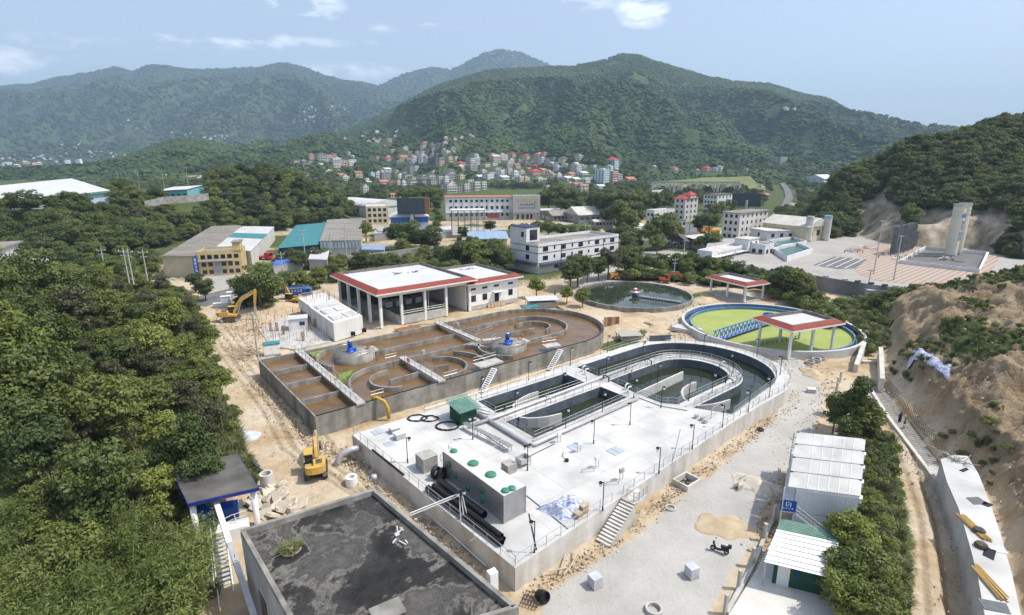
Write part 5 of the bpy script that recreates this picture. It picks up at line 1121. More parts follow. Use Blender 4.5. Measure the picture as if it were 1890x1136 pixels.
def loader():
 r=thing('wheel_loader','orange wheel loader on the dirt behind the dark round tank','loader',P3(1141,516,0),radians(12))
 for x in(-1.4,1.5):
  for y in(-.95,.95):w=part(MB().tube([(x,y-.28,.75),(x,y+.28,.75)],.75,20),'wheel','rubber',r);part(MB().tube([(x,y-.3,.75),(x,y+.3,.75)],.36,12),'rim','machine_orange',w)
 part(MB().prism([(-3,-.85),(-.4,-.85),(-.4,.85),(-3,.85)],.8,[2.1,2.4,2.4,2.1]),'engine_hood','machine_orange',r);part(MB().box(-.4,2.3,-.6,.6,.7,1.5),'front_frame','machine_orange',r)
 c=part(MB().box(-.9,.6,-.75,.75,1.9,3.2),'cab','glass_dark',r);part(MB().box(-1,.7,-.82,.82,3.2,3.32),'cab_roof','machine_orange',c)
 for y in(-.5,.5):part(MB().bar((1.0,y,1.6),(3.4,y,.7),.22,.35),'lift_arm','machine_orange',r)
 part(MB().prism([(3.3,-1.4),(4.3,-1.4),(4.3,1.4),(3.3,1.4)],.1,[1.2,.3,.3,1.2]),'bucket','machine_red',r)
loader()
mat('truck_blue',(.03,.13,.42),.5,.1,1)
def truck():
 r=thing('dump_truck','blue dump truck with white lettering on its tall bed','truck',P3(549,551,0),radians(10))
 bed=part(MB().box(-3.3,2.0,-1.25,-1.17,1.5,3.3).box(-3.3,2.0,1.17,1.25,1.5,3.3).box(-3.3,-3.2,-1.16,1.16,1.5,3.3).box(1.9,2.0,-1.16,1.16,1.5,3.6).box(-3.2,1.9,-1.16,1.16,1.5,1.6),'bed','truck_blue',r)
 part(MB().box(-3.1,1.8,-1.1,1.1,1.62,2.7),'load','wood_pale',r)
 part(MB().box(-3.3,2.0,-1.3,-1.26,3.2,3.35),'top_rail','white_steel',bed)
 for k in range(6):
  x=-2.8+k*.8;g=MB();rg=random.Random(k);g.box(x,x+.5,-1.29,-1.262,2.3,2.38).box(x,x+.5,-1.29,-1.262,2.62,2.7).box(x+.2,x+.28,-1.29,-1.262,2.1,2.9)
  if k%2:g.box(x,x+.07,-1.29,-1.262,2.38,2.62)
  else:g.box(x+.43,x+.5,-1.29,-1.262,2.1,2.3)
  part(g,'lettering','white_paint',bed)
 cab=part(MB().prism([(2.2,-1.2),(4.0,-1.2),(4.0,1.2),(2.2,1.2)],.8,3.0),'cab','truck_blue',r);part(MB().box(3.99,4.03,-1.0,1.0,1.9,2.8),'windscreen','glass_dark',cab);part(MB().box(2.6,3.8,-1.23,-1.19,1.9,2.7),'side_window','glass_dark',cab)
 for x in(-2.6,-1.3,3.1):
  for y in(-1.0,1.0):w=part(MB().tube([(x,y-.2,.5),(x,y+.2,.5)],.5,16),'wheel','rubber',r);part(MB().tube([(x,y-.21,.5),(x,y+.21,.5)],.25,10),'rim','steel_grey',w)
 part(MB().box(-3.2,3.9,-.5,.5,.6,1.45),'chassis','track_dark',r)
truck()
def scooter():
 r=thing('scooter','dark motor scooter parked alone on the grey road','scooter',P3(1328,1019,0.03),radians(150));mb=MB()
 for x in(-.62,.66):
  w=part(MB().tube([(x,-.06,.26),(x,.06,.26)],.26,18),'wheel','rubber',r,True);part(MB().tube([(x,-.07,.26),(x,.07,.26)],.14,10),'rim','steel_rail',w)
 part(MB().prism([(-.85,-.17),(-.1,-.15),(-.1,.15),(-.85,.17)],[.42,.3,.3,.42],[.72,.66,.66,.72]),'rear_body','black_paint',r);part(MB().prism([(-.8,-.15),(-.05,-.14),(-.05,.14),(-.8,.15)],.72,.82),'seat','rubber',r)
 part(MB().box(-.12,.42,-.16,.16,.24,.32),'footboard','black_paint',r);part(MB().add([(.35,-.2,.3),(.35,.2,.3),(.62,-.16,.98),(.62,.16,.98),(.5,-.2,.3),(.5,.2,.3),(.72,-.13,.95),(.72,.13,.95)],[(0,1,3,2),(4,6,7,5),(0,2,6,4),(1,5,7,3),(2,3,7,6),(0,4,5,1)]),'leg_shield','black_paint',r)
 part(MB().tube([(.66,0,.26),(.56,0,1.0)],.035,6),'fork','steel_rail',r);part(MB().tube([(.5,-.33,1.08),(.58,0,1.02),(.5,.33,1.08)],.022,6),'handlebar','steel_rail',r)
 part(MB().box(.62,.72,-.09,.09,.82,.95),'headlight','lamp_glass',r);part(MB().box(-1.05,-.72,-.17,.17,.82,1.08),'top_case','black_paint',r)
 for s in(-1,1):part(MB().tube([(.52,s*.28,1.08),(.5,s*.36,1.24)],.012,4).cyl((.5,s*.38),.06,1.2,1.26,8),'mirror','black_paint',r)
 part(MB().tube([(-.2,0,.3),(-.15,.22,.03)],.015,4),'side_stand','steel_rail',r)
scooter()
# ================================================================ RIGHT SIDE: CONTAINERS, ROAD, CHANNEL, BANK
def PT(px,py,zmax=16.0):
 """where the line of sight through a picture point meets the ground"""
 v=pix_dir(px,py);t=np.linspace((zmax-HC)/v[2],(-3-HC)/v[2],900);X,Y,Zr=v[0]*t,v[1]*t,HC+v[2]*t;H=height(X,Y);k=int(np.argmax(Zr<=H));return(float(X[k]),float(Y[k]),float(H[k]))
def quad_at(q,s0,s1,t0,t1):
 """sub-quad of a quad (FL, FR, BR, BL)"""
 FL,FR,BR,BL=[np.array(p,float)for p in q];f=lambda s,t:tuple((FL*(1-s)+FR*s)*(1-t)+(BL*(1-s)+BR*s)*t);return[f(s0,t0),f(s1,t0),f(s1,t1),f(s0,t1)]
mat('container_white',(.66,.68,.70),.5,.06,.6,stain=(.5,.51,.5),sstain=.2,sdir=(1,1,.2))
mat('container_roof',(.50,.50,.48),.6,.05,.5,stain=(.25,.23,.20),sstain=.28)
mat('sign_blue',(.02,.10,.40),.5,.05,2)
mat('roof_sheet_white',(.72,.73,.74),.5,.05,.7,stain=(.55,.55,.52),sstain=.15)
CQ=[(28.9,48.4),(34.4,47.0),(42.2,58.6),(35.9,60.1)]
def containers():
 o=CQ[0];n=4;q=[tuple(np.array(p)-o)for p in CQ]
 for lv in range(2):
  for k in range(n):
   c=quad_at(q,0,1,k/n+.004,(k+1)/n-.004);z0,z1=lv*2.75,lv*2.75+2.68
   pos=('nearest','second','third','farthest')[k]
   r=thing('site_container',f'{("lower" if lv == 0 else "upper")} white site container, {pos} in the two-storey row','container',(*o,0),0,'white site containers')
   part(MB().prism(c,z0,z1),'body','container_white',r)
   if lv==1:part(MB().prism(quad_at(q,-.14,1.02,k/n+.006,(k+1)/n-.006),z1+.003,z1+.12),'roof','container_roof',r)
   if lv==1:
    for j in range(1,6):a,b=quad_at(q,j/6,j/6,k/n+.02,(k+1)/n-.02)[0::2];part(MB().bar((*a,z1+.14),(*b,z1+.14),.06,.05),'roof_seam','container_white',r)
    for s in(-.12,1.0):a=quad_at(q,s,s,(k+1)/n-.01,1)[0];part(MB().box(a[0]-.1,a[0]+.1,a[1]-.1,a[1]+.1,z1+.12,z1+.2),'corner_fitting','black_paint',r)
   if k==0:
    a,b=np.array(c[0]),np.array(c[1]);L=np.linalg.norm(b-a);e=(b-a)/L;nn=np.array((e[1],-e[0]));m=int(L/.28)
    for j in range(m):
     p0=a+e*(j+.2)*L/m;p1=a+e*(j+.7)*L/m;part(MB().prism([tuple(p0),tuple(p1),tuple(p1+nn*.035),tuple(p0+nn*.035)],z0+.12,z1-.12),'rib','container_white',r)
   a,d=np.array(c[1]),np.array(c[2]);e=(d-a)/np.linalg.norm(d-a);mm=(a+d)/2;fa=atan2(-e[0],e[1]);window(r,(mm[0]+.0,mm[1],z0+1.6),1.1,1.0,fa,'frame_white',1)
   part(MB().cb((mm[0]+cos(fa)*.25+e[0]*.95,mm[1]+sin(fa)*.25+e[1]*.95,z0+1.0),(.3,.8,.55),fa),'air_conditioner','white_steel',r)
 g=thing('gallery','white steel gallery along the left side of the upper containers','walkway',(*o,2.7));part(MB().prism(quad_at(q,-.2,-.01,0,1),-.12,0),'floor','white_steel',g)
 for t in(0,.33,.66,1):a=quad_at(q,-.19,0,t,1)[0];part(MB().box(a[0]-.05,a[0]+.05,a[1]-.05,a[1]+.05,-2.7,2.75),'post','white_steel',g)
 a,b=quad_at(q,-.19,0,0,1)[0],quad_at(q,-.19,0,1,1)[0];railing('white railing of the container gallery',[(a[0]+o[0],a[1]+o[1],2.7),(b[0]+o[0],b[1]+o[1],2.7)],m='white_steel')
 sb=thing('sign_board','blue sign board with white emblem on the container stair landing','sign',(a[0]+o[0]+.55,a[1]+o[1]-.12,3.0),radians(-14))
 part(MB().box(-.75,.75,-.03,.03,-.25,1.0),'board','sign_blue',sb)
 e=MB();[e.box(x0,x1,-.05,-.032,z0,z1)for x0,x1,z0,z1 in((-.25,-.15,.35,.85),(-.13,.03,.35,.43),(.17,.27,.3,.75),(-.04,.15,.77,.85),(-.03,.12,.55,.63))];part(e,'emblem','white_paint',sb)
 for k in range(4):x=-.5+k*.28;part(MB().box(x,x+.18,-.05,-.032,.02,.06).box(x,x+.18,-.05,-.032,.14,.18).box(x+.07,x+.11,-.05,-.032,.06,.14),'lettering','white_paint',sb)
 s0=np.array((a[0]+o[0]+1.3,a[1]+o[1]-.2,2.7));s1=s0+[3.6,-1.25,-2.6];d=s1-s0;st=thing('stair','white steel stair slanting across the front of the containers','stairs',tuple(s0),atan2(d[1],d[0]));L=hypot(d[0],d[1])
 tm=MB().box(-.13,.13,-.45,.45,-.03,.03).mesh('tread','white_steel')
 for k in range(11):link('tread',tm,st,(L*(k+.5)/11,0,d[2]*(k+.5)/11))
 for s in(-.48,.48):part(MB().bar((0,s,0),(L,s,d[2]),.07,.2),'stringer','white_steel',st);part(MB().bar((0,s,1.0),(L,s,d[2]+1.0),.06),'handrail','white_steel',st);part(MB().bar((0,s,.55),(L,s,d[2]+.55),.05),'handrail','white_steel',st)
containers()
def lean_to():
 q=[(22.7,41.2),(27.9,39.1),(31.4,44.6),(26.6,46.4)];o=q[0];l=[tuple(np.array(p)-o)for p in q]
 r=thing('lean_to_shed','dark green tin shed under a white corrugated lean-to roof','shed',(*o,0))
 w=quad_at(l,.13,.97,.14,.95);part(MB().prism(w,0,2.55),'wall','shed_green',r)
 a,b=np.array(w[0]),np.array(w[1]);e=(b-a)/np.linalg.norm(b-a);n=np.array((e[1],-e[0]))
 for k in range(16):p=a+(b-a)*(k+.5)/16;part(MB().prism([tuple(p-e*.05),tuple(p+e*.05),tuple(p+e*.05+n*.04),tuple(p-e*.05+n*.04)],.05,2.5),'rib','shed_green',r)
 p0,p1=a+e*.35+n*.06,a+e*1.35+n*.06;part(MB().prism([tuple(p0),tuple(p1),tuple(p1-n*.05),tuple(p0-n*.05)],.08,2.15),'door','white_steel',r)
 m=30
 for(t0,t1,mt,nm)in((0,.74,'roof_sheet_white','roof'),(.745,1.0,'roof_green','roof_green_sheet')):
  mb=MB()
  for k in range(m):
   c=quad_at(l,k/m,(k+1)/m,t0,t1);zz=.06 if k%2 else 0;z=[2.75+.6*t0+zz,2.75+.6*t0+zz,2.75+.6*t1+zz,2.75+.6*t1+zz];mb.add([(*p,h)for p,h in zip(c,z)],[(0,1,2,3)])
  mb2=MB()
  for k in range(14):
   c=quad_at(l,0,1,t0+(t1-t0)*k/14,t0+(t1-t0)*(k+1)/14);zz=.05 if k%2 else 0;z0,z1=2.75+.6*(t0+(t1-t0)*k/14),2.75+.6*(t0+(t1-t0)*(k+1)/14);mb2.add([(*c[0],z0+zz),(*c[1],z0+zz),(*c[2],z1+zz),(*c[3],z1+zz)],[(0,1,2,3)])
  part(mb2,nm,mt,r)
 for s,t in((.02,.03),(.98,.03),(.02,.9)):c=quad_at(l,s,s,t,t)[0];part(MB().box(c[0]-.05,c[0]+.05,c[1]-.05,c[1]+.05,0,2.75),'post','steel_grey',r)
 part(MB().box(a[0]+1.7,a[0]+2.1,a[1]-.75,a[1]-.7,1.2,2.2),'hanging_cloth','blue_paint',r)
lean_to()
mat('pad_concrete',(.60,.58,.54),.9,.08,.5,bump=.2,stain=(.47,.44,.39),sstain=.3)
struct(MB().prism([tuple(p)for p in PL([(1330,1160),(1352,1125),(1392,1060),(1432,985),(1450,958),(1500,975),(1545,1020),(1540,1160)])],-.3,.09),'yard_slab','pad_concrete')
for i,(x,y)in enumerate(((1427,963),(1410,997),(1388,1043),(1363,1086),(1338,1132),(1550,706),(1545,716),(1543,727))):
 single(MB().box(-.14,.14,-.14,.14,-.3,1.9).box(-.17,.17,-.17,.17,1.9,1.95),'fence_post','concrete_mid',('concrete fence post nearest the containers, in their shadow','concrete fence post second from the containers','tall concrete fence post level with the lean-to roof','concrete fence post level with the green shed door','concrete fence post at the bottom edge of the yard','upper concrete stump beside the young trees','middle concrete stump beside the young trees','lower concrete stump beside the young trees')[i],'post',P3(x,y,0),radians(28),'concrete fence posts')
single(MB().wallstrip([p-P(1427,963)for p in(P(1429,955),P(1410,996),P(1391,1044),P(1366,1088),P(1341,1134))],.35,-.3,.3),'plinth_wall','concrete_mid','low concrete plinth wall linking the fence posts','wall',(*P(1427,963),0))
def cube(label,px,py,rz,s=1.0,h=1.0):
 r=thing('stone_pallet',label,'pallet',(*P(px,py,0),.0),rz,'wrapped cubes on the road');n=3
 for k in range(n):part(MB().box(-s/2,s/2,-s/2,s/2,.1+h*k/n+.008,.1+h*(k+1)/n-.008),'block_course','wood_grey' if 0 else 'grey_block',r)
 part(MB().box(-s/2-.03,s/2+.03,-s/2-.03,s/2+.03,0,.1),'pallet_base','wood_grey',r)
mat('grey_block',(.46,.48,.50),.8,.1,1.5)
cube('grey block cube standing on the road nearest the tank corner',1098,1081,A0-.15);cube('grey block cube on the road nearest the scooter',1276,1063,A0-.25,.95)
r=thing('small_box','small pale box with dark side on the upper road bend','box',P3(1497,724,0),A0-.8);part(MB().box(-.6,.6,-.45,.45,0,.62),'body','grey_block',r);part(MB().box(-.65,.65,-.5,.5,.62,.7),'lid','white_paint',r)
def well(label,px,py,R,h,m='concrete_mid',z=0,t=.2,name='concrete_ring'):
 r=thing(name,label,'concrete ring',(*P(px,py,z),z),0);part(MB().ring((0,0),R-t,R,-.4,h,24),'ring_wall',m,r);part(MB().cyl((0,0),R-t+.01,-.4,-.1+min(0,h-.3),20),'bottom','black_paint',r);return r
well('concrete manhole ring at the bottom edge of the grey road',1207,1128,.75,.35);well('round manhole opening near the foot of the concrete stair',1238,938,.62,.12);well('white concrete ring lying beside the dirt road excavator',649,890,.72,.75,'white_paint',t=.3);well('tall concrete ring by the blue canopy',494,900,.75,1.9,'concrete_wall')
well('old tyre lying on the upper grey road',1403,794,.5,.22,'rubber',t=.18,name='tyre');well('first concrete ring below the near pavilion',1495,671,.8,.5);well('second concrete ring below the near pavilion',1507,667,.85,.55);well('third concrete ring below the near pavilion',1518,664,.7,.4)
r=thing('catch_basin','open square concrete catch basin at the foot of the right wall','basin',P3(1267,893,0),A0);s=1.35
part(MB().box(-s,s,-s*.8,-s*.8+.2,-.5,.65).box(-s,s,s*.8-.2,s*.8,-.5,.65).box(-s,-s+.2,-s*.8+.2,s*.8-.2,-.5,.65).box(s-.2,s,-s*.8+.2,s*.8-.2,-.5,.65),'wall','concrete_wall',r);part(MB().box(-s+.2,s-.2,-s*.8+.2,s*.8-.2,-.3,-.1),'bottom','black_paint',r)
for i,(x,y)in enumerate(((1362,902),(1374,888))):
 r=thing('drain_box',('lower dark U-shaped concrete drain on the right of the road','upper dark U-shaped concrete drain on the right of the road')[i],'drain',P3(x,y,0),radians(35),'drain boxes');part(MB().box(-.5,.5,-.35,-.25,0,.55).box(-.5,.5,.25,.35,0,.55).box(-.5,.5,-.25,.25,0,.1),'channel','concrete_mid',r);part(MB().box(-.48,.48,-.24,.24,.1,.12),'bed','black_paint',r)
single(MB().lathe((0,0,0),[(.5,0),(.55,.5),(.5,.95),(.42,.95),(.4,.6)],16),'barrel','plastic_black','black barrel tipped over near the corner of the tank','barrel',P3(995,1098,.2),.4).rotation_euler=(1.2,.3,.6)
mb=MB()
for k in range(6):mb.bar((k*.28,0,.1),(k*.28,1.6,.1),.07)
for k in range(4):mb.bar((-.1,k*.5,.16),(1.5,k*.5,.16),.06)
single(mb,'steel_grating','track_dark','rusty steel grating lying by the corner of the black roof','grating',P3(962,1116,.15),radians(-20))
rg=np.random.default_rng(8)
for i,(x,y,a,L)in enumerate(((1040,1037,.6,3.6),(1052,1047,.3,2.4),(1030,1052,-.4,1.8),(1060,1030,.8,2.2),(1165,955,.3,1.2),(1425,905,.8,1.6),(1440,870,.4,2.0),(700,912,-.7,3.0))):
 single(MB().box(-L/2,L/2,-.07,.07,0,.06),'plank','wood_pale',('long plank lying at the foot of the right tank wall','shorter plank across the long plank by the right wall','stub of plank left of the plank pile','plank at the top of the plank pile by the right wall','plank scrap at the foot of the stair','plank on the rubble beside the containers','plank higher up the rubble beside the containers','plank in the gap behind the black roof')[i],'plank',P3(x,y,.25+.05*(i%3)),A0+a,'loose planks')
def channel():
 r=thing('drain_channel','unfinished concrete drainage channel with reinforcing bars','channel',(*P(1600,712),0));o=P(1600,712);f=[tuple(p-o)for p in PL([(1598,700),(1626,700),(1748,858),(1730,888)])]
 part(MB().prism(f,-1.4,-1.0),'floor','concrete_mid',r);part(MB().wallstrip([p-o for p in(P(1596,700,.2),P(1640,770,.2),P(1733,892,.2))],.45,-1.4,.25),'left_wall','concrete_wall',r)
 a,b=P(1630,700)-o,P(1752,852)-o;d=b-a;L=np.linalg.norm(d);e=d/L;w=np.array((-e[1],e[0]))
 if w[0]>0:w=-w
 bars=MB()
 for k in range(46):p=a+e*L*k/46;bars.bar((*p,-1.0),(*p,1.1),.035);bars.bar((*p,-.93),(*(p+w*2.6),-.93),.03)
 for z in(-.5,0,.5,1.0):bars.bar((*a,z),(*b,z),.035)
 for k in range(9):q=w*(.3+k*.28);bars.bar((*(a+q),-.9),(*(b+q),-.9),.03)
 tag(part(bars,'reinforcing_bars','track_dark',r),kind='stuff')
 for i,(p,q)in enumerate((((1578,688),(1592,652)),((1626,715),(1622,662)))):
  A,B=P(*p),P(*q);single(MB().wallstrip([(0,0),tuple(B-A)],.7,-1.2,[1.6,2.4]),'gate_pier','concrete_wall',('left concrete pier at the head of the drainage channel','right concrete pier at the head of the drainage channel')[i],'pier',(*A,0))
 A,B=P(1591,671),P(1620,671);single(MB().wallstrip([(0,0),tuple(B-A)],.5,-1,.5),'cross_wall','concrete_wall','low concrete cross wall between the two piers','wall',(*A,0))
channel()
def retaining():
 z=2.8;q=PL([(1736,848),(1760,840),(1786,842),(1806,875),(1828,930),(1848,990),(1868,1060),(1888,1150),(1820,1150),(1804,1060),(1788,1000),(1770,940),(1748,890)],z);o=q[0]
 r=thing('retaining_wall','curved new concrete retaining wall with wide flat top','wall',(*o,0));part(MB().prism([(p[0]-o[0],p[1]-o[1])for p in q],-1.6,z),'wall_body','concrete_white',r)
 items=[('timber_stack','bundle of yellow timber props on the upper retaining wall',1796,975,90,'wood_yellow'),('timber_stack','bundle of yellow timber props on the lower retaining wall',1826,1078,88,'wood_yellow')]
 for nm,lb,x,y,a,m in items:
  t=thing(nm,lb,'timber',(*P(x,y,z),z),radians(a-28+20),'timber bundles');pm=MB().tube([(-1.9,0,0),(1.9,0,0)],.06,6).mesh('pole',m)
  for k in range(12):link('pole',pm,t,(rg.normal()*.12,-.35+.14*(k%6)+rg.normal()*.02,.07+.12*(k//6)),rg.normal()*.03)
 for i,(x,y,w,d,lb)in enumerate(((1802,925,1.6,1.3,'black rubber mat halfway along the retaining wall'),(1826,1022,1.8,.9,'grey mat between the two timber bundles'),(1842,1016,.9,1.2,'white board on the retaining wall'),(1822,932,.8,1.0,'dark square sheet by the rubber mat'),(1836,1120,2.0,1.3,'dark sheet at the bottom end of the retaining wall'),(1780,868,1.4,.5,'dark plank sheet near the upper end of the retaining wall'))):
  single(MB().prism([(-w/2,-d/2),(w/2,-d/2+.1),(w/2-.1,d/2),(-w/2+.15,d/2-.1)],0,.05),'sheet','white_paint' if i==2 else 'plastic_black' if i%2 else 'slate',lb,'sheet',(*P(x,y,z),z+.01),i*.7,'sheets on the retaining wall')
 for i,(x,y)in enumerate(((1806,983),(1810,1010))):single(MB().lathe((0,0,0),[(.5,0),(.55,.2),(.45,.4),(.15,.45)],10),'bagged_heap','track_dark',('upper dark heap beside the timber bundle','lower dark heap beside the timber bundle')[i],'heap',(*P(x,y,z),z),i)
 bz=MB()
 for k in range(16):x=rg.normal()*.5;bz.bar((x,rg.normal()*.3,0),(x+rg.normal()*.8,rg.normal()*1.4,.3+.5*rg.random()),.07)
 single(bz,'formwork_heap','wood_grey','tangled heap of formwork at the upper end of the retaining wall','debris',(*P(1768,852,z),z))
mat('wood_yellow',(.50,.33,.12),.8,.15,3);mat('slate',(.13,.14,.15),.8,.2,2)
retaining()
tp=[PT(*p)for p in((1666,692),(1682,655),(1694,642),(1708,652),(1730,662),(1756,676),(1752,704),(1738,690),(1712,674),(1692,664))]
tarp_heap('tarpaulin','blue and white striped tarpaulin spread over the top of the earth bank',[(p[0],p[1])for p in tp],.35,9,loc=tp[2],zf=lambda X,Y:height(X,Y)+.12)
def mound(name,label,px,py,R,h,m,seed,cat='heap',sx=1.0):
 rg=np.random.default_rng(seed);mb=MB();n,k=30,11;vs=[(0,0,h)];fs=[]
 for j in range(1,k+1):
  for i in range(n):
   a=2*pi*i/n;q=j/k;rr=R*q*(1+.22*sin(2*a+seed)+.12*sin(5*a));x,y=rr*cos(a)*sx,rr*sin(a);z=h*(1-q)**1.15*(1+.3*float(fbm(np.array([x/1.2]),np.array([y/1.2]),seed,3)[0]))+float(fbm(np.array([x/.4+9]),np.array([y/.4]),seed+2,2)[0])*.22*h-(.25 if j==k else 0);vs.append((x,y,z))
 for i in range(n):fs.append((0,1+i,1+(i+1)%n))
 for j in range(k-1):
  for i in range(n):a=1+j*n+i;b=1+j*n+(i+1)%n;fs.append((a,a+n,b+n,b))
 mb.add(vs,fs);return single(mb,name,m,label,cat,P3(px,py,0),radians(30),None,True)
mat('sand',(.46,.37,.25),.95,.15,.8,bump=.5,bscale=3,stain=(.36,.26,.15),sstain=.3);mat('rubble_pale',(.52,.47,.39),.95,.25,1.5,bump=.6,bscale=4)
mound('sand_heap','tan sand heap on the grey road beside the scooter',1336,972,2.7,.5,'sand',3);mound('rubble_heap','pale rubble heap with broken slabs in front of the containers',1395,895,2.6,.8,'rubble_pale',4);mound('dirt_heap','small dirt heap at the pavilion end of the road',1500,690,2.5,.8,'sand',6);mound('dirt_heap','dirt heap left of the green clarifier pit',1215,608,3.2,1.0,'sand',7);mound('gravel_heap','grey-white gravel heap at the edge of the wood',448,808,2.0,1.1,'grey_block',8)
mound('dirt_heap','long dirt heap between the dark round tank and the brown tank',1150,600,5.5,1.2,'sand',12,sx=1.6);mound('dirt_heap','dirt heap behind the white excavator site',500,570,6,1.6,'sand',13,sx=1.5);mound('dirt_heap','dirt heap beside the small pavilion',1300,555,4,1.0,'sand',14)
def rock_mb(seed,sq=.6):
 rg=np.random.default_rng(seed);bm=bmesh.new();bmesh.ops.create_icosphere(bm,subdivisions=1,radius=1);mb=MB()
 vs=[tuple(np.array(v.co)*(.7+.5*rg.random())*[1,.8,sq])for v in bm.verts];bm.verts.index_update();fs=[tuple(v.index for v in f.verts)for f in bm.faces];bm.free();return mb.add(vs,fs)
mat('slab_rock',(.52,.46,.37),.9,.15,1.2,bump=.4,bscale=5,obj_var=.2);mat('stone',(.44,.36,.26),.95,.2,2,obj_var=.35)
for k in range(46):
 a=rg.random()*6.28;q=rg.random()**.6;c=P(505+62*q*cos(a)*.8+8*q,925+30*q*sin(a)*1.1+2,0);n=rg.integers(4,7);s=.35+.55*rg.random();an=np.sort(rg.random(n)*6.28)
 if np.max(np.diff(np.append(an,an[0]+6.28)))>2.6:an=np.linspace(0,6.28,6)[:-1]
 o_=single(MB().prism([(s*cos(t)*(.8+.4*rg.random()),s*sin(t)*(.8+.4*rg.random()))for t in an],0,.22+.2*rg.random()),'stone_slab','slab_rock','broken pale stone slab in the heap beside the blue canopy','stone',(c[0],c[1],.05+.7*(1-q)*rg.random()),0,'stone slabs by the canopy');o_.rotation_euler=(rg.normal()*.4,rg.normal()*.4,rg.random()*6)
STONES=[proto('stone_shape',rock_mb(900+i),'stone')for i in range(4)]
def rubble(name,line,width,n,smin,smax,seed):
 rg=np.random.default_rng(seed);L=[tuple(p)for p in line];seg=[hypot(b[0]-a[0],b[1]-a[1])for a,b in zip(L[:-1],L[1:])];out=[]
 for _ in range(n):
  i=rg.choice(len(seg),p=np.array(seg)/sum(seg));t=rg.random();p=np.array(L[i])*(1-t)+np.array(L[i+1])*t+rg.normal(size=2)*width;out.append(p)
 out=np.array(out);s=smin+(smax-smin)*rg.random(n)**3;return instancer(name,np.stack([out[:,0],out[:,1],height(out[:,0],out[:,1])-.05],1),s,rg.random((n,3))*6.28,STONES)
rubble('rubble_by_right_wall',[UV(u,v)for u,v in((1,-1.0),(12,-1.1),(28,1.0),(45,2.0),(58,2.6),(66,6))],.55,2600,.03,.24,1)
rubble('rubble_by_left_wall',[UV(u,v)for u,v in((-1.4,2),(-2.2,14),(-3,30),(-5,38),(-5.6,50),(-6.4,66))],.8,2400,.04,.28,2)
rubble('rubble_by_containers',PL([(1400,1010),(1415,940),(1440,870),(1470,815),(1500,770),(1530,700)]),.9,900,.03,.26,3)
rubble('rubble_along_channel',PL([(1600,745),(1640,800),(1690,850),(1730,920),(1750,1000),(1765,1130)]),.7,900,.02,.16,4)
rubble('rubble_round_tanks',PL([(1120,598),(1180,612),(1250,632),(1300,560),(1440,668),(1530,690)]),2.2,1800,.05,.4,5)
rubble('rubble_on_site',PL([(400,590),(450,610),(480,660),(470,560),(560,545),(620,600)]),3.0,2200,.05,.4,6)
rubble('rubble_on_dirt_road',PL([(420,640),(470,720),(520,790),(560,860),(640,860)]),2.0,1500,.02,.16,7)
rubble('rubble_by_road',PL([(1010,1110),(1120,1020),(1240,930),(1340,850),(1440,740)]),.8,800,.02,.10,8)
rubble('rubble_on_bank',[tuple(PT(*p)[:2])for p in((1680,720),(1760,800),(1830,850),(1880,960),(1800,700),(1850,640),(1700,620))],6.0,1500,.04,.26,9)
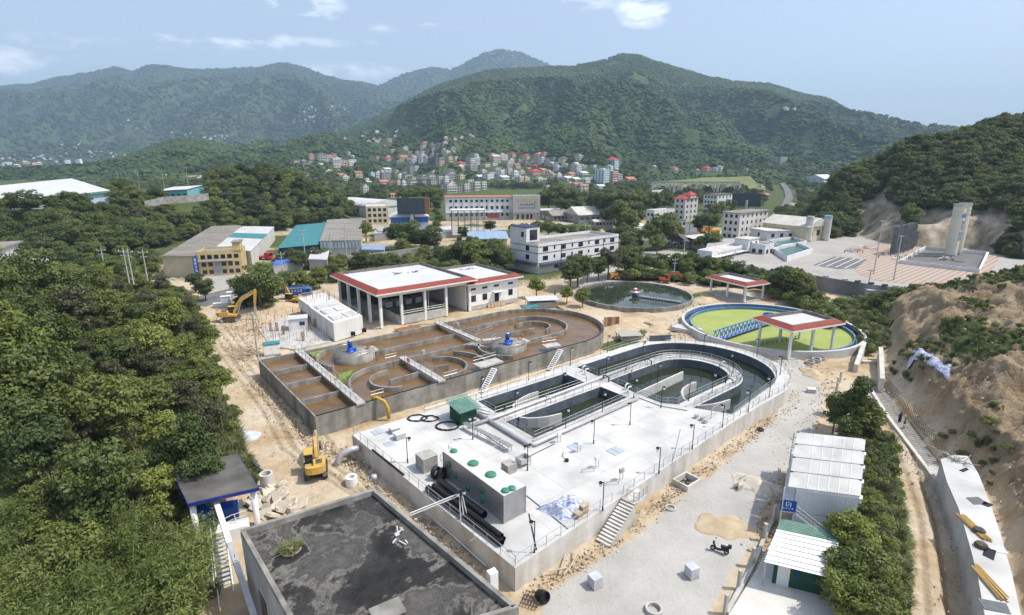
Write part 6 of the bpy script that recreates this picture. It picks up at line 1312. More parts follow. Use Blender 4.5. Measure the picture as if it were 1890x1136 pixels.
# ================================================================ BUILDING SITE BEHIND THE BROWN TANK
mat('render_white',(.70,.70,.68),.85,.06,.5,stain=(.46,.44,.41),sstain=.3,sdir=(1,1,.15))
mat('rust',(.26,.12,.06),.8,.25,2)
def site():
 A,B,D=P(618,631),P(671,615),P(553,580);o=A;L=[tuple(p-o)for p in(A,B,B+(D-A),D)]
 r=thing('concrete_tank_block','raw white concrete tank block under construction with props on top','tank',(*o,0));q=[L[0],L[1],L[2],L[3]]
 part(MB().prism(quad_at(q,0,1,0,.62),0,4.1),'front_cell','render_white',r);part(MB().prism(quad_at(q,0,1,.625,1),1.6,4.3),'rear_cell','render_white',r)
 for s in(.05,.5,.95):
  for t in(.68,.82,.97):c=quad_at(q,s,s,t,t)[0];part(MB().box(c[0]-.2,c[0]+.2,c[1]-.2,c[1]+.2,0,1.6),'column','concrete_mid',r)
 for(s0,s1,t0,t1)in((.1,.45,.06,.2),(.55,.9,.06,.2),(.1,.45,.28,.42),(.55,.9,.28,.42),(.1,.9,.48,.58)):part(MB().prism(quad_at(q,s0,s1,t0,t1),4.1,4.35),'top_slab','concrete_white',r)
 for(s,t)in((.55,.02),(.95,.02)):c=quad_at(q,s,s,0,0)[0];part(MB().cb((c[0]+.5,c[1]+.1,.7),(.9,.3,.9),0),'opening','black_paint',r)
 w=lambda s,t:(quad_at(q,s,s,t,t)[0][0]+o[0],quad_at(q,s,s,t,t)[0][1]+o[1],4.1)
 railing('steel railing round the near end of the raw concrete tank',[w(.02,.55),w(.02,.02),w(.98,.02),w(.98,.55)],gap=1.4);railing('steel railing round the far end of the raw concrete tank',[w(.02,.98),w(.98,.98),w(.98,.66)],gap=1.4)
 rb=MB();rg=np.random.default_rng(4)
 for k in range(70):c=quad_at(q,rg.random(),0,.64+.34*rg.random(),0)[0];rb.bar((*c,4.3),(c[0]+rg.normal()*.1,c[1]+rg.normal()*.1,4.9+rg.random()*.9),.05)
 tag(part(rb,'starter_bars','rust',r),kind='stuff')
 s0=[tuple(p)for p in PL([(478,610),(520,588),(600,610),(612,632),(545,646),(500,640)])];struct(MB().prism(s0,-.2,.12),'site_slab','concrete_mid')
 bars=MB()
 for k in range(150):
  x,y=P(455+rg.random()*150,575+rg.random()*60);bars.bar((x,y,0),(x+rg.normal()*.06,y+rg.normal()*.06,1.0+rg.random()*1.6),.045)
 tag(link('rebar_rods',bars.mesh('rebar_rods','rust')),kind='stuff',label='thin rusty rods standing on the building site')
 for i,(x,y)in enumerate(((500,612),(512,612),(524,618),(548,608),(560,630),(582,605))):
  t=thing('rebar_cage',('rusty column cage at the left end of the site slab','second rusty column cage from the left','rusty column cage in front of the white cabin','rusty column cage behind the white cabin','rusty column cage at the right front of the site slab','rusty column cage beside the raw concrete tank')[i],'rebar cage',P3(x,y,0),0,'column cages')
  for a,b in((-.2,-.2),(.2,-.2),(.2,.2),(-.2,.2)):part(MB().box(a-.03,a+.03,b-.03,b+.03,0,2.2),'bar','rust',t)
  for k in range(5):part(MB().box(-.23,.23,-.23,.23,.3+k*.4,.33+k*.4),'tie','rust',t)
 r=thing('site_cabin','small white site cabin with blue-framed window','cabin',P3(534,612,0),radians(20));part(MB().box(0,4.0,0,3.2,0,2.7),'wall','white_steel',r);part(MB().box(-.2,4.2,-.2,3.4,2.7,2.85),'roof','roof_white',r);window(r,(2.9,0,1.6),1.2,.9,FY,'sign_blue',1);part(MB().box(.6,1.5,-.04,0,.05,2.0),'door','white_paint',r);window(r,(0,1.6,1.6),.9,.9,FX,'frame_white',1)
 r=thing('switch_cabinet','white twin-door electrical cabinet with teal roof at the tank corner','cabinet',P3(488,659,0),radians(24));part(MB().box(0,3.0,0,1.8,.3,2.3),'body','white_steel',r);part(MB().box(-.1,3.1,-.1,1.9,2.3,2.5),'roof','roof_teal',r);part(MB().box(-.1,3.1,-.1,1.9,0,.3),'base','concrete_mid',r)
 for x in(.06,1.53):d=part(MB().box(x,x+1.42,-.03,0,.36,2.24),'door','white_paint',r);part(MB().box(x+1.2,x+1.26,-.06,-.03,1.2,1.5),'handle','black_paint',d)
 r=thing('power_pole','concrete power pole with steel brackets at the corner of the brown tank','pole',P3(477,664,0));part(MB().cyl((0,0),.17,-.5,9.6,10,.11),'pole','concrete_mid',r)
 for z in(8.2,9.1,6.2):part(MB().box(-.9,.9,-.06,.06,z,z+.12),'crossarm','steel_grey',r)
 for x in(-.8,0,.8):part(MB().cyl((x,0),.06,9.22,9.5,8),'insulator','white_paint',r)
 for i in range(16):
  x,y=P(448+rg.normal()*9,653+rg.normal()*6);single(MB().box(-1.6,1.6,-.06,.06,0,.1),'timber','wood_pale','loose pale timber in the scattered pile at the bend of the dirt road','timber',(x,y,.1+.04*i),rg.random()*1.2+2.2,'scattered timbers')
 for i in range(9):x,y=P(462+i*1.6,845+i*2.6);single(MB().tube([(-1.6,0,0),(1.6,0,0)],.11,8),'pipe','slate','dark steel pipe in the stack at the edge of the wood','pipe',(x,y,.14+.16*(i%3)),radians(-42),'dark pipes by the wood',True)
 for i,(x,y,w,h,lb)in enumerate(((418,561,2.4,2.2,'white low tank by the roadside'),(428,557,2.0,2.8,'white cabinet by the roadside'),(408,566,3.6,1.0,'white fence barrier by the roadside'))):
  r=thing('roadside_cabinet',lb,'cabinet',P3(x,y,0),.3);part(MB().box(-w/2,w/2,-.6,.6,0,h-.1),'body','white_steel',r);part(MB().box(-w/2-.08,w/2+.08,-.68,.68,h-.1,h),'cap','white_paint',r)
 for i,(x,y,w,d,h,m,lb)in enumerate(((1000,566,8.5,5,2.2,'roof_white','low shelter with white sheet roof beyond the brown tank'),(1160,626,5,4,1.2,'wood_grey','low slab shelter beside the weedy patch'))):
  r=thing('shelter',lb,'shelter',P3(x,y,0),A0-.5);part(MB().box(-w/2,w/2,-d/2,d/2,h,h+.12),'roof',m,r)
  for a in(-1,1):
   for b in(-1,1):part(MB().box(a*(w/2-.3)-.08,a*(w/2-.3)+.08,b*(d/2-.3)-.08,b*(d/2-.3)+.08,0,h),'post','steel_grey',r)
  part(MB().box(-w/2+.6,w/2-.6,-d/2+.6,d/2-.6,0,h*.7),'stored_goods','wood_grey',r)
 single(MB().box(-3,3,-2,2,0,.12),'roof_sheet','rust','rusty brown sheet lying by the wall of the brown tank','sheet',P3(756,608,.3),A0)
 single(MB().box(-2.2,2.2,-1.4,1.4,0,.1),'roof_sheet','roof_teal','teal sheet lying beyond the brown tank','sheet',P3(980,566,1.2),A0)
 for i in range(5):single(MB().box(-.7,.7,-.06,.06,0,1.3),'panel_board','cardboard','brown board leaning against the blower house plinth','board',P3(905+i*6,568-i*.9,0),A0,'leaning boards').rotation_euler=(-.35,0,A0)
 r=thing('hoarding','orange-brown board screen at the right end of the brown tank','hoarding',P3(1114,606,0),radians(10))
 for k in range(4):part(MB().box(k*.95,k*.95+.92,0,.08,0,2.6),'board','rust' if k%2 else 'cardboard',r)
mat('roof_teal',(.045,.20,.22),.55,.12,.6,stain=(.07,.25,.25),sstain=.2)
site()
def person(label,px,py,rz,shirt,trousers,z=0.0,helmet=None):
 """standing worker, one skinned body"""
 J=[(0,0,.95),(0,0,1.2),(0,.0,1.42),(0,0,1.5),(0,.01,1.62),(.19,0,1.4),(.27,.03,1.12),(.25,.16,.9),(-.19,0,1.4),(-.27,.03,1.12),(-.25,.14,.9),(.1,0,.92),(.11,.04,.5),(.11,0,.08),(.11,.14,.04),(-.1,0,.92),(-.12,.1,.52),(-.12,.02,.1),(-.12,.16,.05)]
 E=[(0,1),(1,2),(2,3),(3,4),(2,5),(5,6),(6,7),(2,8),(8,9),(9,10),(0,11),(11,12),(12,13),(13,14),(0,15),(15,16),(16,17),(17,18)]
 R=[.15,.15,.16,.06,.11,.075,.055,.04,.075,.055,.04,.1,.075,.05,.045,.1,.075,.05,.045]
 me=bpy.data.meshes.new('person');me.from_pydata(J,E,[]);o=link('person',me,None,(*P(px,py,z),z),rz);md=o.modifiers.new('skin','SKIN');sv=me.skin_vertices[0]if me.skin_vertices else None
 if sv is None:
  bpy.context.view_layer.update();bm=bmesh.new();bm.from_mesh(me);lay=bm.verts.layers.skin.verify();bm.to_mesh(me);bm.free();sv=me.skin_vertices[0]
 for k,rr in enumerate(R):sv.data[k].radius=(rr,rr)
 sv.data[0].use_root=True;o.modifiers.new('sub','SUBSURF').levels=1;me.materials.append(MATS[shirt]);tag(o,label,'person')
 part(MB().lathe((0,.01,1.66),[(.13,0),(.12,.06),(.07,.12),(.02,.13)],10),'helmet',helmet or 'hair_black',o);part(MB().cyl((.1,.02),.1,.12,.9,8,.12).cyl((-.11,.05),.1,.12,.9,8,.12),'trousers',trousers,o)
mat('hair_black',(.02,.018,.016),.7,.1,2);mat('shirt_red',(.4,.06,.03),.8,.1,2);mat('shirt_blue',(.05,.1,.25),.8,.1,2);mat('shirt_dark',(.06,.06,.07),.8,.1,2)
person('worker in dark clothes standing in the drainage channel',1660,780,0,'shirt_dark','black_paint',-1.0);person('second worker bending over the bars of the drainage channel',1668,792,1,'shirt_blue','black_paint',-1.0)
person('worker in a dark shirt walking near the tree beyond the brown tank',1024,549,.5,'shirt_dark','black_paint')
# ================================================================ BUILDINGS BEYOND THE PLANT
mat('wall_white',(.68,.68,.68),.85,.06,.3,stain=(.5,.5,.48),sstain=.25,sdir=(1,1,.2));mat('wall_offwhite',(.58,.57,.53),.9,.1,.3,stain=(.38,.36,.32),sstain=.3,sdir=(1,1,.2))
mat('wall_grey',(.36,.35,.335),.9,.12,.3,stain=(.24,.23,.21),sstain=.3);mat('wall_brown',(.26,.225,.20),.9,.1,.4);mat('wall_cream',(.60,.53,.38),.9,.12,.4,stain=(.40,.34,.24),sstain=.3,sdir=(1,1,.2));mat('wall_yellow',(.58,.43,.17),.9,.15,.35,stain=(.42,.37,.28),sstain=.35)
mat('wall_pink',(.55,.42,.35),.9,.1,.4);mat('wall_teal',(.16,.40,.44),.7,.1,.4);mat('wall_pale_blue',(.48,.58,.64),.8,.1,.4);mat('band_blue',(.03,.04,.09),.6,.05,2)
mat('roof_dark',(.13,.12,.115),.9,.25,.3,stain=(.06,.055,.05),sstain=.3);mat('roof_old',(.20,.185,.165),.95,.25,.25,stain=(.33,.31,.28),sstain=.35,sdir=(.3,1,1));mat('roof_pale',(.56,.54,.49),.85,.12,.4,stain=(.36,.33,.28),sstain=.3);mat('roof_red',(.42,.045,.05),.6,.12,.6);mat('roof_orange',(.42,.17,.09),.7,.15,.6)
mat('roof_blue',(.22,.32,.46),.55,.12,.5,stain=(.35,.42,.5),sstain=.3);mat('tarp_blue',(.05,.13,.52),.6,.15,.8);mat('billboard_dark',(.05,.065,.085),.6,.1,.3);mat('sheet_grey',(.42,.43,.43),.6,.1,.5,stain=(.3,.29,.27),sstain=.25)
mat('asphalt',(.13,.13,.128),.9,.15,.3,stain=(.2,.195,.185),sstain=.3);mat('lot_concrete',(.35,.33,.30),.9,.12,.12,bump=.2,stain=(.36,.34,.31),sstain=.35);mat('stone_wall',(.40,.38,.34),.95,.25,.8,bump=.6,bscale=2,stain=(.22,.2,.17),sstain=.35);mat('retaining_grey',(.30,.30,.30),.95,.2,.25,stain=(.13,.13,.125),sstain=.45,sdir=(1,1,.15))
mat('pool_teal',(.05,.13,.12),.3,.2,.3);mat('gold',(.55,.40,.04),.5,.1,2);mat('ink',(.05,.05,.09),.7,.1,2);mat('poster_red',(.5,.12,.14),.6,.3,.6)
def sheet(name,pts,z,m,pz=None):
 q=PL(pts,z if pz is None else pz);return struct(MB().prism([tuple(p)for p in q],z-.6,z),name,m)
def depth_of(loc):
 return loc[1]*cos(PIT)-(loc[2]-HC)*sin(PIT)
def windows_on(r,x0,x1,y,zs,n,face,w,h,m='frame_white',mull=1,along='x',jit=0):
 for z in zs:
  for k in range(n):
   c=x0+(x1-x0)*(k+.5)/n
   window(r,(c,y,z)if along=='x' else(y,c,z),w,h,face,m,mull)
def block(name,label,cat,pxL,pxN,pxR,pyb,pyt,ang=45,z0=0.0,wall='wall_white',floors=3,nf=4,ns=2,ww=1.4,wh=1.4,roof='flat',rm='roof_dark',loc=None,d=None,over=.25,group=None,fm='frame_dark',band=False,h=None,w=None,bare=False):
 """a building seen at its near corner: pxL..pxN is the left face, pxN..pxR the right one, pyb/pyt its foot and eaves"""
 if loc is None:p=P(pxN,pyb,z0);loc=(p[0],p[1],z0)
 dep=depth_of(loc);s=F/dep;a=radians(ang)
 if w is None:w=(pxR-pxN)/s/max(.2,cos(a)+loc[0]/loc[1]*-sin(a))
 if d is None:d=(pxN-pxL)/s/max(.2,sin(a)+loc[0]/loc[1]*cos(a))
 if h is None:h=(pyb-pyt)/s/cos(math.atan2(HC-loc[2],loc[1]))
 r=thing(name,label,cat,loc,a,group);part(MB().box(0,w,0,d,-1.5,h),'wall',wall,r)
 fh=h/floors
 if not bare:
  for f in range(floors):
   z=fh*(f+.55)
   windows_on(r,w*.04,w*.96,0,(z,),nf,FY,ww,min(wh,fh*.62),fm);windows_on(r,d*.06,d*.94,0,(z,),ns,FX,ww*.9,min(wh,fh*.62),fm,along='y')if ns else None
   if band and f:part(MB().box(-.05,w+.05,-.05,d+.05,fh*f-.12,fh*f+.12),'floor_band','band_blue' if band is True else band,r)
 if roof=='flat':
  part(MB().box(.25,w-.25,.25,d-.25,h+.003,h+.06),'roof',rm,r)
  for(x0,x1,y0,y1)in((0,w,0,.22),(0,w,d-.22,d),(0,.22,.223,d-.223),(w-.22,w,.223,d-.223)):part(MB().box(x0,x1,y0,y1,h+.002,h+.75),'parapet',wall,r)
 elif roof=='slab':part(MB().box(-over,w+over,-over,d+over,h,h+.3),'roof',rm,r)
 elif roof=='gable':
  rise=d*.22;mb=MB().add([(-over,-over,h),(w+over,-over,h),(w+over,d/2,h+rise),(-over,d/2,h+rise),(-over,d+over,h),(w+over,d+over,h)],[(0,1,2,3),(3,2,5,4),(0,3,4),(1,5,2),(0,4,5,1)]);part(mb,'roof',rm,r)
 elif roof=='gable_y':
  rise=w*.22;mb=MB().add([(-over,-over,h),(-over,d+over,h),(w/2,d+over,h+rise),(w/2,-over,h+rise),(w+over,-over,h),(w+over,d+over,h)],[(0,3,2,1),(3,4,5,2),(0,4,3),(1,2,5),(0,1,5,4)]);part(mb,'roof',rm,r)
 elif roof=='hip':
  rise=min(w,d)*.3;mb=MB().add([(-over,-over,h),(w+over,-over,h),(w+over,d+over,h),(-over,d+over,h),(w*.35,d*.5,h+rise),(w*.65,d*.5,h+rise)],[(0,1,5,4),(1,2,5),(2,3,4,5),(3,0,4),(3,2,1,0)]);part(mb,'roof',rm,r)
 elif roof=='shed':
  mb=MB().add([(-over,-over,h),(w+over,-over,h),(w+over,d+over,h+d*.12),(-over,d+over,h+d*.12),(-over,-over,h+.15),(w+over,-over,h+.15),(w+over,d+over,h+d*.12+.15),(-over,d+over,h+d*.12+.15)],[(3,2,1,0),(4,5,6,7),(0,1,5,4),(1,2,6,5),(2,3,7,6),(3,0,4,7)]);part(mb,'roof',rm,r)
 return r,w,d,h
r=thing('office_building','three-storey white office block with dark floor lines behind the pump hall','building',(9.0,185.4,0),radians(40));w,d,h=43.0,15.0,10.3
part(MB().box(0,w,0,d,-.5,h-1.0),'wall','wall_white',r);part(MB().box(.3,w-.3,.3,d-.3,h-.995,h-.9),'roof','roof_old',r)
for(x0,x1,y0,y1)in((0,w,0,.3),(0,w,d-.3,d),(0,.3,.303,d-.303),(w-.3,w,.303,d-.303)):part(MB().box(x0,x1,y0,y1,h-.997,h),'parapet','wall_white',r)
for z in(3.5,7.0,9.25):part(MB().box(-.06,w+.06,-.06,d+.06,z-.11,z+.11),'floor_band','band_blue',r)
for z in(5.2,8.3):
 for x in(3.5,12.3,21.3,30.3,39.2):window(r,(x,0,z),2.6,1.7,FY,'frame_white',2)
 for x in(7.9,16.9,25.8,34.8):window(r,(x,0,z+.2),.9,1.3,FY,'frame_white',1)
 for y in(5.5,):window(r,(0,y,z),2.0,1.9,FX,'frame_white',2)
for x in(9,16,30,37):window(r,(x,0,1.8),2.4,1.8,FY,'frame_white',2)
t=part(MB().box(.0,6.4,6.2,d,h,h+5.0),'stair_tower','wall_white',r);part(MB().box(-.2,6.6,6.0,d+.2,h+5.0,h+5.25),'tower_roof','band_blue',r);part(MB().box(6.38,6.42,7.5,11.5,h+.6,h+4.2),'tower_opening','glass_dark',r);window(r,(0,8.2,h+2.6),1.6,2.0,FX,'frame_white',1);part(MB().box(1.6,5.2,6.14,6.2,h+.5,h+4.2),'tower_opening','glass_dark',r)
part(MB().box(-2.4,0,.5,d-1,3.0,3.2),'awning','band_blue',r);part(MB().box(.5,20,-2.2,0,3.0,3.2),'awning','band_blue',r);part(MB().box(10.5,12.5,-.04,.05,0,2.6),'door','glass_dark',r)
for x in(11.3,34):part(MB().cyl((x,-.1),.09,0,h-.8,8),'downpipe','band_blue',r)
for x in(9,18,27,37):part(MB().box(x-.2,x+.2,1.0,1.4,h-.9,h+.4),'roof_stack','concrete_wall',r)
block('apartment_block','grey-brown five-storey apartment block with flat overhanging roof','building',1328,1360,1414,456,396,40,0,'wall_offwhite',5,6,3,1.3,1.5,'slab','roof_old',over=.6)
YZ=3.9
bx,bw,bd,bh=block('office_row','long low white office row with a flat roof beside the yard','building',1284,1312,1380,492,468,42,YZ-2.2,'wall_white',1,9,0,1.3,2.0,'flat','roof_pale',h=4.6,band=False)
part(MB().box(-.15,bw,-1.6,-.01,3.2,3.4),'awning','wall_white',bx);part(MB().box(3,bw-3,.3,1.0,5.36,5.4),'lettering_strip','ink',bx)if False else None
for k in range(18):part(MB().box(4+k*bw*.75/18,4.6+k*bw*.75/18,-.06,-.012,3.75,4.4),'lettering','wall_grey',bx)
block('office_wing','short white wing joined to the right end of the low office row','building',1381,1410,1426,478,452,38,YZ-1.5,'wall_white',1,2,2,1.6,1.6,'flat','roof_pale',h=4.6)
block('stair_house','white stair house with a small conical vent on the office row roof','building',1354,1380,1400,458,442,38,6.0,'wall_white',1,2,0,1.0,1.0,'slab','roof_pale',h=3.0)
rr,rw,rd,rh=block('villa','four-storey grey villa with bright red hipped roofs','house',1242,1262,1286,408,368,42,1.0,'wall_offwhite',4,3,2,1.6,1.7,'hip','roof_red',over=.6)
part(MB().box(rw*.3,rw*.7,-.8,rd*.4,rh,rh+2.0),'gable_block','wall_offwhite',rr);part(MB().add([(rw*.25,-1.2,rh+2),(rw*.75,-1.2,rh+2),(rw*.75,rd*.45,rh+2),(rw*.25,rd*.45,rh+2),(rw*.5,rd*.2,rh+4.6)],[(0,1,4),(1,2,4),(2,3,4),(3,0,4),(3,2,1,0)]),'gable_roof','roof_red',rr)
block('white_house','white three-storey house with dark red roof edge right of the red-roofed villa','house',1296,1322,1350,388,361,40,1.0,'wall_white',3,4,4,1.7,1.7,'slab','roof_dark',over=.4)
block('white_house','two-storey white flat-roofed house left of the red-roofed villa','house',1191,1206,1244,420,391,35,0,'wall_white',2,3,2,1.6,1.6,'flat','roof_pale')
block('gate_shop','small roadside shop with green roof sign','shop',1243,1250,1266,421,408,25,0,'wall_offwhite',1,2,1,2.2,1.8,'slab','hatch_green')
block('tin_house','grey tin-roofed house with broad pale eaves below the wide trees','house',1228,1268,1305,458,446,30,0,'wall_grey',1,3,2,1.3,1.2,'gable','roof_dark',over=1.0);block('tin_shed','pale tin-roofed shed beside the round green tree','shed',1262,1300,1330,462,448,25,0,'wall_pink',1,2,1,1.2,1.0,'shed','roof_pale',over=1.2)
block('tin_shed','small white-roofed shed in front of the grey tin-roofed house','shed',1228,1240,1258,456,449,20,0,'wall_grey',1,2,1,1.0,.9,'shed','roof_white',over=.8)
block('kiosk','kiosk with a pyramid roof by the crossroads','kiosk',1166,1178,1192,428,418,35,0,'wall_grey',1,2,1,1.2,1.2,'hip','roof_pale',over=1.0);block('low_house','low crumbling white house beside the crossroads','house',1168,1176,1195,437,424,30,0,'wall_offwhite',1,2,1,1.0,1.0,'flat','roof_pale')
for i,(l,n,rx,yb,yt,m,lb)in enumerate(((995,1000,1060,402,389,'roof_white','long white-roofed market shed right of the sign building'),(1040,1068,1120,412,398,'roof_pale','long pale-roofed workshop shed left of the wide trees'),(1090,1098,1132,420,410,'roof_pale','small brown-roofed shed at the right end of the workshops'),(1003,1020,1058,408,399,'roof_old','open dark shed in front of the market shed'))):
 block('workshop_shed',lb,'shed',l,n,rx,yb,yt,20,0,'wall_grey',1,5,1,1.6,1.3,'gable',m,over=.8)
r,w,d,h=block('shopping_hall','long grey two-storey hall with brown roof strip and shop fronts','building',822,823,948,405,366,8,1.0,'wall_white',3,12,0,1.9,2.2,'slab','roof_orange',d=16,fm='frame_white',over=.5)
part(MB().box(0,w,-3.0,0,h*.3,h*.3+.5),'canopy','wall_pale_blue',r);part(MB().box(w*.62,w*.8,-.2,-.05,.4,3.2),'shop_poster','poster_red',r);part(MB().box(0,w,-.15,-.02,h-1.6,h-.3),'eaves_band','wall_pale_blue',r)
for k in range(9):part(MB().box(w*k/8-.15,w*k/8+.15,-.25,-.02,h*.34,h-1.6),'pilaster','sheet_grey',r)
sg=thing('sign_wall','big pale sign wall with a row of gold characters at the end of the hall','sign',(*P(947,405,1.0),1.0),radians(6));ss=F/depth_of(sg.location);sw=50/ss;sh=(405-362)/ss
part(MB().box(0,sw,0,6,-1,4.2),'base_storey','wall_grey',sg);part(MB().box(0,sw,-.3,6,4.2,sh),'panel','sheet_grey',sg)
for i,x in enumerate((1.5,3.6,5.6,7.2)):part(MB().box(sw*.05+x*1.6-1,sw*.05+x*1.6+.6,-.05,.05,0,3.2),'opening','glass_dark',sg)
def text_part(body,size,m,parent,loc,rot,name='lettering',ext=.03):
 cu=bpy.data.curves.new('text','FONT');cu.body=body;cu.size=size;cu.extrude=ext;cu.align_x='CENTER';cu.align_y='CENTER';o=bpy.data.objects.new('text',cu);C.objects.link(o)
 dg=bpy.context.evaluated_depsgraph_get();me=bpy.data.meshes.new_from_object(o.evaluated_get(dg));bpy.data.objects.remove(o);me.materials.clear();me.materials.append(MATS[m]);p=link(name,me,parent,loc);p.rotation_euler=rot;return p
def glyph(m,parent,x,y,z,s,seed,name='lettering'):
 """an unreadable far-off character: a few strokes"""
 rg=random.Random(seed);mb=MB();t=s*.13
 for k in range(3):zz=z-s*.38+s*.38*k;mb.box(x-s*rg.uniform(.3,.42),x+s*rg.uniform(.3,.42),y-.05,y,zz-t/2,zz+t/2)
 for k in range(2):xx=x+(-.22+.44*k)*s*rg.uniform(.6,1.2);mb.box(xx-t/2,xx+t/2,y-.047,y,z-s*.45,z+s*.45)
 part(mb,name,m,parent)
for k in range(5):glyph('gold',sg,sw*(.18+.165*k),-.31,sh*.80,sw*.125,k)
for k in range(6):glyph('ink',sg,sw*(.27+.085*k),-.31,sh*.62,sw*.07,20+k)
part(MB().ring((0,0),.8,1.1,0,.05,20,.6,5.2),'emblem','ink',sg,loc=(sw*.82,-.32,sh*.63)).rotation_euler=(pi/2,0,0)
for k in range(13):part(MB().box(sw*(.2+.048*k),sw*(.235+.048*k),-.35,-.302,sh*.455,sh*.49),'lettering','ink',sg)
fr=thing('skeleton_structure','open rusty steel frame of an unfinished structure','frame',(*P(835,440,0),0),radians(8));s=F/depth_of(fr.location);fw,fh_,fd=60/s,50/s,9
for i in range(6):
 for y in(0,fd):part(MB().box(fw*i/5-.12,fw*i/5+.12,y-.12,y+.12,0,fh_),'post','rust',fr)
for k in range(1,6):
 for y in(0,fd):part(MB().box(0,fw,y-.08,y+.08,fh_*k/5-.12,fh_*k/5+.05),'beam','steel_grey',fr)
part(MB().box(-.5,fw+.5,-.5,fd+.5,fh_+.05,fh_+.3),'top_slab','wall_offwhite',fr)
block('blue_roof_shed','shed with a pale blue sheet roof left of the white office block','shed',866,868,936,452,442,6,0,'wall_cream',1,4,0,2,1.4,'shed','roof_blue',d=14,over=1)
block('cream_house','cream three-storey house in front of the white vaulted hall','house',662,677,718,414,384,14,0,'wall_cream',3,4,1,1.9,1.9,'flat','roof_pale')
vh=thing('vaulted_hall','large white barrel-roofed hall behind the cream house','building',(*P(688,402,0),0),radians(50));n=14;vw,vd=26,46
part(MB().box(0,vw,0,vd,-1,7),'wall','wall_offwhite',vh);arcp=[(vw/2-(vw/2+.6)*cos(pi*k/n),7+4.6*sin(pi*k/n))for k in range(n+1)];mb=MB();mb.add([(x,-.6,z)for x,z in arcp]+[(x,vd+.6,z)for x,z in arcp],[(k,k+1,n+2+k,n+1+k)for k in range(n)]+[tuple(range(n,-1,-1)),tuple(range(n+1,2*n+2))]);part(mb,'vault','roof_white',vh)
r,w,d,h=block('gabled_hall','blue-fronted hall with a wide white gable roof','building',720,722,792,424,402,12,0,'wall_pale_blue',1,0,0,1,1,'gable_y','roof_white',d=18,over=.8)
part(MB().box(0,w,-.1,-.01,h*.55,h),'blue_band','tarp_blue',r)
bb=thing('billboard','dark two-sided billboard on a tall concrete column','billboard',P3(761,424,0),radians(4));s=F/depth_of(bb.location);bwid,bz0,bz1=50/s,28/s,57/s
part(MB().cyl((0,0),1.0,0,bz0+1,14),'column','concrete_wall',bb);part(MB().box(-bwid/2,bwid/2,-1.2,-.9,bz0,bz1),'front_panel','billboard_dark',bb);part(MB().box(-bwid/2,bwid/2,.9,1.2,bz0,bz1),'rear_panel','billboard_dark',bb);part(MB().box(bwid/2-.1,bwid/2+2.6,-1.15,1.15,bz0,bz1),'end_frame','rust',bb);part(MB().box(-bwid*.1,bwid/2,-.88,.88,bz1-.8,bz1+.3),'top_sheet','moss',bb)
bb=thing('billboard','long dark billboard beyond the white house by the highway','billboard',P3(1376,392,0),radians(-8));s=F/depth_of(bb.location);part(MB().cyl((0,0),1.0,0,22/s,12),'column','concrete_wall',bb);part(MB().box(-26/s,24/s,-.4,.4,10/s,34/s),'panel','billboard_dark',bb)
def roofed(label,quad,z,wall,rm,name='warehouse',rise=0,wz=0,strips=None):
 q=[P(*p,z)for p in quad];o=q[0];l=[tuple(p-o)for p in q];r=thing(name,label,'warehouse',(*o,0));part(MB().prism(quad_at(l,.02,.98,.01,.99),-1,[z-.02]*2+[z+rise-.02]*2),'wall',wall,r)
 zz=[z,z,z+rise,z+rise];mb=MB();n=24
 for k in range(n):
  c=quad_at(l,k/n,(k+1)/n,0,1);b=.12 if k%2 else 0;mb.add([(*p,h+b)for p,h in zip(c,zz)],[(0,1,2,3)])
 part(mb,'roof',rm,r)
 if strips:
  for(t0,t1,sm)in strips:c=quad_at(l,0,1,t0,t1);part(MB().add([(*p,z+rise*t+.2)for p,t in zip(c,(t0,t0,t1,t1))],[(0,1,2,3)]),'roof_strip',sm,r)
 return r,l
roofed('long warehouse with a teal sheet roof',((512,459),(588,452),(604,411),(546,416)),5.5,'shed_green','roof_teal');r,l=roofed('warehouse with a stained grey fibre roof and pale front',((589,446),(668,444),(668,403),(604,406)),6.5,'wall_offwhite','roof_old')
a,b=np.array(l[0]),np.array(l[1])
for k in range(12):p=a+(b-a)*(k+.5)/12;part(MB().box(p[0]-.45,p[0]+.45,p[1]-.12,p[1]+.02,3.6,6.0),'shutter','wall_pale_blue',r)
roofed('warehouse with a big stained grey roof behind the yellow house',((296,474),(372,473),(446,416),(390,418)),7.0,'wall_cream','roof_old');roofed('shed with white roof and a teal stripe beside the yellow house',((396,459),(463,464),(507,419),(447,418)),6.5,'wall_offwhite','roof_white',strips=((.42,.62,'roof_teal'),))
yh,w,d,h=block('yellow_house','shabby yellow three-storey house with a blue sign on its corner','house',358,370,452,511,470,18,0,'wall_yellow',3,6,1,1.4,1.4,'flat','roof_old')
part(MB().box(w*.82,w,0,d*.5,h,h+3.4),'stair_tower','wall_yellow',yh);part(MB().box(w*.80,w+.3,-.3,d*.5+.3,h+3.4,h+3.7),'tower_roof','roof_old',yh);part(MB().box(w*.32,w*.52,-.06,-.01,.3,h*.66),'patch','wall_grey',yh);part(MB().box(0,w*.8,-1.0,0,h*.66,h*.7),'balcony_slab','wall_grey',yh)
sgn=part(MB().box(-1.6,-.1,-.25,-.1,1.4,6.6),'sign','sign_blue',yh)
for k in range(4):glyph('white_paint',yh,-.85,-.26,2.2+k*1.2,.9,40+k)
block('yellow_annex','low yellow annex with a strip of dark windows left of the yellow house','building',310,312,358,505,476,10,0,'wall_cream',2,8,0,.9,1.3,'slab','roof_old',d=10)
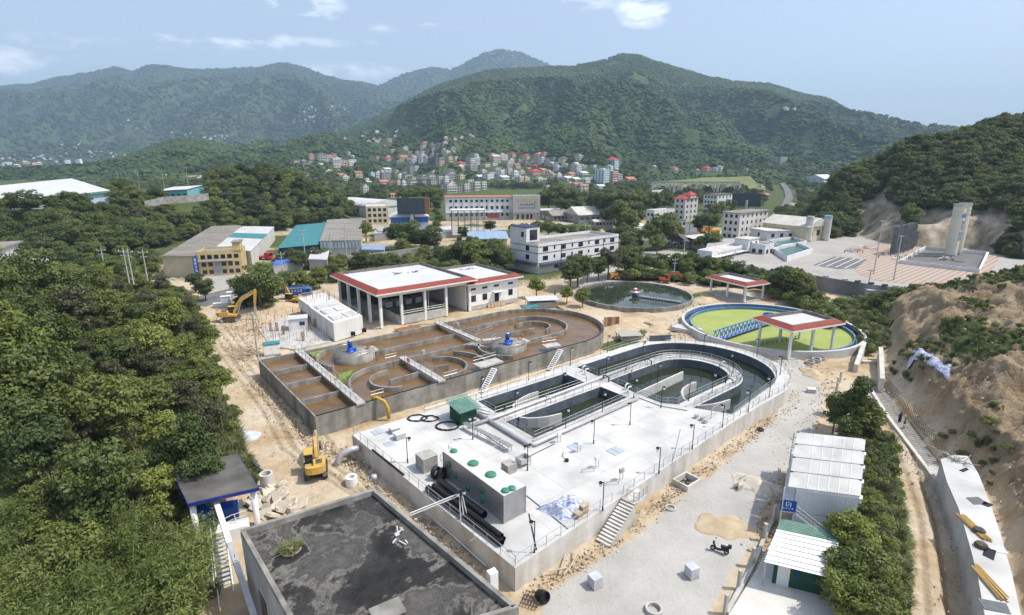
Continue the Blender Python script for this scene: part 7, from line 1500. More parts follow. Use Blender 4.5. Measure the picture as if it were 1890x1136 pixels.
for i,(q,z,m,lb)in enumerate(((((503,492),(556,482),(560,476),(508,481)),3.0,'tarp_blue','blue tarpaulin shelter below the teal warehouse'),(((569,479),(604,480),(608,463),(574,463)),4.0,'roof_white','white lean-to roof below the teal warehouse'),(((667,461),(710,462),(711,453),(668,452)),4.0,'roof_blue','pale blue lean-to roof right of the grey warehouse'),(((700,428),(745,424),(742,416),(690,420)),4.0,'sheet_grey','grey low sheds in front of the cream house'),(((690,432),(728,430),(722,424),(690,426)),3.5,'sheet_grey','small grey shed roof left of the billboard tree'),(((792,432),(835,428),(835,418),(795,420)),3.0,'roof_white','white low roof left of the steel frame'))):roofed(lb,q,z,'wall_grey',m,'lean_to')
rk=thing('red_truck','red truck cab parked between the warehouses','truck',P3(488,480,0),radians(75));part(MB().box(-1.2,1.2,-3.2,-1.0,.6,3.0),'cab','roof_red',rk);part(MB().box(-1.0,1.0,-3.24,-3.2,1.8,2.7),'windscreen','glass_dark',rk);part(MB().box(-1.2,1.2,-.9,4.5,.9,1.5),'flatbed','roof_red',rk)
for x in(-1.0,1.0):
 for y in(-2.2,2.6,3.8):part(MB().tube([(x-.2,y,.5),(x+.2,y,.5)],.5,12),'wheel','rubber',rk)
def ridge_shed(label,a,b,dep,h,rise,wall,rm,name='factory_hall',fas=None):
 a,b=np.array(a),np.array(b);e=(b-a)[:2];L=np.linalg.norm(e);r=thing(name,label,'building',tuple(a),atan2(e[1],e[0]));dz=(b-a)[2]
 part(MB().prism([(0,0),(L,0),(L,dep),(0,dep)],-h,[0,dz,dz+rise,rise]),'wall',wall,r);part(MB().add([(-.5,-1,.1),(L+.5,-1,dz+.1),(L+.5,dep,dz+rise+.1),(-.5,dep,rise+.1)],[(0,1,2,3)]),'roof',rm,r)
 if fas:part(MB().add([(-.5,-1.05,-.9),(L+.5,-1.05,dz-.9),(L+.5,-1.05,dz+.08),(-.5,-1.05,.08)],[(0,1,2,3)]),'fascia',fas,r)
 return r,L
r,L=ridge_shed('huge white-roofed factory hall at the upper left',AT(-120,390,215),AT(200,352,262),52,7,4.6,'wall_pale_blue','roof_white',fas='roof_green')
part(MB().tube([(2,47,5.4),(L*.60,47,5.4)],1.6,14),'ridge_vent','white_steel',r)
for k in range(14):window(r,(L*(k+.5)/14*.75,0,-4.2),2.4,1.6,FY,'frame_white',1)
r,L=ridge_shed('teal shed with a pale roof on the plateau',AT(291,353,300),AT(345,350,300),16,4.5,1.5,'wall_teal','roof_white','plateau_shed')
for k in range(5):window(r,(L*(k+.5)/5,0,-2.2),1.6,1.4,FY,'frame_dark',1)
def far_wall(label,pts,h,m,name='stone_wall',t=.8):
 P_=[AT(*p)for p in pts];o=P_[0];return single(MB().wallstrip([p[:2]-o[:2]for p in P_],t,[p[2]-h-o[2]for p in P_],[p[2]-o[2]for p in P_]),name,m,label,'wall',tuple(o))
far_wall('long pale stone wall below the teal plateau shed',[(266,372,270),(300,364,275),(345,361,280),(384,357,286)],3.5,'stone_wall');far_wall('long plastered boundary wall in front of the warehouses',[(640,473,200),(700,467,205),(760,459,210),(800,455,212)],4,'stone_wall','boundary_wall')
hl=thing('hillside_house','white two-storey house with terrace among the trees at the left edge','house',(-146.5,126.5,8.4),radians(24));part(MB().box(0,26,0,12,-4,4.2),'wall','wall_white',hl);part(MB().box(0,20,1.5,12,4.2,8.2),'upper_storey','wall_offwhite',hl);part(MB().box(-.8,20.8,.5,13,8.2,8.6),'roof','roof_old',hl);part(MB().box(-.8,20.8,.45,.6,8.2,9.3),'parapet','wall_yellow',hl);part(MB().box(-.3,26.4,-.6,.1,4.1,4.35),'terrace_edge','wall_grey',hl)
windows_on(hl,1,19,1.5,(6.2,),4,FY,2.2,2.2);windows_on(hl,1,25,0,(2.0,),6,FY,1.0,1.6)
railing('white terrace railing of the house at the left edge',[tuple(np.array(hl.location)+[cos(radians(24))*x-sin(radians(24))*y,sin(radians(24))*x+cos(radians(24))*y,4.35])for x,y in((0,-.4),(26,-.4),(26,1.5))],m='white_steel')
sheet('street',[(330,560),(372,546),(440,528),(520,512),(640,500),(640,511),(520,526),(440,545),(380,566)],.02,'asphalt');sheet('dirt_lot',[(350,516),(380,506),(455,503),(470,510),(440,526),(372,542)],.03,'lot_concrete')
sheet('street_far',[(1105,440),(1180,430),(1250,415),(1320,408),(1330,416),(1290,428),(1250,438),(1150,450)],.02,'asphalt');sheet('forecourt',[(790,420),(950,408),(1060,412),(1000,425),(900,432),(800,436)],.03,'lot_concrete');sheet('lane',[(1060,535),(1140,520),(1240,500),(1300,480),(1300,470),(1230,462),(1140,468),(1090,490)],.0,'lot_concrete')
# ================================================================ GAS YARD
yp=PL([(1292,486),(1330,492),(1383,500),(1415,500),(1474,505),(1569,521),(1640,531),(1704,536),(1780,531),(1815,522),(1850,500)],YZ)+[(245,205),(262,262),(180,285),(120,280),(84,232)]
struct(MB().prism([tuple(p)for p in yp],-3.0,YZ),'gas_yard','lot_concrete')
front=yp[:11];o=front[0];rw_=thing('retaining_wall','tall stained grey retaining wall below the gas yard','wall',(*o,0));part(MB().wallstrip([np.array(p)-o for p in front],.6,-1.5,YZ+.25),'wall_face','retaining_grey',rw_)
for k in range(3,9):
 a,b=np.array(front[k]),np.array(front[k+1]if k+1<len(front)else front[k]);
 for t in(.2,.55,.9):p=a+(b-a)*t-o;part(MB().box(p[0]-.7,p[0]+.7,p[1]-.35,p[1]+.35,YZ+.25,YZ+.8),'barrier_block','roof_dark' if k%2 else 'wall_offwhite',rw_)
def stripe_mat():
 m=bpy.data.materials.new('paving_stripes');m.use_nodes=True;n,l=m.node_tree.nodes,m.node_tree.links;b=n['Principled BSDF'];b.inputs['Roughness'].default_value=.9
 g=n.new('ShaderNodeNewGeometry');mp=n.new('ShaderNodeMapping');mp.inputs['Rotation'].default_value=(0,0,radians(-40));l.new(g.outputs['Position'],mp.inputs['Vector']);w=n.new('ShaderNodeTexWave');w.bands_direction='Y';w.inputs['Scale'].default_value=.19;w.inputs['Distortion'].default_value=.15;l.new(mp.outputs[0],w.inputs['Vector'])
 r=n.new('ShaderNodeValToRGB');e=r.color_ramp.elements;e[0].position=.42;e[0].color=(.29,.19,.16,1);e[1].position=.58;e[1].color=(.41,.34,.25,1);l.new(w.outputs[0],r.inputs[0])
 t=n.new('ShaderNodeTexNoise');t.inputs['Scale'].default_value=.3;t.inputs['Detail'].default_value=8;l.new(g.outputs['Position'],t.inputs['Vector']);mx=n.new('ShaderNodeMix');mx.data_type='RGBA';mx.inputs['B'].default_value=(.36,.31,.27,1);ml=n.new('ShaderNodeMath');ml.operation='MULTIPLY';ml.inputs[1].default_value=.5;l.new(t.outputs[0],ml.inputs[0]);l.new(ml.outputs[0],mx.inputs['Factor']);l.new(r.outputs[0],mx.inputs['A']);l.new(mx.outputs['Result'],b.inputs['Base Color']);MATS['paving_stripes']=m
stripe_mat()
struct(MB().prism([tuple(p)for p in PL([(1578,497),(1588,509),(1625,520),(1700,527),(1770,529),(1812,520),(1838,490),(1845,473),(1815,470),(1700,463),(1660,452),(1620,449),(1560,458),(1600,480)],YZ)],YZ-.2,YZ+.05),'striped_paving','paving_stripes')
struct(MB().prism([tuple(p)for p in PL([(1500,490),(1540,474),(1602,480),(1580,496),(1545,497)],YZ)],YZ-.2,YZ+.04),'parking_pad','asphalt')
for i in range(4):a,b=P(1508+i*17,491+i*1.5,YZ),P(1548+i*15,475+i*1.3,YZ);struct(MB().bar((*a,YZ+.05),(*b,YZ+.05),.25,.02),'parking_line','white_paint')
ps=PL([(1660,487),(1707,461),(1822,472),(1806,504)],YZ);o=ps[0];bt=thing('tank_pit','sunken tank pit with low white walls round the tall silos','pit',(*o,YZ));part(MB().wallstrip([np.array(p)-o for p in ps],.4,0,1.3,True),'low_wall','wall_white',bt);part(MB().prism([tuple(np.array(p)-o)for p in ps],.052,.09),'floor','asphalt',bt)
mat('silo_cream',(.62,.60,.50),.6,.06,.3,stain=(.52,.48,.38),sstain=.2,sdir=(1,1,.1))
for i,(px,py,lb)in enumerate(((1753,474,'front tall cream silo with blue lettering'),(1763,470,'rear tall cream silo behind the lettered one'))):
 r=thing('silo',lb,'silo',P3(px,py,YZ),0,'tall cream silos');part(MB().cyl((0,0),1.9,.8,18.2,28),'shell','silo_cream',r,False);part(MB().cyl((0,0),1.9,18.2,18.6,28,1.3),'head','white_paint',r);part(MB().ring((0,0),1.9,2.0,15.2,15.35,28),'hoop','steel_grey',r);part(MB().ring((0,0),1.9,2.0,16.5,16.65,28),'hoop','steel_grey',r);part(MB().cyl((0,0),1.4,0,.8,12),'skirt','steel_grey',r)
 part(MB().ring((0,0),2.0,2.08,18.2,19.2,24),'guard_rail','steel_rail',r)
 ld=part(MB().bar((2.1,-.3,1),(2.1,-.3,18.5),.08).bar((2.1,.3,1),(2.1,.3,18.5),.08),'ladder','steel_rail',r)
 aa=radians(-68)
 if i==0:
  text_part('ENN',1.75,'sign_blue',r,(cos(aa)*1.97,sin(aa)*1.97,11.6),(0,pi/2,aa))
  for k in range(2):
   g_=part(MB().box(-.02,.03,-.65,.65,-.6,-.45).box(-.02,.03,-.65,.65,-.05,.1).box(-.02,.03,-.65,.65,.5,.65).box(-.02,.029,-.65,-.5,-.6,.6).box(-.02,.029,.5,.65,-.6,.6),'lettering','sign_blue',r,loc=(cos(aa)*1.97,sin(aa)*1.97,8.6-1.7*k),rz=aa)
  part(MB().ring((0,0),.25,.85,-.03,.06,20,.5,5.9),'emblem','truss_blue',r,loc=(cos(aa)*1.93,sin(aa)*1.93,15.0)).rotation_euler=(0,pi/2,aa)
mat('vapor_grey',(.19,.20,.205),.6,.2,.6)
for i,(px,py)in enumerate(((1650,470),(1661,467),(1670,464),(1677,461),(1683,456))):
 r=thing('vaporizer',('nearest of the five grey finned vaporizer towers','second of the five grey finned vaporizer towers','third of the five grey finned vaporizer towers','fourth of the five grey finned vaporizer towers','farthest and lowest of the five grey vaporizer towers')[i],'tower',P3(px,py,YZ),radians(25),'grey vaporizer towers');hh=10.8 if i<4 else 6.5
 part(MB().box(-1.25,1.25,-1.0,1.0,.6,hh-.2),'core','vapor_grey',r)
 for k in range(7):part(MB().box(-1.3+k*.4,-1.18+k*.4,-1.12,-1.0,.6,hh),'fin','vapor_grey',r);part(MB().box(-1.37,-1.25,-1.0+k*.3,-.92+k*.3,.6,hh),'fin','vapor_grey',r)
 part(MB().box(-1.1,1.1,-.9,.9,0,.6),'base','concrete_mid',r)
rg=np.random.default_rng(12)
for i,(px,py,n,lb)in enumerate(((1580,466,14,'tangle of valves and pipes left of the vaporizers'),(1620,472,12,'pipe skid in front of the vaporizers'),(1665,478,14,'grey pipe rack between vaporizers and pit'),(1745,481,16,'pipe manifold at the foot of the silos'),(1600,460,10,'orange and white pipework beside the yard fence'))):
 r=thing('pipe_skid',lb,'pipework',P3(px,py,YZ),radians(25),'pipe skids in the gas yard')
 for k in range(n):
  a=rg.normal(size=3)*[2.4,1.3,0]+[0,0,.3+rg.random()*1.0];q=a+np.array((rg.normal()*2.2,0,0)if k%2 else(0,rg.normal()*1.5,0));part(MB().tube([a,q,q-[0,0,q[2]]],.1+.1*rg.random(),6),'pipe',('steel_rail','white_steel','rust','steel_grey')[k%4],r)
for i,(px,py,ht,lb)in enumerate(((1612,507,19,'tallest light mast standing on the striped paving'),(1649,518,15,'light mast beside the retaining wall edge'),(1599,549,9,'utility pole in front of the retaining wall'))):
 r=thing('light_mast',lb,'mast',P3(px,py,YZ if i<2 else 0),0,'light masts');part(MB().cyl((0,0),.2,0,ht*.86,8,.11),'pole','steel_grey',r);part(MB().box(-.8,.8,-.12,.12,ht*.86,ht*.86+.25),'lamp_bar','steel_grey',r)
for i,(q,lb)in enumerate(((((1452,478),(1498,463),(1470,452),(1428,462)),'near pool with white walls and teal water'),(((1440,457),(1488,449),(1462,441),(1420,447)),'far pool with white walls and teal water'))):
 q=PL(q,YZ+1);o=q[0];r=thing('open_pool',lb,'pool',(*o,YZ));part(MB().wallstrip([np.array(p)-o for p in q],.5,0,1.9,True),'wall','wall_white',r);part(MB().prism([tuple(np.array(p)-o)for p in q],.06,.8),'water','pool_teal',r)
bf,w,d,h=block('gabled_factory','pale gabled factory with brown lower wall by the quarry','building',1466,1488,1528,447,420,30,YZ,'wall_cream',1,3,1,2.4,2.4,'gable_y','roof_pale',d=22,over=.7)
for i,(px,py,m,lb)in enumerate(((1490,446,'concrete_mid','grey cement silo in front of the gabled factory'),(1523,444,'wall_pale_blue','cement silo with blue top right of the gabled factory'))):
 r=thing('cement_silo',lb,'silo',P3(px,py,YZ),0,'cement silos');part(MB().cyl((0,0),1.6,.5,9.6,18),'shell','wall_offwhite',r);part(MB().cyl((0,0),1.62,9.6,11.0,18,1.5),'cap',m if i==0 else 'roof_blue',r)
block('yard_house','low white house with a ribbed roof behind the gas yard','house',1410,1415,1468,445,428,12,YZ,'wall_white',1,3,1,1.6,1.6,'slab','roof_pale',d=12,over=.6)
far_wall('long low white wall along the back of the gas yard',[(1460,447,255),(1570,452,240)],2.4,'wall_white','yard_wall',.4);far_wall('brown brick wall behind the pools',[(1432,437,268),(1477,440,262)],2.6,'rust','brick_wall',.4);far_wall('grey wall at the right end of the gas yard',[(1847,471,205),(1885,474,205)],2.5,'wall_white','yard_wall',.4)
single(MB().box(-6,6,-2,2,2.6,2.8).box(-5.8,5.8,-1.8,1.8,0,2.6),'roadside_shed','roof_white','long white-roofed shed at the foot of the retaining wall','shed',P3(1636,552,0),radians(-8))
cr=thing('mobile_crane','orange truck crane parked on the far street','crane',P3(1308,431,0),radians(10));part(MB().box(-6,6,-1.2,1.2,.9,2.0),'chassis','machine_orange',cr);part(MB().box(-6.4,-4.4,-1.2,1.2,1.2,3.2),'cab','machine_orange',cr);part(MB().box(-1.5,1.2,-1.1,1.1,2.0,3.4),'superstructure','machine_orange',cr);part(MB().bar((1,0,3.2),(-7.5,0,3.6),.8),'boom','machine_orange',cr)
for x in(-5,-3,2,4,5.2):part(MB().tube([(x,-1.25,.55),(x,1.25,.55)],.55,12),'axle_wheels','rubber',cr)
single(MB().box(-3.2,3.2,-1.6,1.6,0,2.9).box(-3.3,3.3,-1.7,1.7,2.9,3.05),'white_container','white_steel','pale box container behind the dark round tank','container',P3(1203,512,0),radians(-6))
# ================================================================ TOWN, BRIDGE, TREES OF THE VALLEY
def land(X,Y):
 X=np.asarray(X,float);Y=np.asarray(Y,float);h=height(X,Y)
 for k in('main','left_foot','far_left'):q=RIDGES[k];h=np.maximum(h,np.where((Y>q['Y0'])&(X/Y>q['s'][0])&(X/Y<q['s'][-1]),ridge_height(k,X,np.maximum(Y,q['Y0'])),-9))
 return h
def PTM(px,py,y0=250,y1=5200):
 v=pix_dir(px,py);Y=np.geomspace(y0,y1,1500);t=Y/v[1];X=v[0]*t;Zr=HC+v[2]*t;H=land(X,Y);b=Zr<=H
 k=int(np.argmax(b))if b.any()else int(np.argmin(np.abs(Zr-H)));return(float(X[k]),float(Y[k]),float(H[k]))
WALLS={'w':('wall_white','white'),'o':('wall_offwhite','off-white'),'g':('wall_grey','grey'),'p':('wall_pink','pinkish'),'c':('wall_cream','cream'),'b':('wall_pale_blue','pale blue'),'n':('wall_brown','brown')}
ROOFS={'f':('flat','roof_pale','flat roof'),'r':('hip','roof_red','red roof'),'a':('hip','roof_orange','orange roof'),'s':('slab','roof_dark','dark slab roof'),'t':('gable','roof_white','white tin roof'),'d':('hip','roof_dark','dark hipped roof'),'l':('gable','roof_orange','brown tiled roof')}
TOWN=[(572,297,9,14,'p','a'),(588,292,14,7,'w','f'),(606,292,7,8,'o','s'),(615,292,8,9,'p','r'),(643,289,8,9,'o','f'),(652,293,9,6,'w','t'),(570,304,14,6,'o','f'),(567,318,10,8,'p','r'),(566,330,14,7,'g','f'),(603,322,11,8,'w','f'),(612,320,8,6,'p','r'),(622,321,8,6,'o','f'),(627,330,13,9,'p','l'),(657,328,14,12,'p','l'),(695,331,11,15,'w','f'),(686,331,9,13,'b','f'),(712,318,16,7,'o','t'),(700,322,12,8,'w','f'),(731,322,9,9,'c','f'),(744,322,11,6,'o','s'),(757,322,9,14,'g','f'),(710,274,14,5,'p','l'),(692,264,12,4,'o','f'),(716,262,10,5,'p','f'),(745,277,10,6,'o','f'),(695,294,7,5,'p','r'),(714,301,14,9,'p','r'),(733,305,16,10,'g','f'),(740,296,18,8,'p','l'),(752,300,10,9,'p','f'),(764,301,9,14,'w','f'),(778,303,14,20,'w','f'),(787,303,12,16,'o','f'),(770,290,12,8,'p','f'),(753,286,14,7,'g','f'),(783,275,11,14,'p','a'),(781,278,9,9,'o','f'),(797,274,10,9,'g','f'),(802,277,9,12,'p','f'),(812,272,12,9,'g','f'),(819,271,9,10,'o','f'),(824,289,12,11,'o','f'),(818,284,9,9,'p','f'),(806,296,12,14,'n','f'),(812,309,19,18,'p','d'),(829,303,10,14,'p','f'),(790,285,9,8,'n','f'),(833,278,10,6,'g','f'),(798,290,9,7,'o','f'),(675,338,16,7,'o','f'),(704,343,20,9,'p','l'),(718,344,14,9,'n','f'),(734,346,10,13,'p','f'),(744,347,9,14,'o','f'),(758,345,16,14,'o','d'),(780,341,22,12,'g','d'),(796,343,15,15,'g','s'),(811,341,10,18,'o','f'),(822,340,9,16,'w','f'),(827,336,17,18,'g','f'),(826,357,22,18,'o','f'),(841,356,18,18,'n','s'),(858,354,16,17,'o','f'),(877,352,16,19,'o','f'),(891,350,10,17,'w','f'),(672,360,12,18,'o','f'),(738,365,16,9,'c','t'),(722,365,13,7,'p','l'),(849,308,16,8,'p','r'),(869,304,14,14,'o','f'),(868,316,22,12,'g','f'),(879,304,9,16,'w','f'),(896,311,16,12,'c','s'),(910,307,16,10,'o','s'),(909,296,12,13,'w','a'),(925,294,14,10,'o','f'),(946,295,11,13,'p','r'),(972,298,13,13,'p','r'),(932,299,9,14,'o','f'),(936,314,14,14,'g','f'),(942,302,10,9,'w','f'),(952,311,14,8,'p','l'),(957,303,12,8,'g','f'),(969,309,14,10,'n','f'),(982,307,12,9,'o','f'),(994,303,17,22,'p','a'),(1000,304,14,14,'w','f'),(1005,292,10,12,'p','l'),(1013,306,13,11,'c','d'),(1019,309,14,9,'o','t'),(1028,308,9,9,'w','f'),(1039,303,17,13,'c','d'),(1046,309,14,6,'w','f'),(975,318,16,7,'p','l'),(990,314,14,8,'n','r'),(984,324,22,9,'p','r'),(1002,323,20,11,'p','l'),(961,322,11,7,'o','f'),(1021,331,18,11,'p','f'),(1030,330,10,10,'w','f'),(1054,328,20,8,'o','l'),(1075,326,20,8,'o','t'),(1083,335,16,8,'w','f'),(1047,335,22,7,'o','t'),(1062,336,22,6,'p','t'),(970,336,14,9,'c','f'),(993,336,26,7,'o','f'),(890,322,13,8,'o','f'),(905,326,16,9,'o','f'),(928,336,22,10,'o','t'),(884,332,22,7,'g','t'),(915,318,14,9,'o','f'),(1062,350,20,12,'p','l'),(1072,360,13,22,'g','f'),(1078,359,16,20,'c','l'),(1106,352,20,10,'o','t'),(1134,311,22,20,'b','r'),(1114,340,24,32,'b','f'),(1131,338,16,26,'p','f'),(1141,334,18,14,'g','f'),(1160,336,24,6,'o','l'),(1100,321,14,8,'g','f'),(1063,306,14,5,'w','t'),(1076,312,16,7,'g','f'),(1096,312,10,8,'o','f'),(1210,312,14,5,'w','t'),(1245,316,14,7,'w','r'),(1305,318,17,9,'p','r'),(1322,320,12,10,'o','f'),(1330,318,10,12,'w','f'),(1290,318,14,4,'o','t'),(1378,318,13,6,'g','f'),(1389,352,18,14,'p','l'),(1405,355,14,12,'p','f'),(1415,368,18,10,'g','l'),(227,338,9,8,'p','r'),(345,333,22,9,'p','f'),(365,333,12,7,'o','f'),(300,331,12,7,'o','f'),(410,330,22,8,'g','f'),(445,328,38,8,'o','a'),(1440,305,30,16,'g','f'),(1520,340,46,12,'b','t'),(480,335,14,8,'o','f'),(530,325,14,7,'p','l'),]
rt=random.Random(5);wc={}
WP={}
def town_house(i,x,yb,w,h,wk,rk):
 X,Y,Z0=PTM(x,yb);s=F/(Y*cos(PIT)+(HC-Z0)*sin(PIT));wm=1.2*w/s;hm=max(3.2,.78*h/s);d=wm*.8;wall,wn_=WALLS[wk];roof,rm,rn=ROOFS[rk];a=radians(rt.uniform(34,62));fl=max(1,round(hm/3.3))
 key=(wn_,rn,fl)
 nst=('single-storey','two-storey','three-storey','four-storey','five-storey','six-storey','seven-storey')[min(6,fl-1)]
 zone='on the slope' if Z0>22 else 'in the valley'
 side='left of the sign hall' if x<820 else 'behind the sign hall' if x<1000 else 'above the wide trees' if x<1180 else 'by the river bank'
 lb=f'{wn_} {nst} house with {rn} {zone}, {side}'
 wf=wm/(cos(a)+.8*sin(a));df=wf*.8
 r=thing('town_house',lb,'house',(X,Y,Z0-.3),a,'houses of the valley town');part(MB().box(0,wf,0,df,-6,hm),'wall',wall,r)
 nf=max(2,min(6,int(wf/3.0)));ns=max(1,min(3,int(df/3.5)));fh=hm/fl
 key=(round(min(1.7,wf/nf*.5),1),round(min(1.7,fh*.5),1))
 if key not in WP:WP[key]=MB().box(-key[0]/2,key[0]/2,-.05,.06,-key[1]/2,key[1]/2).mesh('window','glass_dark')
 for f in range(fl):
  for k in range(nf):link('window',WP[key],r,(wf*(k+.5)/nf,0,fh*(f+.55)))
  for k in range(ns):link('window',WP[key],r,(0,df*(k+.5)/ns,fh*(f+.55)),pi/2)
  if f and wk in 'wop' and rt.random()<.6:part(MB().box(-.1,wf+.1,-.9,0,fh*f-.15,fh*f+.05),'balcony_slab',wall,r)
 if roof=='flat':
  part(MB().box(.2,wf-.2,.2,df-.2,hm+.002,hm+.08),'roof',rm,r);part(MB().box(0,wf,0,.2,hm+.002,hm+.9).box(0,.2,.203,df,hm+.002,hm+.9),'parapet',wall,r)
  if rt.random()<.6:part(MB().box(wf*.5,wf*.85,df*.4,df*.85,hm+.08,hm+2.6),'stair_house',wall,r)
 elif roof=='slab':part(MB().box(-.4,wf+.4,-.4,df+.4,hm,hm+.35),'roof',rm,r)
 elif roof=='gable':part(MB().add([(-.5,-.5,hm),(wf+.5,-.5,hm),(wf+.5,df/2,hm+df*.22),(-.5,df/2,hm+df*.22),(-.5,df+.5,hm),(wf+.5,df+.5,hm)],[(0,1,2,3),(3,2,5,4),(0,3,4),(1,5,2),(0,4,5,1)]),'roof',rm,r)
 else:rise=min(wf,df)*.28;part(MB().add([(-.6,-.6,hm),(wf+.6,-.6,hm),(wf+.6,df+.6,hm),(-.6,df+.6,hm),(wf*.35,df*.5,hm+rise),(wf*.65,df*.5,hm+rise)],[(0,1,5,4),(1,2,5),(2,3,4,5),(3,0,4),(3,2,1,0)]),'roof',rm,r)
 return(X,Y,wf)
for _ in range(190):
 cx,cy0,sx,sy=rt.choice(((600,305,40,14),(720,310,50,18),(790,290,40,14),(800,330,50,12),(900,310,50,14),(980,312,50,14),(1050,318,45,12),(1010,300,40,8),(860,335,50,8),(1090,330,40,10),(700,338,50,9),(760,335,40,9),(960,330,60,10),(1040,342,40,8)))
 x_,y_=cx+rt.gauss(0,sx*.6),cy0+rt.gauss(0,sy*.6);w_=rt.uniform(9,19)*(.62 if y_<295 else 1)
 if all(abs(x_-t[0])>(w_+t[2])*.36 or abs(y_-t[1])>5 for t in TOWN):TOWN.append((x_,y_,w_,w_*rt.uniform(.6,1.15),rt.choice('wwoooopggc'),rt.choice('ffffffssltd')))
HOUSES=[town_house(i,*t)for i,t in enumerate(TOWN)]
HM=[proto('hamlet_shape',MB().box(-1,1,-.8,.8,0,1.3).box(-.4,.9,-.6,.7,1.3,1.8),'wall_white'),proto('hamlet_shape',MB().box(-1,1,-.8,.8,0,1.0).add([(-1.1,-.9,1),(1.1,-.9,1),(1.1,.9,1),(-1.1,.9,1),(0,0,1.6)],[(0,1,4),(1,2,4),(2,3,4),(3,0,4)]),'wall_pink')]
hp=[]
rg=np.random.default_rng(21)
for(cx,cy_,sx,sy,n)in((60,298,40,8,26),(20,310,20,5,10),(180,288,40,5,14),(255,236,16,3,9),(370,255,26,4,16),(400,258,18,3,8),(590,218,26,7,18),(625,205,20,5,10),(150,275,20,6,8),(560,228,20,4,8),(110,302,14,4,6),(1460,208,12,2,4),(700,262,30,6,8),(840,262,24,4,5)):
 for k in range(n):hp.append(PTM(cx+rg.normal()*sx,cy_+rg.normal()*sy,700))
hp=np.array(hp);instancer('far_hamlets',hp+[0,0,5],2.0+2.2*rg.random(len(hp))+hp[:,1]/2000,rg.random(len(hp))*.8,HM)
b0,b1=AT(1205,337,640),AT(1366,340,640);L=b1[0]-b0[0];br=thing('arched_bridge','grey stone road bridge with low arches across the river','bridge',(b0[0],640,0),0);zt=b0[2];mb=MB();n=60;na=4
part(MB().box(0,L,0,5,zt-.9,zt),'deck','concrete_wall',br);part(MB().box(0,L,-.2,.1,zt,zt+1.0),'parapet','concrete_mid',br)
for k in range(na):
 x0,x1=L*(k+.08)/na,L*(k+.92)/na;pts=[(x0+(x1-x0)*j/12,1.0+(zt-2.8)*sin(pi*j/12))for j in range(13)]
 part(MB().add([(x,0,z)for x,z in pts]+[(x,0,z+1.3)for x,z in pts]+[(x,1.6,z)for x,z in pts]+[(x,1.6,z+1.3)for x,z in pts],[(j,j+1,14+j,13+j)for j in range(12)]+[(26+j,39+j,40+j,27+j)for j in range(12)]+[(j,26+j,27+j,j+1)for j in range(12)]),'arch','concrete_wall',br)
 for j in(1,2,3,9,10,11):x,z=pts[j];part(MB().box(x-.3,x+.3,.2,1.4,z+1,zt-.9),'spandrel_post','concrete_wall',br)
for k in range(na+1):part(MB().box(L*k/na-1.2,L*k/na+1.2,-.3,2,-2,zt-.9),'pier','concrete_wall',br)
q=[AT(1190,352,672),AT(1410,350,680),AT(1385,326,730),AT(1300,328,730),AT(1215,337,720)];bk=MB().add(q,[(0,1,2,3,4)]);bk.add([(p[0],p[1]+2,-3)for p in q]+[tuple(p)for p in q],[(0,1,6,5),(1,2,7,6),(2,3,8,7),(3,4,9,8),(4,0,5,9)])
struct(bk,'river_bank',mat('bank_grass',(.15,.18,.06),.95,.2,.03,stain=(.22,.2,.1),sstain=.4))
hw=[(PTM(a,b),PTM(a+c_,b))for a,b,c_ in((1440,384,16),(1449,366,15),(1447,352,12),(1440,342,10),(1433,334,8),(1428,329,6))];struct(MB().add([(p[0],p[1],p[2]+1.0)for e in hw for p in e],[(2*k,2*k+1,2*k+3,2*k+2)for k in range(5)]),'highway','asphalt')
HW=[(p[0][0],p[0][1])for p in hw]
q=[AT(1140,372,470),AT(1200,352,600),AT(1225,350,610),AT(1195,372,470)];struct(MB().add(q,[(3,2,1,0),(0,1,2,3)][:1]),'river_terrace','lot_concrete')
ORD=('first','second','third','fourth','fifth','sixth','seventh','eighth','ninth','tenth','eleventh','twelfth')
def tree_px(px,py,hp_,kind,z0,label,group):
 p=P(px,py,z0);dep=depth_of((p[0],p[1],z0));h=hp_*dep/F;base={'broad':7.4,'mid':6.8,'light':6.2,'olive':6.7,'young':7.0,'bush':2.2}[kind];s=h/base
 return plant(kind,(p[0],p[1],z0-.2),s,label=label,group=group,name='tree' if kind!='bush' else 'bush',cat='tree' if kind!='bush' else 'bush')
def clump(where,group,trees,z0=0.0):
 for i,t in enumerate(sorted(trees)):tree_px(t[0],t[1],t[2],t[3],z0 if len(t)<5 else t[4],f'{ORD[i]} {"bush" if t[3] == "bush" else "tree"} from the left {where}' if len(trees)>1 else where,group)
clump('in the dark clump left of the pump hall','trees left of the pump hall',[(455,566,66,'broad'),(482,575,92,'broad'),(505,560,60,'mid'),(530,540,42,'broad'),(560,536,40,'mid'),(590,532,42,'mid'),(380,556,44,'broad'),(362,540,40,'broad'),(612,520,34,'broad'),(630,508,34,'mid')])
clump('in the hedge of trees behind the pump hall roof','trees behind the pump hall',[(655,500,26,'mid'),(690,492,28,'bush'),(720,488,24,'bush'),(742,476,40,'mid'),(762,480,30,'mid'),(785,484,34,'mid'),(812,488,34,'broad'),(676,446,36,'light')])
clump('in the tall dark group below the billboard','trees below the billboard',[(735,462,54,'broad'),(758,468,62,'broad'),(778,470,50,'broad'),(800,472,56,'broad'),(748,455,48,'broad')])
clump('in the dense group left of the white office block','trees left of the office',[(838,498,50,'mid'),(858,502,62,'broad'),(880,504,66,'mid'),(902,502,58,'broad'),(922,500,52,'mid'),(932,505,46,'broad'),(848,485,40,'broad')])
clump('single round tree beside the blue-roofed shed',None,[(905,434,30,'broad')])
clump('small round tree between brown tank and office',None,[(990,550,40,'light')])
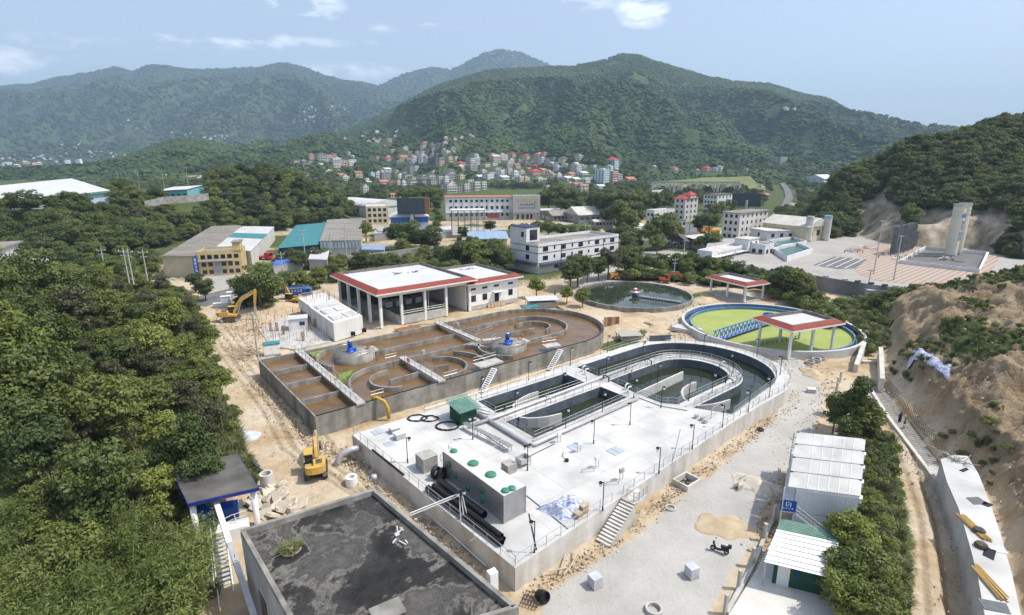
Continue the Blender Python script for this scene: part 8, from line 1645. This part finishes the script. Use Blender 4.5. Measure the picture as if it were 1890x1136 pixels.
clump('in the row in front of the white office block','trees before the office',[(1052,536,56,'mid'),(1066,530,64,'broad'),(1084,522,50,'broad'),(1104,518,46,'broad'),(1122,516,64,'olive'),(1140,512,58,'olive'),(1156,508,50,'mid'),(1046,560,34,'light'),(1075,566,36,'mid')])
clump('in the long hedge row behind the dark round tank','trees behind the dark tank',[(1175,506,40,'broad'),(1197,508,42,'mid'),(1222,508,44,'mid'),(1248,510,46,'broad'),(1272,512,48,'mid'),(1296,514,48,'broad'),(1318,516,44,'mid'),(1340,517,44,'broad'),(1362,520,40,'broad'),(1384,520,34,'mid'),(1404,522,30,'mid')])
clump('in the group beside the small pavilion','trees by the pavilion',[(1428,545,48,'mid'),(1448,552,64,'broad'),(1470,556,60,'mid'),(1490,566,44,'broad'),(1510,572,38,'mid'),(1526,596,36,'broad'),(1540,606,34,'mid'),(1458,540,50,'broad')])
clump('in the big dark tree group at the crossroads','trees at the crossroads',[(1204,462,52,'broad'),(1222,460,70,'broad'),(1240,456,50,'broad'),(1252,452,36,'mid'),(1212,470,40,'mid')])
clump('of the trees round the grey apartment block','trees round the apartment block',[(1290,432,36,'broad'),(1308,436,48,'broad'),(1318,462,34,'mid'),(1304,464,36,'broad'),(1330,404,34,'mid'),(1345,398,30,'broad'),(1312,415,40,'broad'),(1290,460,26,'mid')])
clump('of the round valley trees right of the sign wall','valley trees by the sign wall',[(1012,398,50,'broad'),(1032,396,56,'broad'),(1052,398,54,'broad'),(1066,396,36,'mid'),(1042,402,40,'broad')])
clump('of the wide dark trees above the workshops','wide trees above the workshops',[(1096,404,48,'broad'),(1114,408,58,'broad'),(1132,412,62,'broad'),(1150,412,66,'broad'),(1168,410,60,'broad'),(1186,404,52,'broad'),(1142,420,50,'mid'),(1160,428,44,'mid'),(1120,418,36,'mid'),(1205,398,44,'broad'),(1225,394,40,'broad')])
clump('of the pale bamboo-like trees behind the billboard','pale trees behind the billboard',[(745,380,34,'light'),(760,384,38,'light'),(778,384,42,'light'),(795,384,42,'light'),(812,382,36,'light'),(806,390,30,'mid')])
clump('in the belt behind the office roof','belt behind the office',[(948,438,26,'mid'),(968,440,30,'mid'),(990,442,34,'mid'),(1012,442,36,'mid'),(1034,444,34,'broad'),(1056,446,32,'mid'),(1078,446,30,'mid'),(1098,446,30,'mid'),(1126,450,32,'broad'),(1146,456,40,'broad'),(1160,462,38,'mid'),(1176,452,30,'mid')])
clump('of the young trees by the drainage channel','young trees by the channel',[(1536,800,92,'young'),(1554,790,78,'young'),(1576,812,132,'young'),(1592,815,80,'mid'),(1560,822,60,'mid'),(1532,765,50,'young')])
sh=[]
for i in range(44):
 t=i/43;px=lerp(1608,1625,t)+16*sin(i*2.4);py=lerp(815,1150,t)
 sh.append((px,py))
for i,(px,py)in enumerate(sh):
 k=('mid','broad','light','bush','olive')[i%5];p=P(px,py,0);plant(k,(p[0],p[1],-.5),{'bush':1.15,'broad':.36,'mid':.40,'light':.42,'olive':.4}[k]*random.uniform(.85,1.15),label='leafy shrub in the hedge between the containers and the dirt track',group='shrubs behind the containers',name='shrub',cat='shrub')
strew('hedge_reeds',[tuple(P(px+dx,py+dy))for px,py in sh for dx,dy in((-22,4),(14,6),(26,0),(2,8),(-8,-4))],.5,.9,REEDS+BUSHES,9)
clump('of the yellowish trees beside the lean-to shed','trees by the lean-to',[(1560,1040,110,'light'),(1575,1100,120,'mid'),(1545,1110,90,'light'),(1558,1150,110,'light'),(1590,1150,100,'mid'),(1572,1010,70,'light')])
def valley_ok(x,y):
 if y<172:return False
 px=945+F*x/(y*cos(PIT)+HC*sin(PIT))
 return True
rg=np.random.default_rng(71);cand=[]
block_px=[(505,400,720,480),(290,410,510,515),(815,350,1000,440),(930,415,1140,540),(1185,385,1430,500),(1290,430,1900,545),(985,380,1135,425),(660,375,800,440),(360,500,660,565),(0,320,210,400)]
Xc=rg.uniform(-520,620,60000);Yc=175+rg.random(60000)**1.3*900;Zc=land(Xc,Yc);keep=[]
dep=Yc*cos(PIT)+(HC-Zc)*sin(PIT);PX=945+F*Xc/dep;PY=568-F*(Yc*sin(PIT)+(Zc-HC)*cos(PIT))/dep;dens=fbm(Xc/55,Yc/55,95,4)
ok=(PX>-30)&(PX<1920)&(dens>np.where(Yc>420,-.16,-.09))&(pdist(Xc,Yc,WOOD2)>-3)&(quarry_height(Xc,Yc)<2)&(pdist(Xc,Yc,[tuple(p)for p in yp])>4)
for a,b,c_,d_ in block_px:ok&=~((PX>a-4)&(PX<c_+4)&(PY>b)&(PY<d_+3))
ok&=~((PX>1185)&(PX<1415)&(PY>318)&(PY<352))&(ldist(Xc,Yc,HW)>14)
def town_clear(PX,PY):
 k=np.ones(PX.shape,bool)
 for t in TOWN:k&=~((np.abs(PX-t[0])<t[2]*.62+2)&(PY>t[1]-t[3]-1)&(PY<t[1]+7))
 return k
ok&=town_clear(PX,PY)
def keep_main(X,Y,Z):
 dep=Y*cos(PIT)+(HC-Z)*sin(PIT);return town_clear(945+F*X/dep,568-F*(Y*sin(PIT)+(Z-HC)*cos(PIT))/dep)
scatter_mountain('main','mountain_forest',90000,5.2,fm_main,keep_main,seed=5)
idx=np.where(ok)[0];cell={};pts=[]
for i in idx:
 x,y=Xc[i],Yc[i];dm=3.6 if y<420 else 4.6;c=(int(x//5),int(y//5))
 if any(hypot(x-a,y-b)<dm for u in(-1,0,1)for v in(-1,0,1)for a,b in cell.get((c[0]+u,c[1]+v),())):continue
 cell.setdefault(c,[]).append((x,y));pts.append((x,y,Zc[i]-.6,rg.uniform(.5,1.15)*(1.2 if y>480 else 1)))
 if len(pts)>8000:break
pts=np.array(pts);print('valley trees',len(pts));instancer('valley_greenery',pts[:,:3],pts[:,3],rg.random(len(pts))*6.28,CROWNS+[bpy.data.objects.new('crown_shape',TREES['light'][0][1])])
strew('hedge_growth',[tuple(P(px+rg.normal()*9,py+rg.normal()*3))for px,py in((1165,512),(1185,512),(1205,514),(1225,514),(1245,516),(1265,518),(1285,520),(1305,522),(1325,524),(1345,526),(1365,527),(1385,528),(1405,530),(1425,540),(1445,552),(1465,560),(1490,570),(1510,580),(1530,600),(660,496),(690,492),(720,488),(750,484),(780,484),(830,500),(860,505),(890,506),(920,506),(455,565),(485,566),(530,538),(575,532),(620,518))for _ in range(7)],1.0,2.0,BUSHES,15)
for i,(px,py,hp_,z0,lb)in enumerate(((565,492,72,0,'power pole in front of the teal warehouse'),(612,480,52,0,'power pole before the grey warehouse'),(640,478,60,0,'power pole right of the grey warehouse'),(523,512,50,0,'power pole beside the blue tarpaulin shelter'),(1010,428,30,0,'power pole above the belt of trees'),(1080,448,40,0,'power pole behind the office roof'),(1272,432,36,0,'power pole by the villa'),(1262,470,36,0,'slim pole in front of the tin houses'),(1243,520,48,0,'lamp pole behind the dark round tank'),(1356,478,18,3,'pole by the low office row'),(37,378,34,14,'power pole in front of the white factory hall'),(160,360,34,14,'power pole at the right end of the factory hall'),(222,352,36,16,'lattice power pole right of the factory hall'),(258,348,32,16,'thin power pole on the plateau'),(305,356,44,14,'power pole before the teal plateau shed'),(348,344,36,16,'power pole behind the teal plateau shed'),(402,352,34,16,'power pole on the wooded ridge'),(1475,336,28,3,'tall mast beside the highway'),(238,520,66,8,'left leg pole of the twin power poles in the wood'),(246,522,66,8,'right leg pole of the twin power poles in the wood'),(272,515,58,8,'single power pole right of the twin poles'),(190,480,26,10,'lattice pole deeper in the wood'))):
 p=P(px,py,z0);h=hp_*depth_of((p[0],p[1],z0))/F;r=thing('power_pole',lb,'pole',(p[0],p[1],z0-.5),.3,'power poles');part(MB().cyl((0,0),.2,0,h,8,.12),'pole','concrete_mid',r);part(MB().box(-1.1,1.1,-.08,.08,h-.9,h-.75),'crossarm','steel_grey',r);part(MB().box(-.8,.8,-.08,.08,h-2.0,h-1.85),'crossarm','steel_grey',r)
 im=MB().cyl((0,0),.08,0,.3,6).mesh('insulator','white_paint')
 for x in(-1,0,1):link('insulator',im,r,(x,0,h-.75))
# ================================================================ AIR
def make_haze():
 mb=MB().box(-11500,11500,-60,10500,-9,1250)
 o=link('haze',mb.mesh('haze'));tag(o,kind='stuff')
 m=bpy.data.materials.new('haze');m.use_nodes=True;n,l=m.node_tree.nodes,m.node_tree.links;n.clear()
 out=n.new('ShaderNodeOutputMaterial');v=n.new('ShaderNodeVolumePrincipled');v.inputs['Density'].default_value=1.3e-4;v.inputs['Color'].default_value=(.55,.76,1.0,1);v.inputs['Anisotropy'].default_value=.1
 l.new(v.outputs[0],out.inputs['Volume']);o.data.materials.append(m)
make_haze()
